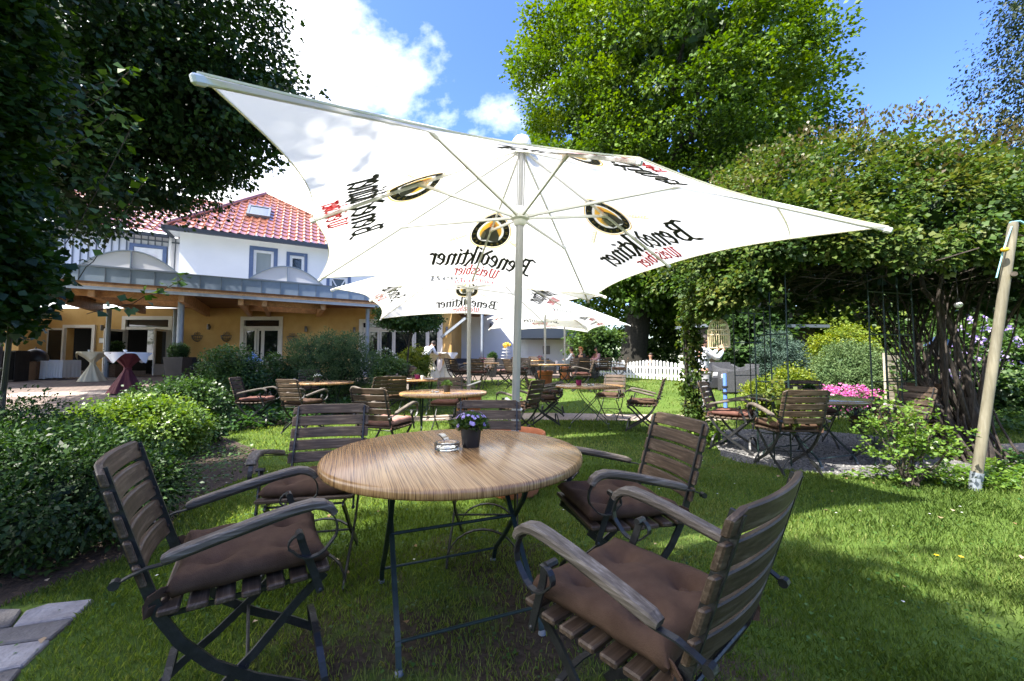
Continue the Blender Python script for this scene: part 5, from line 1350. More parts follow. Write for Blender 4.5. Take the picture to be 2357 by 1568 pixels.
# trees and tall shrubs that close the view behind the arbour and fence
GBK = 'trees behind the garden'
def back(px, d, zc, rad, seed, label, mt='far_leaf', sh=.5, n=260, lf=.2, cs=.42, h=None):
    x = at(px, 800, d).x
    return tree(x, d, label, [((x, d, zc), rad, n, 34, cs, lf, seed, dict(rough=.22, core=.9, shade=sh, inner=.3))], mt, (h or max(1.0, zc - T(d)), .16, .09, (.1, 0)), GBK, 'background_tree', 'bark', 6)
back(1372, 19.0, 1.95, (1.05, .9, 1.0), 41, 'small light green tree behind the picket fence, beside the far parasol', n=130, lf=.15, cs=.25)
back(1505, 26, 3.2, (2.2, 2, 3.0), 42, 'light green tree seen between the two thick trunks', sh=.6)
back(1330, 30, 4.0, (3.2, 2.5, 3.8), 43, 'green tree behind the white annex, under the beech', sh=.35)
back(1640, 24, 4.6, (3.0, 2.5, 3.4), 44, 'green tree behind the dark shed')
back(1800, 20, 3.6, (2.6, 2.2, 3.2), 45, 'green tree behind the blue spruce', sh=.45)
back(1960, 18, 3.4, (2.4, 2.0, 3.0), 46, 'yellowish green tree behind the round thuja', 'golden', sh=.4)
back(2120, 16.5, 3.2, (2.3, 2.0, 2.9), 47, 'green tree behind the bleached plank screen', sh=.35)
back(2290, 15, 3.4, (2.6, 2.2, 3.2), 48, 'green tree behind the lilac flowered bush', sh=.3)
back(2440, 12, 3.2, (2.6, 2.2, 3.2), 49, 'dark green tree at the edge of the garden past the vine stems', sh=.25)
back(1725, 14.5, 2.3, (1.0, .8, 1.6), 50, 'reddish twiggy tree before the dark shed', sh=.2, n=120)

# ------------------------------------------------------------------ shrubs
def shrub(x, y, rad, label, mt='shrub', n=150, per=40, cs=.12, lf=.055, seed=1, zc=None, group='shrubs of the planting bed', cat='shrub', **kw):
    zb = T(y); o = empty('shrub', (x, y, zb), 0, label, cat, group)
    m = MB()
    for i in range(7):
        a = 2 * pi * i / 7 + random.uniform(-.4, .4); limb(m, (0.03 * cos(a), .03 * sin(a), -.02), (rad[0] * .6 * cos(a), rad[1] * .6 * sin(a), (zc if zc else rad[2]) * random.uniform(.6, 1.3)), .016, .006, 5, .06, 5)
    m.build('stem', M['bark'], o)
    k = dict(rough=.16, flat=.8, core=1.6, inner=.3); k.update(kw)
    crown('foliage', (0, 0, zc if zc else rad[2] * .92), rad, n, per, cs, lf, M[mt], o, seed, **k)
    return o
shrub(-3.02, 2.58, (.72, .72, .36), 'low dark shrub nearest the grey paving slabs', 'yew', 300, 80, .09, .034, 60, aspect=.26)
shrub(-4.15, 2.95, (.95, .92, .42), 'tall dark yew-like shrub at the picture edge below the vine', 'yew', 460, 80, .10, .036, 61, aspect=.26)
shrub(-4.45, 3.85, (.62, .42, .27), 'mid green shrub between the dark shrubs and the bright one', 'shrub', 220, 60, .10, .04, 62)
shrub(-4.75, 4.95, (.85, .50, .36), 'bright yellow-green glossy shrub at the terrace edge', 'laurel', 330, 64, .10, .042, 63, shade=.62)
shrub(-5.70, 6.85, (.74, .55, .46), 'dark green shrub just past the bright glossy one', 'shrub', 260, 44, .10, .05, 64, shade=.35)
shrub(-4.65, 5.75, (.42, .36, .22), 'low dark shrub in front of the flat stone edging', 'yew', 120, 36, .08, .045, 65)
shrub(-6.35, 9.0, (.66, .62, .74), 'rounded green bush before the black chairs on the terrace', 'shrub', 330, 44, .11, .05, 66)
shrub(-5.85, 10.1, (.52, .45, .55), 'loose bush with tiny pale flowers between the rounded bush and the juniper', 'shrub', 180, 36, .11, .05, 67, rough=.3)
shrub(-4.80, 10.6, (1.08, .95, .86), 'big feathery grey-green juniper', 'juniper', 560, 60, .10, .06, 68, aspect=.16, droop=-.5)
shrub(-3.05, 10.3, (.52, .5, .52), 'clipped green bush beside the juniper', 'shrub', 230, 40, .10, .045, 69)
shrub(-3.25, 13.2, (.50, .42, .62), 'yellow-green bush in front of the white cloth tables', 'golden', 180, 36, .12, .06, 70, shade=.65)
shrub(-3.95, 12.4, (.42, .4, .62), 'rose bush with small white blooms before the wide glass doors', 'shrub', 120, 34, .12, .05, 71, rough=.3)
n = 46; d = rdirs(n); d[:, 2] = np.abs(d[:, 2]); P = np.array([-3.95, 12.4, T(12.4) + .58]) + d * np.array([.46, .44, .66])
tag(leaves('white_roses', np.repeat(P, 5, 0), rdirs(n * 5), rdirs(n * 5), np.full(n * 5, .045), RNG.uniform(0, 1, n * 5), M['petal_white'], None, .5), 'cluster of white rose blooms on the bush before the wide glass doors', 'blooms')
# small standard tree before the glass doors
o = tree(-3.2, 12.0, 'small multi-stemmed tree with a flat crown before the wide glass doors', [((-3.2, 12.0, 2.52), (.88, .7, .46), 260, 40, .12, .07, 75, dict(rough=.22, core=1.0))], 'shrub', (2.0, .03, .02, (.15, 0)), None, 'tree', 'bark', 9)
# ground cover of the bed
def cover(name, poly, n, h, lf, mt, label=None):
    xs = [p[0] for p in poly]; ys_ = [p[1] for p in poly]
    P = np.stack([RNG.uniform(min(xs), max(xs), n), RNG.uniform(min(ys_), max(ys_), n), np.zeros(n)], 1); P = P[inpoly(P, poly)]; n = len(P)
    hh = h * (0.5 + 0.5 * np.sin(P[:, 0] * 5 + 2 * np.sin(P[:, 1] * 4)) ** 2) * RNG.uniform(.2, 1, n); P[:, 2] = Tn(P[:, 1]) + hh
    A = rdirs(n) * [1, 1, .35]; 
    o = leaves(name, P, A, rdirs(n) * .5 + [0, 0, 1], lf * RNG.uniform(.6, 1.3, n), RNG.normal(.5, .22, n), M[mt], None, .46); return tag(o, kind='stuff')
cover('ground_cover', [(-6.1, 6.4), (-4.7, 6.2), (-3.6, 8.6), (-3.2, 10.2), (-5.6, 9.8)], 7000, .26, .075, 'hosta')
cover('ground_cover', [(-5.4, 2.0), (-2.5, 2.2), (-2.75, 3.6), (-2.85, 4.3), (-3.6, 5.6), (-5.6, 5.4)], 7000, .10, .035, 'shrub')
cover('undergrowth', [(3.2, 4.1), (4.5, 3.62), (4.9, 3.9), (5.6, 4.3), (5.2, 4.5), (4.2, 4.12)], 5200, .16, .04, 'laurel')
cover('undergrowth', [(5.2, 3.9), (9.5, 3.2), (9.5, 5.4), (5.6, 4.6)], 9000, .22, .05, 'hosta')
cover('undergrowth', [(6.2, 6.6), (12, 5.6), (12, 9.0), (6.6, 8.2)], 9000, .30, .06, 'shrub')
cover('undergrowth', [(2.6, 5.6), (3.1, 5.75), (3.15, 6.3), (2.65, 6.4)], 1500, .34, .05, 'laurel')

GS2 = 'shrubs beyond the arbour'
shrub(7.6, 11.3, (.62, .55, .85), 'blue-grey conical spruce behind the arbour table', 'spruce', 300, 50, .10, .055, 81, aspect=.18, group=GS2)
shrub(8.9, 10.4, (1.0, .85, .70), 'round clipped light green thuja behind the pink azalea', 'juniper', 460, 56, .10, .055, 82, shade=.72, aspect=.2, group=GS2)
shrub(9.6, 11.6, (.9, .7, .95), 'golden leaved shrub behind the round thuja', 'golden', 260, 40, .13, .06, 83, shade=.5, group=GS2)
shrub(5.35, 8.6, (.36, .34, .40), 'small golden shrub just behind the lawn chair of the arbour', 'golden', 130, 36, .10, .05, 84, group=GS2)
shrub(6.3, 9.0, (.42, .4, .52), 'yellow-green shrub between spruce and golden shrub', 'golden', 160, 36, .11, .05, 85, shade=.45, group=GS2)
shrub(10.2, 8.8, (1.5, .9, 1.0), 'broad dark leaved bush with lilac flowers behind the vine stems', 'shrub', 380, 44, .15, .085, 86, group=GS2, shade=.5)
n = 26; P = np.stack([RNG.uniform(8.9, 11.4, n), RNG.uniform(7.9, 8.3, n), RNG.uniform(.9, 2.1, n)], 1)
tag(leaves('lilac_blooms', np.repeat(P, 9, 0) + RNG.normal(0, .035, (n * 9, 3)), rdirs(n * 9), rdirs(n * 9), np.full(n * 9, .06), RNG.uniform(0, 1, n * 9), M['petal_lilac'], None, .5), 'lilac flower heads on the broad bush behind the vine stems', 'blooms')
# azalea
o = empty('azalea', (7.25, 8.7, T(8.7)), 0, 'low azalea covered in pink flowers beside the white rock', 'shrub', GS2)
crown('foliage', (0, 0, .28), (.55, .42, .30), 110, 34, .10, .04, M['shrub'], o, 88, core=.8)
crown('flowers', (0, 0, .30), (.60, .46, .33), 150, 26, .075, .04, M['petal_pink'], o, 89, inner=.05, zmin=-.35, aspect=.5)
def rock(x, y, s, label, seed):
    m = MB(); bmesh.ops.create_icosphere(m.bm, subdivisions=3, radius=1.0); r = random.Random(seed); k = [Vector((r.uniform(-1, 1), r.uniform(-1, 1), r.uniform(-1, 1))).normalized() for _ in range(9)]
    for v in m.bm.verts:
        f = 1.0
        for q in k: f -= .22 * max(0, v.co.dot(q) - .55)
        v.co = Vector((v.co.x * s[0], v.co.y * s[1], v.co.z * s[2])) * f * (1 + .05 * sin(v.co.x * 9 + v.co.y * 7))
    o = m.build('rock', M['rock'], None, True); o.location = (x, y, T(y) + s[2] * .6); tag(o, label, 'rock', 'white rocks by the azalea')
rock(7.55, 9.25, (.22, .2, .26), 'pale upright rock behind the pink azalea', 3); rock(7.95, 8.55, (.38, .26, .20), 'broad white rock beside the pink azalea, nearest the chairs', 5)

# young currant-like bush by the wooden post
o = empty('young_bush', (3.80, 3.86, 0), 0, 'young loose bush with small bright leaves in front of the gravel bed', 'shrub')
m = MB(); tips = []
for i in range(22):
    a = random.uniform(0, 6.28); rr = random.uniform(.12, .48); h = random.uniform(.35, .80); e = Vector((rr * cos(a), rr * .7 * sin(a), h)); limb(m, (random.uniform(-.06, .06), random.uniform(-.05, .05), 0), e, .008, .003, 5, .05, 6); tips.append(e)
m.build('stem', M['bark'], o)
C = np.array([tuple(t * random.uniform(.6, 1.08)) for t in tips for _ in range(6)]) + RNG.normal(0, .05, (132, 3)); C[:, 2] = np.maximum(C[:, 2], .12)
Pq, A, Nn, S, r = clump_pts(C, unit(C + [0, 0, .2]), 18, np.full(len(C), .042), .7, .034, RNG.normal(.6, .12, len(C)))
leaves('foliage', Pq, A, Nn, S, r, M['laurel'], o, .46)

# ------------------------------------------------------------------ climbing vine over the pergola at the left edge
o = empty('climbing_vine', (-4.2, 3.0, 0), 0, 'dense climbing vine with fresh lobed leaves along the picture edge', 'vine')
C = np.stack([RNG.uniform(-1.5, .62, 2600), RNG.uniform(-.8, .5, 2600), RNG.uniform(1.5, 4.4, 2600)], 1)
fx = .55 + .16 * np.sin(C[:, 2] * 2.1) + .10 * np.sin(C[:, 2] * 5.3 + C[:, 1] * 3)
lim = (C[:, 1] + 3.0) * -1.17 + 4.02 + .10 * np.sin(C[:, 2] * 4.1) + .04 * np.sin(C[:, 2] * 11)     # keep to the pergola line
C = C[(C[:, 0] < lim) & (C[:, 0] > lim - .75) & (C[:, 1] < .5)]
Pq, A, Nn, S, r = clump_pts(C, unit(np.stack([np.full(len(C), .7), np.full(len(C), -.5), np.full(len(C), .1)], 1)), 60, np.full(len(C), .13), .9, .062, RNG.normal(.35, .16, len(C)), droop=.4)
leaves('foliage', Pq, A, Nn, S, r, M['vine'], o, .5)
m = MB()
for i in range(5): limb(m, (random.uniform(-.75, -.35), random.uniform(-.6, .3), 0), (random.uniform(-.5, .1), random.uniform(-.8, .4), 4.0), .012, .008, 6, .03, 9)
m.build('stem', M['vine_bark'], o)
m = MB(); SP = []
for px0, py0, px1, py1 in ((60, 330, 300, 165), (90, 380, 265, 255), (150, 560, 305, 285), (180, 640, 330, 420), (200, 720, 420, 640), (80, 250, 240, 185)):
    a = at(px0, py0, 3.1); b = at(px1, py1, 2.9); pts = [a.lerp(b, i / 8) + Vector((0, 0, -.05 * sin(pi * i / 8) + random.uniform(-.015, .015))) for i in range(9)]; pts = [p - o.location for p in pts]; m.tube(pts, .003, 5); SP += [pts[i] for i in (2, 3, 4, 5, 6, 7, 8, 8)]
m.build('tendril', M['vine_bark'], o)
C = np.array([tuple(p) for p in SP]); Pq, A, Nn, S, r = clump_pts(C, unit(np.tile([.6, -.5, .2], (len(C), 1))), 4, np.full(len(C), .03), .8, .065, RNG.normal(.8, .1, len(C))); leaves('foliage', Pq, A, Nn, S, r, M['vine'], o, .5)
# iron trellis that carries the vine
o = empty('iron_trellis', (-3.75, 3.05, 0), 0, 'dark iron trellis bars rising at the picture edge below the vine', 'trellis')
m = MB()
pA = at(8, 900, 3.05) - o.location; pB = at(46, 560, 2.95) - o.location
m.tube([pA, pB], .016, 8); m.tube([pA + Vector((-.25, 0, 0)), pB + Vector((-.25, 0, 0))], .016, 8)
for t in (.15, .45, .75): a = pA.lerp(pB, t); m.tube([a, a + Vector((-.25, 0, 0))], .010, 6)
m.tube([pA, Vector((pA.x, pA.y, 0))], .016, 8); m.tube([pA + Vector((-.25, 0, 0)), Vector((pA.x - .25, pA.y, 0))], .016, 8)
m.build('frame', M['iron'], o)

# ------------------------------------------------------------------ rose arbour
AR = empty('rose_arbour', (4.6, 5.2, 0), 0, 'domed arbour overgrown with climbing roses, sunlit outside and dark within', 'arbour')
def ar_lip(x, y):
    """height of the leafy lip: low on the lawn side, arched open towards the gravel"""
    ya = y + 5.2; r = (x + 4.6) / ya; k = np.clip((r - .66) / .08, 0, 1) * np.clip((1.45 - r) / .25, 0, 1)
    return 2.02 * (1 - k) + np.minimum(1.20 + .30 * ya, 2.75) * k + .07 * np.sin(x * 3.1) + .06 * np.sin(x * 7.3 + 1)
def ar_keep(C): return (C[:, 2] > ar_lip(C[:, 0], C[:, 1])) & ~((C[:, 1] > .2) & (C[:, 2] < 2.75))
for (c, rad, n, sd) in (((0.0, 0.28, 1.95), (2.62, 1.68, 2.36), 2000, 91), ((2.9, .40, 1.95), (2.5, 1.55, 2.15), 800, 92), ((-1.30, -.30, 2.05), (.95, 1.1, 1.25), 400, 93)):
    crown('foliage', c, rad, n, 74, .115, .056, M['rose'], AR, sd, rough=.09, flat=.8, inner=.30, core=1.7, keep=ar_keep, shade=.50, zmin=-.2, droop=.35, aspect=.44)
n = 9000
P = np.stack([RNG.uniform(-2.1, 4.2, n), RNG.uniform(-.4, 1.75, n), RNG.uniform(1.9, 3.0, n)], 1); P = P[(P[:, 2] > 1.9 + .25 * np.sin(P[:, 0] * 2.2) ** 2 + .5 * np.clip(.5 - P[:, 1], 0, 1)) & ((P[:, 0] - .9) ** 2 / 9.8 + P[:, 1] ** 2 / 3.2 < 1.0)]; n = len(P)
leaves('inner_shade_foliage', P, rdirs(n), rdirs(n), RNG.uniform(.08, .15, n), RNG.uniform(0, .3, n), M['maple'], AR, .5)  # dark leaf colour stands in for shade inside the arbour, and blocks light
# fringe hanging from the lip, and reddish young shoots on top
a = RNG.uniform(-2.9, -.2, 240); C = np.stack([2.35 * np.cos(a), 1.50 * np.sin(a) + .28, 0 * a], 1); C[:, 2] = ar_lip(C[:, 0], C[:, 1]) - .04 + RNG.normal(0, .09, 240)
Pq, A, Nn, S, r = clump_pts(C, unit(np.stack([np.cos(a), np.sin(a), np.full(240, -.2)], 1)), 38, np.full(240, .09), .9, .058, RNG.normal(.55, .12, 240), droop=.6); leaves('fringe', Pq, A, Nn, S, r, M['rose'], AR, .44)
M['shoot'] = leafmat('young_shoot', (0.055, 0.035, 0.012), (0.085, 0.075, 0.02), (0.10, 0.115, 0.03), .3)
n = 260; dd = rdirs(n); dd[:, 2] = np.abs(dd[:, 2]) + .5; dd = unit(dd); C = np.array([.6, .28, 1.95]) + dd * np.array([3.3, 1.7, 2.42]) * RNG.uniform(1.0, 1.06, n)[:, None]
Pq, A, Nn, S, r = clump_pts(C, unit(dd + [0, 0, .8]), 12, np.full(n, .07), 1.3, .05, RNG.normal(.5, .25, n), droop=-.7); leaves('young_shoots', Pq, A, Nn, S, r, M['shoot'], AR, .34)
m = MB()                                                  # twigs of the dark inside
for i in range(150):
    a0 = random.uniform(0, 6.28); a1 = a0 + random.uniform(-1.2, 1.2); r0, r1 = random.uniform(.3, 2.2), random.uniform(.3, 2.2)
    limb(m, (r0 * cos(a0) + .5, r0 * .75 * sin(a0), random.uniform(1.95, 2.5)), (r1 * cos(a1) + .5, r1 * .75 * sin(a1), random.uniform(1.95, 2.9)), .007, .003, 4, .08, 6)
m.build('twig', M['vine_bark'], AR)
def trellis(p, q, h, label=None, rods=3, bars=(0.35, .95, 1.5, 2.0), r=.0085):
    m = MB()
    for i in range(rods): a = Vector(p).lerp(Vector(q), i / (rods - 1)); m.tube([(a.x, a.y, 0), (a.x, a.y, h)], r, 6)
    for b in bars: m.tube([(p[0], p[1], b), (q[0], q[1], b)], r * .8, 6)
    o = m.build('trellis', M['green_iron'], AR); o['label'] = 'bare thin metal trellis'
W_ = lambda px, d: (at(px, 800, d).x - 4.6, d - 5.2, 0)
trellis(W_(1738, 4.75), W_(1812, 4.55), 2.2); trellis(W_(2003, 4.6), W_(2104, 4.8), 2.2, rods=4); trellis(W_(1690, 6.6), W_(1760, 6.9), 2.1); trellis(W_(2040, 6.6), W_(2130, 6.3), 2.2, rods=5, bars=(.5, .7, .9, 1.1, 1.3, 1.5, 1.7, 1.9)); trellis(W_(1575, 5.95), W_(1612, 5.9), 2.1)
# rose growing up the first leg
C = np.stack([RNG.normal(0, .065, 190), RNG.normal(0, .07, 190), RNG.uniform(.05, 2.1, 190)], 1) + np.array(W_(1592, 5.93)); C[:, 0] += .05 * np.sin(C[:, 2] * 6)
Pq, A, Nn, S, r = clump_pts(C, rdirs(190), 14, np.full(190, .055), .9, .058, RNG.normal(.55, .18, 190)); leaves('climbing_stem_foliage', Pq, A, Nn, S, r, M['rose'], AR, .46)
m = MB()
for i in range(6): b = Vector(W_(1592 + 6 * i - 15, 5.93)); limb(m, b, b + Vector((random.uniform(-.1, .1), 0, 2.1)), .010, .006, 5, .03, 8)
m.build('climbing_stem', M['vine_bark'], AR)
for px, py, d in ((1855, 940, 4.3), (1790, 905, 4.5), (1820, 965, 4.25)):   # loose sprays on the trellis
    c = at(px, py, d); C = np.array(tuple(c - AR.location)) + RNG.normal(0, .06, (9, 3)); Pq, A, Nn, S, r = clump_pts(C, rdirs(9), 9, np.full(9, .045), .8, .06, RNG.normal(.8, .1, 9)); leaves('foliage', Pq, A, Nn, S, r, M['rose'], AR, .46)
# old woody stems
m = MB(); B0 = Vector((at(2270, 1060, 4.75).x - 4.6, -.45, 0))
for i in range(46):
    b = B0 + Vector((random.uniform(-.30, .30), random.uniform(-.2, .25), 0)); top = Vector((random.uniform(.4, 2.0), random.uniform(-.6, 1.0), random.uniform(2.0, 2.5))); mid = b.lerp(top, .45) + Vector((random.uniform(-.95, .15), random.uniform(-.25, .25), random.uniform(-.25, .25)))
    pts = []; r0 = random.choice((.008, .010, .012, .016, .024))
    for k in range(13):
        t = k / 12; p = b * (1 - t) ** 2 + mid * 2 * t * (1 - t) + top * t * t; pts.append(p + Vector((.03 * sin(9 * t + i), .03 * cos(7 * t + i * 2), 0)))
    m.tube(pts, [r0 * (1.25 - .7 * k / 12) for k in range(13)], 7)
limb(m, B0, B0 + Vector((-.05, .1, .75)), .085, .05, 9, .06, 6); limb(m, B0 + Vector((-.02, .06, .6)), B0 + Vector((-.35, .3, 2.3)), .04, .025, 8, .10, 8)
m.build('woody_stem', M['vine_bark'], AR, True)
# ------------------------------------------------------------------ things in the garden
# leaning wooden post with rope
b = at(2243, 1122, 3.74); t = at(2333, 512, 3.62); b.z = 0
o = empty('wooden_post', b, 0, 'leaning round wooden post standing in a steel sleeve', 'post'); v = t - b
m = MB(); n = v.normalized(); m.tube([n * .06, v * .25, v * .5, v * .75, v * .985, v], [.039, .038, .037, .036, .035, .029], 20); m.build('shaft', M['post_wood'], o, True)
MB().tube([n * -.03, n * .165], .045, 20).build('sleeve', M['steel'], o, True)
m = MB(); m.tube([v * .80 + Vector((.02, -.045, 0)), v * .80 + Vector((-.03, -.085, 0))], .022, 10); m.build('peg', M['bark'], o)
m = MB(); m.tube([v * .995 + Vector((-.03, 0, .01)), v + Vector((.06, 0, .012)), v + Vector((.9, -.15, -.62)), v + Vector((2.3, -.35, -2.35))], .010, 6); m.tube([v * .99 + Vector((-.04, -.02, -.02)), v * .9 + Vector((-.09, -.03, 0)), v * .79 + Vector((-.12, -.03, 0))], .006, 6); m.build('rope', M['rope'], o)
p = at(2313, 575, 3.58); y_ = MB().ball((0, 0, 0), .026, 14, (1.15, 1, .8)).build('yellow_ball', M['yellow'], None, True); y_.location = p; tag(y_, 'small yellow ball tied to the leaning post', 'ball')
p = at(2206, 702, 4.6); o = empty('bulb_lamp', p, 0, 'white round bulb hanging inside the dark arbour', 'lamp'); MB().ball((0, 0, 0), .036, 18).build('bulb', M['bulb'], o, True); MB().tube([(0, 0, .03), (0, 0, .08)], .018, 10).build('socket', M['iron'], o); MB().tube([(0, 0, .08), (.01, .02, .55)], .004, 5).build('cord', M['iron'], o)

# bird cage
p = at(1655, 802, 4.9); CG = empty('bird_cage', p, 0, 'cream wire bird cage hanging from the arbour edge', 'bird cage')
R = .145; m = MB(); H1 = .20; H2 = .27
m.lathe([(0, 0), (R + .012, 0), (R + .012, .016), (0, .016)], n=32); m.build('base', M['cage'], CG)
m = MB()
for k in range(28):
    a = 2 * pi * k / 28; m.tube([(R * cos(a), R * sin(a), .015), (R * cos(a), R * sin(a), H2)], .0042, 5)
m.build('bars', M['cage'], CG)
m = MB()
for z in (.10 + .1, H2): m.lathe([(R - .004, z - .005), (R + .006, z - .005), (R + .006, z + .005), (R - .004, z + .005), (R - .004, z - .005)], n=32)
for k in range(8):
    a = 2 * pi * k / 8; m.tube([((R + .003) * cos(a + .13 * cos(s)), (R + .003) * sin(a + .13 * cos(s)), .235 + .022 * sin(s)) for s in [2 * pi * i / 10 for i in range(11)]], .003, 4)
m.build('hoop', M['cage'], CG)
m = MB(); prof = [(1.0, H2), (.98, H2 + .05), (.86, H2 + .10), (.60, H2 + .145), (.25, H2 + .165), (.06, H2 + .17)]
for k in range(28):
    a = 2 * pi * k / 28; m.tube([(R * f * cos(a) * .92, R * f * sin(a) * .92, z) for f, z in prof], .0032, 5)
m.build('dome', M['cage'], CG)
m = MB(); m.ball((0, 0, H2 + .18), .022, 10); m.tube([(0, 0, H2 + .19), (0, 0, H2 + .50)], .003, 5); m.tube([(.02 * cos(s), 0, H2 + .215 + .02 * sin(s)) for s in [2 * pi * i / 10 for i in range(11)]], .003, 5); m.build('hanger', M['cage'], CG); CG.scale = (.83, .83, .83)

# picket fence
def picket(P, label):
    o = empty('picket_fence', (P[0][0], P[0][1], T(P[0][1])), 0, label, 'fence', 'white picket fence sections'); org = o.location.copy(); k = 0
    m = MB(); rails = []
    for (x0, y0), (x1, y1) in zip(P, P[1:]):
        L = sqrt((x1 - x0) ** 2 + (y1 - y0) ** 2); ux, uy = (x1 - x0) / L, (y1 - y0) / L; n = int(L / .145); bay = max(1, round(L / 2.1))
        for i in range(n + 1):
            s = i * L / n; x, y = x0 + ux * s, y0 + uy * s; f = (s / L * bay) % 1.0; h = .66 + .13 * (1 - abs(2 * f - 1) ** 1.5 if True else 0); z = T(y) - org.z
            R = Matrix.Translation((x - org.x, y - org.y, z)) @ Matrix.Rotation(atan2(uy, ux), 4, 'Z')
            q = MB(); pts = [(-.042, -.012, .05), (.042, -.012, .05), (.042, -.012, h - .04), (.03, -.012, h - .012), (0, -.012, h), (-.03, -.012, h - .012), (-.042, -.012, h - .04)]; q.prism(pts, (0, .024, 0)); q.bm.transform(R)
            q.build('picket', M['white_paint'], o)
        for z in (.20, .50): rails.append(((x0 - org.x, y0 - org.y, T(y0) - org.z + z), (x1 - org.x, y1 - org.y, T(y1) - org.z + z)))
        for s in [L * i / bay for i in range(bay + 1)]:
            x, y = x0 + ux * s - uy * .04 * -1, y0 + uy * s + .05; q = MB(); q.box((x - org.x, y - org.y + .02, T(y) - org.z + .36), (.08, .08, .80)); q.build('post', M['white_paint'], o)
    for a, b in rails: q = MB(); q.bar(Vector(a) + Vector((0, .035, 0)), Vector(b) + Vector((0, .035, 0)), .04, .06); q.build('rail', M['white_paint'], o)
picket([(3.05, 18.6), (6.35, 14.8)], 'long white picket fence with wavy top behind the open lawn'); picket([(6.55, 14.3), (7.0, 13.35)], 'short white picket fence section behind the rattan seats')

# blue lanterns
def lantern(px, pytop, d, label):
    p = at(px, pytop, d); o = empty('blue_lantern', (p.x, d, T(d)), 0, label, 'lantern', 'blue garden lanterns'); h = p.z - T(d)
    MB().lathe([(.05, 0), (.05, .05), (.03, .08), (.028, h - .5), (.06, h - .47), (.06, h - .44), (0, h - .44)], n=14).build('post', M['lantern_blue'], o, True)
    MB().lathe([(.075, h - .44), (.12, h - .22), (.115, h - .22), (.07, h - .44)], n=6).build('pane', M['poly'], o)
    MB().lathe([(.21, h - .225), (.20, h - .20), (.12, h - .15), (.09, h - .11), (.085, h - .08), (.035, h - .05), (.03, h - .03), (.014, h), (0, h)], n=24).build('roof', M['lantern_blue'], o, True)
lantern(582, 810, 9.5, 'pale blue lantern top standing between the rounded bush and juniper'); lantern(2163, 766, 6.9, 'blue lantern half hidden behind the vine stems')
p = at(1668, 860, 8.6); o = empty('blue_post', (p.x, 8.6, T(8.6)), 0, 'slim bright blue post behind the arbour chair by the lawn', 'post'); h = p.z - T(8.6)
MB().lathe([(.038, 0), (.038, h - .03), (.030, h), (0, h)], n=14).build('shaft', M['post_blue'], o, True)
for z in (h * .52, h * .66): MB().lathe([(.040, z), (.062, z + .01), (.062, z + .04), (.040, z + .05)], n=14).build('band', M['iron'], o)

# plank screen and dark shed
p = at(2090, 900, 9.3); o = empty('plank_screen', (p.x, 9.3, T(9.3)), .25, 'bleached horizontal plank screen behind the vine stems', 'screen')
for i in range(9): MB().box((random.uniform(-.02, .02), 0, .10 + i * .135), (1.25, .025, .115), Matrix.Rotation(random.uniform(-.015, .015), 3, 'Y'), .004).build('plank', M['old_plank'], o)
for sx in (-.6, .6): MB().box((sx, .045, .65), (.07, .06, 1.3)).build('post', M['old_plank'], o)
xs = at(1752, 800, 16.5).x; o = empty('garden_shed', (xs, 17.6, T(17)), .05, 'dark brown boarded shed with a low grey roof behind the fence', 'shed')
m = MB(); m.box((0, 0, 1.05), (4.6, 2.2, 2.1)); m.build('wall', M['shed'], o); m = MB(); m.box((0, -.1, 2.22), (5.1, 2.9, .12), Matrix.Rotation(.05, 3, 'X')); m.build('roof', M['zinc_dark'], o); m = MB(); m.box((-.4, -1.125, .95), (.9, .05, 1.9)); m.build('door', M['gutter'], o)

# bar tables in knotted cloths
def bar_table(x, y, mt, label, over=None, top_r=.40, h=1.10, base_r=.36):
    o = empty('bar_table', (x, y, T(y) + .012), random.uniform(0, 6), label, 'bar table', 'bar tables dressed in cloths')
    ph = random.uniform(0, 6)
    wob = lambda a, z: (.10 * sin(7 * a + ph + 2 * z) + .05 * sin(13 * a + 3 * z)) * (1 if z < .95 else max(0, (h - z) / .15))
    pr = [(base_r * 1.02, .0), (base_r, .02), (base_r * .80, .18), (base_r * .50, .40), (base_r * .27, .58), (base_r * .19, .66), (base_r * .24, .72), (base_r * .55, .86), (top_r * .88, 1.01), (top_r, h - .015), (top_r * .985, h), (0, h + .002)]
    MB().lathe(pr, n=72, wob=wob).build('cloth', M[mt], o, True, 70)
    MB().lathe([(base_r * .20, .635), (base_r * .245, .645), (base_r * .245, .675), (base_r * .20, .685)], n=24).build('tie', M[mt], o, True)
    if over:
        m = MB(); n = 64; rr = [0, .5, .8, .97, 1.0]
        rings = [[m.bm.verts.new((top_r * 1.012 * f * cos(2 * pi * i / n), top_r * 1.012 * f * sin(2 * pi * i / n), h + .008)) for i in range(n)] for f in rr[1:]]
        last = []
        for i in range(n):
            a = 2 * pi * i / n; dr = .02 + .27 * abs(cos(2 * a)) ** 3.5; q = 1 + .05 * sin(9 * a); last.append(m.bm.verts.new((top_r * 1.03 * q * cos(a) * (1 - .25 * dr), top_r * 1.03 * q * sin(a) * (1 - .25 * dr), h - dr)))
        rings.append(last); c = m.bm.verts.new((0, 0, h + .009))
        for i in range(n): m.bm.faces.new((c, rings[0][i], rings[0][(i + 1) % n]))
        for A, B in zip(rings, rings[1:]):
            for i in range(n): m.bm.faces.new((A[i], B[i], B[(i + 1) % n], A[(i + 1) % n]))
        m.build('top_cloth', M[over], o, True, 60)
    return o
X_ = lambda px, d: at(px, 850, d).x
bar_table(X_(294, 11.0), 11.0, 'maroon_cloth', 'bar table in dark red cloth with a white cloth over its top', 'white_cloth', .46)
bar_table(X_(213, 15.0), 15.0, 'cream_cloth', 'bar table in cream cloth standing before the dark doorway', 'cream_cloth', .44)
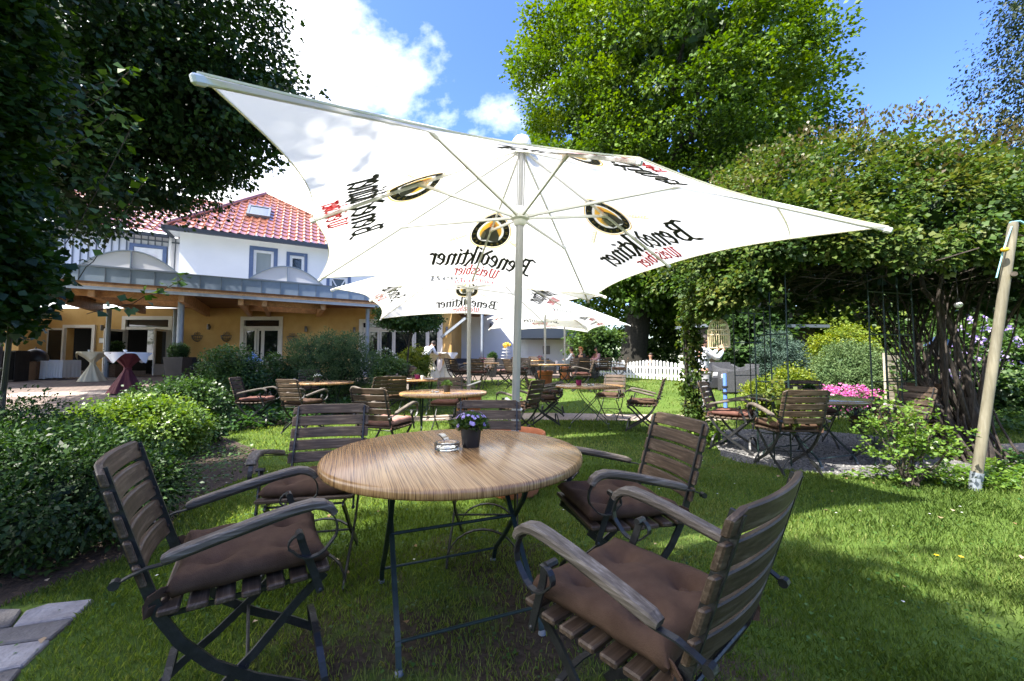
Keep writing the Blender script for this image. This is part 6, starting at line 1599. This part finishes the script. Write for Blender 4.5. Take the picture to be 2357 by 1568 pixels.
bar_table(X_(995, 16.6), 16.6, 'cream_cloth', 'bar table in cream cloth right beside the bending waiter', None, .46, 1.06, .40)
bar_table(X_(1027, 16.9), 16.9, 'cream_cloth', 'bar table in cream cloth farther from the waiter, at the parasol pole side', 'white_cloth', .48, 1.06, .40)
z_ = T(11) + .012 + 1.112; cup(X_(290, 11), 10.95, z_, 'small white cup on the dark red bar table', h=.07)
z_ = T(15) + .012 + 1.112; cup(X_(206, 15), 14.95, z_, 'small white cup on the cream bar table by the dark doorway')

def tall_planter(x, y, s, h, label, ball):
    o = empty('tall_planter', (x, y, T(y) + .012), .2, label, 'planter', 'tall black planters')
    m = MB(); a, b = s * .36, s * .5
    V = [[m.bm.verts.new((e * r, f * r, z)) for e, f in ((-1, -1), (1, -1), (1, 1), (-1, 1))] for r, z in ((a, 0), (b, h), (b * .88, h), (b * .86, h - .06))]
    m.bm.faces.new(V[0][::-1]); m.bm.faces.new(V[-1])
    for A, B in zip(V, V[1:]):
        for k in range(4): m.bm.faces.new((A[k], A[(k + 1) % 4], B[(k + 1) % 4], B[k]))
    m.build('pot', M['dark_pot'], o)
    q = empty('box_ball', (x, y, T(y) + h - .03), 0, 'clipped round box plant in the ' + ball, 'box plant', 'clipped box balls'); crown('foliage', (0, 0, s * .40), (s * .44,) * 3, 170, 40, .05, .028, M['yew'], q, 7, rough=.04, core=2, inner=.2, flat=1); MB().tube([(0, 0, 0), (0, 0, s * .3)], .02, 6).build('stem', M['bark'], q)
tall_planter(X_(409, 13.6), 13.6, .58, .93, 'tall tapered black planter beside the grey column pair', 'tall planter beside the grey columns')
tall_planter(X_(1133, 17.6), 17.6, .40, .75, 'tall black planter among the black rattan seats by the annex', 'planter by the annex')

# draped serving table and domed brick oven by the pier
o = empty('draped_table', (X_(129, 16.3), 16.3, T(16.3) + .012), .1, 'low table draped with white cloths beside the domed oven', 'table')
def drape(m, x0, x1, y0, y1, h, dz):
    n = 26; per = []
    for (ax, ay), (bx, by) in (((x0, y0), (x1, y0)), ((x1, y0), (x1, y1)), ((x1, y1), (x0, y1)), ((x0, y1), (x0, y0))):
        for i in range(n): per.append((ax + (bx - ax) * i / n, ay + (by - ay) * i / n))
    cx, cy = (x0 + x1) / 2, (y0 + y1) / 2; N_ = len(per)
    def ring(z, f, wv): return [m.bm.verts.new((cx + (x - cx) * f + wv * sin(i * 1.1) * .5, cy + (y - cy) * f + wv * sin(i * 1.3 + 1), z + (.012 * sin(i * .7) if z < .2 else 0))) for i, (x, y) in enumerate(per)]
    R = [ring(dz, 1.05, .02), ring(h * .5, 1.02, .012), ring(h - .02, 1.0, .002), ring(h, .985, 0)]
    for A, B in zip(R, R[1:]):
        for i in range(N_): m.bm.faces.new((A[i], A[(i + 1) % N_], B[(i + 1) % N_], B[i]))
    m.bm.faces.new(R[-1])
for a, b, y0, dz in ((-.50, .02, -.42, .02), (.04, .56, -.34, .06)):
    m = MB(); drape(m, a, b, y0, .4, .74 + (b > .3) * .03, dz); m.build('cloth', M['white_cloth'], o, True, 60)
o = empty('brick_oven', (X_(80, 16.0), 16.0, T(16) + .012), .1, 'small brick oven with a black domed lid against the pier', 'oven')
m = MB(); m.box((0, 0, .36), (.70, .62, .72), bev=.01); m.build('base', M['brick_oven'], o); m = MB(); m.lathe([(.40, .73), (.41, .76), (.38, .95), (.30, 1.10), (.16, 1.20), (.05, 1.23), (0, 1.235)], n=28, sx=.98, sy=.85); m.build('lid', M['iron'], o, True); m = MB(); m.tube([(0, 0, 1.22), (0, 0, 1.30)], .025, 8); m.build('chimney', M['iron'], o)
o = empty('brick_planter', (X_(263, 17.6), 17.6, T(17.6) + .012), .05, 'square brick trough behind the first grey column', 'planter'); m = MB(); m.box((0, 0, .28), (.52, .5, .56), bev=.01); m.build('trough', M['brick_oven'], o); m = MB(); m.box((0, 0, .57), (.42, .4, .03)); m.build('soil', M['soil'], o)
q = empty('trough_plant', (X_(263, 17.6), 17.6, T(17.6) + .58), 0, 'dark upright plant in the square brick trough', 'plant'); crown('foliage', (0, 0, .42), (.26, .24, .5), 60, 34, .08, .09, M['yew'], q, 9, core=.6); MB().tube([(0, 0, 0), (0, 0, .5)], .012, 6).build('stem', M['bark'], q)
# dark clutter stacked at the end of the terrace
for i, (px, d, w_, h, lb) in enumerate(((20, 15.0, .9, 1.15, 'dark cupboard at the end of the terrace'), (46, 16.0, .5, .8, 'lower dark cabinet next to the end cupboard'))):
    o = empty('cupboard', (X_(px, d), d, T(d) + .012), .1, lb, 'cupboard'); m = MB(); m.box((0, 0, h / 2), (w_, .5, h), bev=.01); m.build('body', M['shed'], o)
    for sx in (-1, 1): m = MB(); m.box((sx * w_ * .245, -.262, h / 2), (w_ * .46, .02, h * .9)); m.build('door', M['dark_room'], o)

# rattan seats
def rattan(x, y, rz, w_, label, mt, cush=None, dp=.78, h=.72, group='black rattan seats by the annex'):
    o = empty('rattan_seat', (x, y, T(y) + .006), rz, label, 'rattan seat', group)
    MB().box((0, 0, .20), (w_ - .22, dp - .02, .34), bev=.02).build('seat', M[mt], o)
    for sx in (-1, 1): m = MB(); m.prism([(sx * w_ / 2, -dp / 2, .02), (sx * w_ / 2, dp / 2, .02), (sx * w_ / 2, dp / 2, h), (sx * w_ / 2, dp * .1, h * .86), (sx * w_ / 2, -dp / 2, h * .80)], (-sx * .11, 0, 0)); m.build('armrest', M[mt], o)
    m = MB(); m.prism([(-w_ / 2 + .111, dp / 2 - .14, .2), (-w_ / 2 + .111, dp / 2 + .0, .2), (-w_ / 2 + .111, dp / 2 + .06, h + .06), (-w_ / 2 + .111, dp / 2 - .06, h + .06)], (w_ - .222, 0, 0)); m.build('backrest', M[mt], o)
    if cush: MB().box((0, -.06, .43), (w_ - .24, dp - .22, .11), bev=.03, seg=2).build('cushion', M[cush], o, True)
    return o
GR = 'grey rattan seats behind the arbour'
rattan(X_(1697, 11.2), 11.2, radians(-100), .85, 'grey rattan armchair turned away, behind the arbour chairs', 'grey_rattan', 'white_cloth', group=GR)
rattan(X_(1634, 12.2), 12.2, radians(15), .95, 'grey rattan armchair with white cushion beside the slim blue post', 'grey_rattan', 'white_cloth', group=GR)
rattan(X_(1672, 13.0), 13.0, radians(0), .85, 'dark rattan armchair between the grey ones, in front of the fence end', 'grey_rattan', None, group=GR)
for px, d, w_, lb in ((1065, 19.6, 1.7, 'black rattan sofa against the annex wall, nearest the restaurant'), (1107, 18.8, .9, 'black rattan armchair between sofa and tall planter'), (1165, 19.8, 1.9, 'black rattan sofa right of the tall planter'), (1208, 18.9, .9, 'black rattan armchair before the bar front'), (1240, 20.0, 1.6, 'black rattan sofa in front of the picture panel')): rattan(X_(px, d), d, random.uniform(-.3, .3), w_, lb, 'black')
rattan(X_(448, 17.2), 17.2, 1.2, .62, 'black rattan chair by the ochre wall, nearer the tall planter', 'black', None, .6, .82, 'black rattan chairs by the ochre wall'); rattan(X_(470, 17.5), 17.5, -1.0, .62, 'black rattan chair by the ochre wall, nearer the rounded bush', 'black', None, .6, .82, 'black rattan chairs by the ochre wall')
rattan(X_(1350, 16.9), 16.9, 2.6, .8, 'dark rattan chair beside the far orange planter', 'black')
# tiered stand by the bar
o = empty('tiered_stand', (X_(1166, 20.2), 20.2, T(20.2)), 0, 'white tiered serving stand with yellow fruit on top', 'serving stand')
m = MB()
for i in range(4): m.lathe([(.0, .75 + i * .16), (.30 - .03 * i, .75 + i * .16), (.31 - .03 * i, .79 + i * .16), (0, .78 + i * .16)], n=20)
m.lathe([(.035, 0), (.03, 1.4)], n=8); m.lathe([(.22, 0), (.22, .03), (0, .04)], n=16); m.build('tier', M['white_paint'], o)
m = MB()
for i in range(16): m.ball((random.uniform(-.18, .18), random.uniform(-.15, .15), 1.36 + random.uniform(0, .16)), .075, 8)
m.build('fruit', M['yellow'], o, True)

# ------------------------------------------------------------------ people
def skin(name, J, E, mt, parent, sub=2):
    """one continuous skin grown round a jointed skeleton"""
    ks = list(J); me = bpy.data.meshes.new(name); me.from_pydata([J[k][0] for k in ks], [(ks.index(a), ks.index(b)) for a, b in E], [])
    o = bpy.data.objects.new(name, me); COL.objects.link(o); o.modifiers.new('s', 'SKIN'); sd = o.modifiers.new('d', 'SUBSURF'); sd.levels = sub; sd.render_levels = sub
    for i, k in enumerate(ks):
        r = J[k][1]; me.skin_vertices[0].data[i].radius = (r, r) if not isinstance(r, tuple) else r; me.skin_vertices[0].data[i].use_root = (i == 0)
    dg = bpy.context.evaluated_depsgraph_get(); nm = bpy.data.meshes.new_from_object(o.evaluated_get(dg)); bpy.data.objects.remove(o)
    for p in nm.polygons: p.use_smooth = True
    return link(name, nm, mt, parent)
def person(x, y, rz, label, pose, shirt, legs, hair='hair_dark', z=0.0, shoe='dark_cloth', sleeves=True, hands=True):
    o = empty('person', (x, y, T(y) + z), rz, label, 'person', 'people in the garden')   # faces local +y
    P = {k: Vector(v) for k, v in pose.items()}
    def mid(a, b, t=.5): return P[a].lerp(P[b], t)
    J = {'pel': (P['pel'], (.15, .11)), 'waist': (mid('pel', 'chest', .45), (.135, .095)), 'chest': (P['chest'], (.165, .11)), 'neckb': (mid('chest', 'neck', .7), (.085, .07)), 'neck': (P['neck'], .052), 'jaw': (mid('neck', 'head', .45), .068), 'head': (P['head'], (.082, .098)), 'crown': (P['head'] + (P['head'] - P['neck']).normalized() * .085, .062)}
    E = [('pel', 'waist'), ('waist', 'chest'), ('chest', 'neckb'), ('neckb', 'neck'), ('neck', 'jaw'), ('jaw', 'head'), ('head', 'crown')]
    for s in 'lr':
        J['sh' + s] = (P['sh' + s], .062); J['el' + s] = (P['el' + s], .043); J['wr' + s] = (P['wr' + s], .030)
        J['fa' + s] = (P['el' + s].lerp(P['wr' + s], .3), .044); d = (P['wr' + s] - P['el' + s]).normalized(); J['palm' + s] = (P['wr' + s] + d * .06, (.038, .022)); 
        E += [('chest', 'sh' + s), ('sh' + s, 'el' + s), ('el' + s, 'fa' + s), ('fa' + s, 'wr' + s), ('wr' + s, 'palm' + s)]
        J['hip' + s] = (P['hip' + s], .092); J['kn' + s] = (P['kn' + s], .058); J['ca' + s] = (P['kn' + s].lerp(P['an' + s], .3), .058); J['an' + s] = (P['an' + s], .040); J['toe' + s] = (P['toe' + s], (.042, .028))
        E += [('pel', 'hip' + s), ('hip' + s, 'kn' + s), ('kn' + s, 'ca' + s), ('ca' + s, 'an' + s), ('an' + s, 'toe' + s)]
        if hands:
            u = d.orthogonal().normalized(); w2 = d.cross(u)
            for i, (L, off) in enumerate(((.062, -.027), (.072, -.009), (.066, .009), (.052, .025))):
                k = 'f%d%s' % (i, s); b = P['wr' + s] + d * .085 + u * off; c = b + d * L * .55 + w2 * .012; t_ = c + d * L * .3 + w2 * .034
                J[k + 'a'] = (b, .0105); J[k + 'b'] = (c, .0095); J[k + 'c'] = (t_, .0075); E += [('palm' + s, k + 'a'), (k + 'a', k + 'b'), (k + 'b', k + 'c')]
            b = P['wr' + s] + d * .045 - u * .042 + w2 * .01; J['t' + s + 'a'] = (b, .012); J['t' + s + 'b'] = (b + d * .035 - u * .012 + w2 * .02, .009); E += [('palm' + s, 't' + s + 'a'), ('t' + s + 'a', 't' + s + 'b')]
    body = skin('body', J, E, M['skin'], o, 2)
    # clothes a little outside the body
    Js = {'pel': (P['pel'] + Vector((0, 0, .0)), (.168, .128)), 'waist': (J['waist'][0], (.155, .115)), 'chest': (P['chest'], (.182, .128)), 'nb': (mid('chest', 'neck', .62), (.09, .075))}; Es = [('pel', 'waist'), ('waist', 'chest'), ('chest', 'nb')]
    for s in 'lr':
        Js['sh' + s] = (P['sh' + s], .078); Js['el' + s] = (P['el' + s], .060); Es += [('chest', 'sh' + s), ('sh' + s, 'el' + s)]
        if sleeves: Js['wr' + s] = (P['el' + s].lerp(P['wr' + s], .93), .044); Es.append(('el' + s, 'wr' + s))
    skin('shirt', Js, Es, M[shirt], o)
    Jt = {'pel': (P['pel'] - Vector((0, 0, .03)), (.160, .122))}; Et = []
    for s in 'lr':
        Jt['hip' + s] = (P['hip' + s], .108); Jt['kn' + s] = (P['kn' + s], .078); Jt['an' + s] = (P['kn' + s].lerp(P['an' + s], .96), .066); Et += [('pel', 'hip' + s), ('hip' + s, 'kn' + s), ('kn' + s, 'an' + s)]
    skin('trousers', Jt, Et, M[legs], o)
    for s in 'lr':
        a, t_ = P['an' + s], P['toe' + s]; dd = (t_ - a); hd = Vector((dd.x, dd.y, 0)).normalized()
        skin('shoe', {'a': (a + Vector((0, 0, -.02)), .050), 'h': (a - hd * .03 + Vector((0, 0, -.05)), (.046, .04)), 'm': (a.lerp(t_, .6) + Vector((0, 0, .0)), (.05, .035)), 't': (t_ + hd * .02, (.046, .028))}, [('a', 'h'), ('a', 'm'), ('m', 't')], M[shoe], o)
    hd = P['head']; up = (hd - P['neck']).normalized(); f = Vector(pose.get('face', (0, 1, 0))).normalized(); sd_ = f.cross(up).normalized()
    Rm = Matrix((sd_, f, up)).transposed().to_4x4()
    m = MB(); bmesh.ops.create_uvsphere(m.bm, u_segments=18, v_segments=12, radius=.112)
    for v in m.bm.verts: v.co = Vector((v.co.x * .93, v.co.y * 1.06, v.co.z * 1.05 + .02))
    bmesh.ops.delete(m.bm, geom=[v for v in m.bm.verts if v.co.z < -.075 or (v.co.y > .045 and v.co.z < .062)], context='VERTS'); m.bm.transform(Matrix.Translation(hd) @ Rm); m.build('hair', M[hair], o, True)
    m = MB()
    m.prism([(-.012, .095, -.012), (.012, .095, -.012), (.004, .098, .03), (-.004, .098, .03)], (0, .022, -.004))
    m.bm.transform(Matrix.Translation(hd) @ Rm); m.build('nose', M['skin'], o)
    for sx in (-1, 1):
        m = MB(); m.ball((sx * .034, .088, .020), .011, 8); m.bm.transform(Matrix.Translation(hd) @ Rm); m.build('eye', M['dark_cloth'], o)
        m = MB(); m.ball((sx * .092, .0, .0), .026, 8, (.4, .8, 1.1)); m.bm.transform(Matrix.Translation(hd) @ Rm); m.build('ear', M['skin'], o)
    m = MB(); m.box((0, .092, -.048), (.045, .012, .008)); m.bm.transform(Matrix.Translation(hd) @ Rm); m.build('mouth', M['rust_cushion'], o)
    return o
reach = dict(pel=(0, 0, .92), chest=(0, .02, 1.30), neck=(0, .03, 1.48), head=(0, .06, 1.62), shl=(-.19, .02, 1.40), ell=(-.20, .26, 1.24), wrl=(-.12, .44, 1.44), shr=(.19, .02, 1.40), elr=(.20, .24, 1.22), wrr=(.10, .42, 1.40),
             hipl=(-.10, 0, .86), knl=(-.11, .10, .48), anl=(-.11, -.02, .09), toel=(-.12, .13, .035), hipr=(.10, 0, .86), knr=(.11, .02, .47), anr=(.12, -.16, .09), toer=(.13, -.01, .035))
person(at(1616, 850, 8.7).x, 8.7, radians(-88), 'person in a white patterned shirt and grey trousers reaching up behind the climbing rose', reach, 'stripe_shirt', 'jeans')
bend = dict(pel=(0, -.05, .92), chest=(0, .22, 1.22), neck=(0, .34, 1.36), head=(0, .43, 1.46), face=(0, .8, -.6), shl=(-.19, .24, 1.29), ell=(-.22, .36, 1.06), wrl=(-.16, .56, 1.02), shr=(.19, .24, 1.29), elr=(.22, .36, 1.06), wrr=(.16, .56, 1.02),
            hipl=(-.10, -.04, .87), knl=(-.11, .0, .48), anl=(-.11, -.05, .09), toel=(-.12, .11, .035), hipr=(.10, -.04, .87), knr=(.11, .02, .48), anr=(.11, -.03, .09), toer=(.12, .13, .035))
person(at(978, 850, 16.0).x, 16.0, radians(-38), 'person with white shirt and dark trousers bending over a cream bar table', bend, 'shirt', 'dark_cloth')
sit = dict(pel=(0, 0, .52), chest=(0, .0, .90), neck=(0, .03, 1.08), head=(0, .05, 1.22), shl=(-.19, .0, 1.0), ell=(-.22, .16, .78), wrl=(-.12, .36, .80), shr=(.19, .0, 1.0), elr=(.22, .16, .78), wrr=(.12, .36, .80),
           hipl=(-.10, .02, .50), knl=(-.12, .42, .50), anl=(-.12, .40, .09), toel=(-.12, .55, .035), hipr=(.10, .02, .50), knr=(.12, .42, .50), anr=(.12, .42, .09), toer=(.12, .57, .035))
for px, d, rz, sh, lg, hr, lb in ((1318, 17.4, 1.2, 'shirt', 'dark_cloth', 'hair_dark', 'seated person in white shirt near the far parasol pole'), (1339, 17.0, 2.2, 'dark_cloth', 'dark_cloth', 'hair_ginger', 'seated person with ginger hair in dark clothes'),
                                 (1352, 18.4, -2.6, 'dark_cloth', 'dark_cloth', 'hair_dark', 'seated person all in black beside the ginger haired one'), (1375, 18.0, 1.9, 'pink_cloth', 'jeans', 'hair_dark', 'seated person in a pink top in front of the small light green tree'),
                                 (1498, 17.6, 2.9, 'dark_cloth', 'dark_cloth', 'hair_dark', 'seated person with dark hair showing above the picket fence')):
    person(at(px, 850, d).x, d, rz, lb, sit, sh, lg, hr, z=-.02 if d != 17.6 else -.28, hands=False)

# trees behind the camera, which the terrace windows reflect
for i, (x, h) in enumerate(((-42, 7.5), (-33, 7), (-24, 7), (-15.5, 6.2), (-7.5, 5.8), (1.5, 6.4), (10, 5.6), (19, 6.6))):
    tree(x, -15 - (i % 2) * 2, ['outermost', 'rounded', 'tall', 'broad', 'low', 'bushy', 'small', 'dense'][i] + ' green tree in the row that closes the garden opposite the restaurant', [((x, -15 - (i % 2) * 2, h * .56), (4.9, 2.6, h * .52), 220, 26, .7, .32, 130 + i, dict(rough=.2, core=1.5, inner=.3))], 'far_leaf', (h * .5, .2, .12, (.1, 0)), 'row of trees opposite the restaurant', 'background_tree', 'bark', 5)
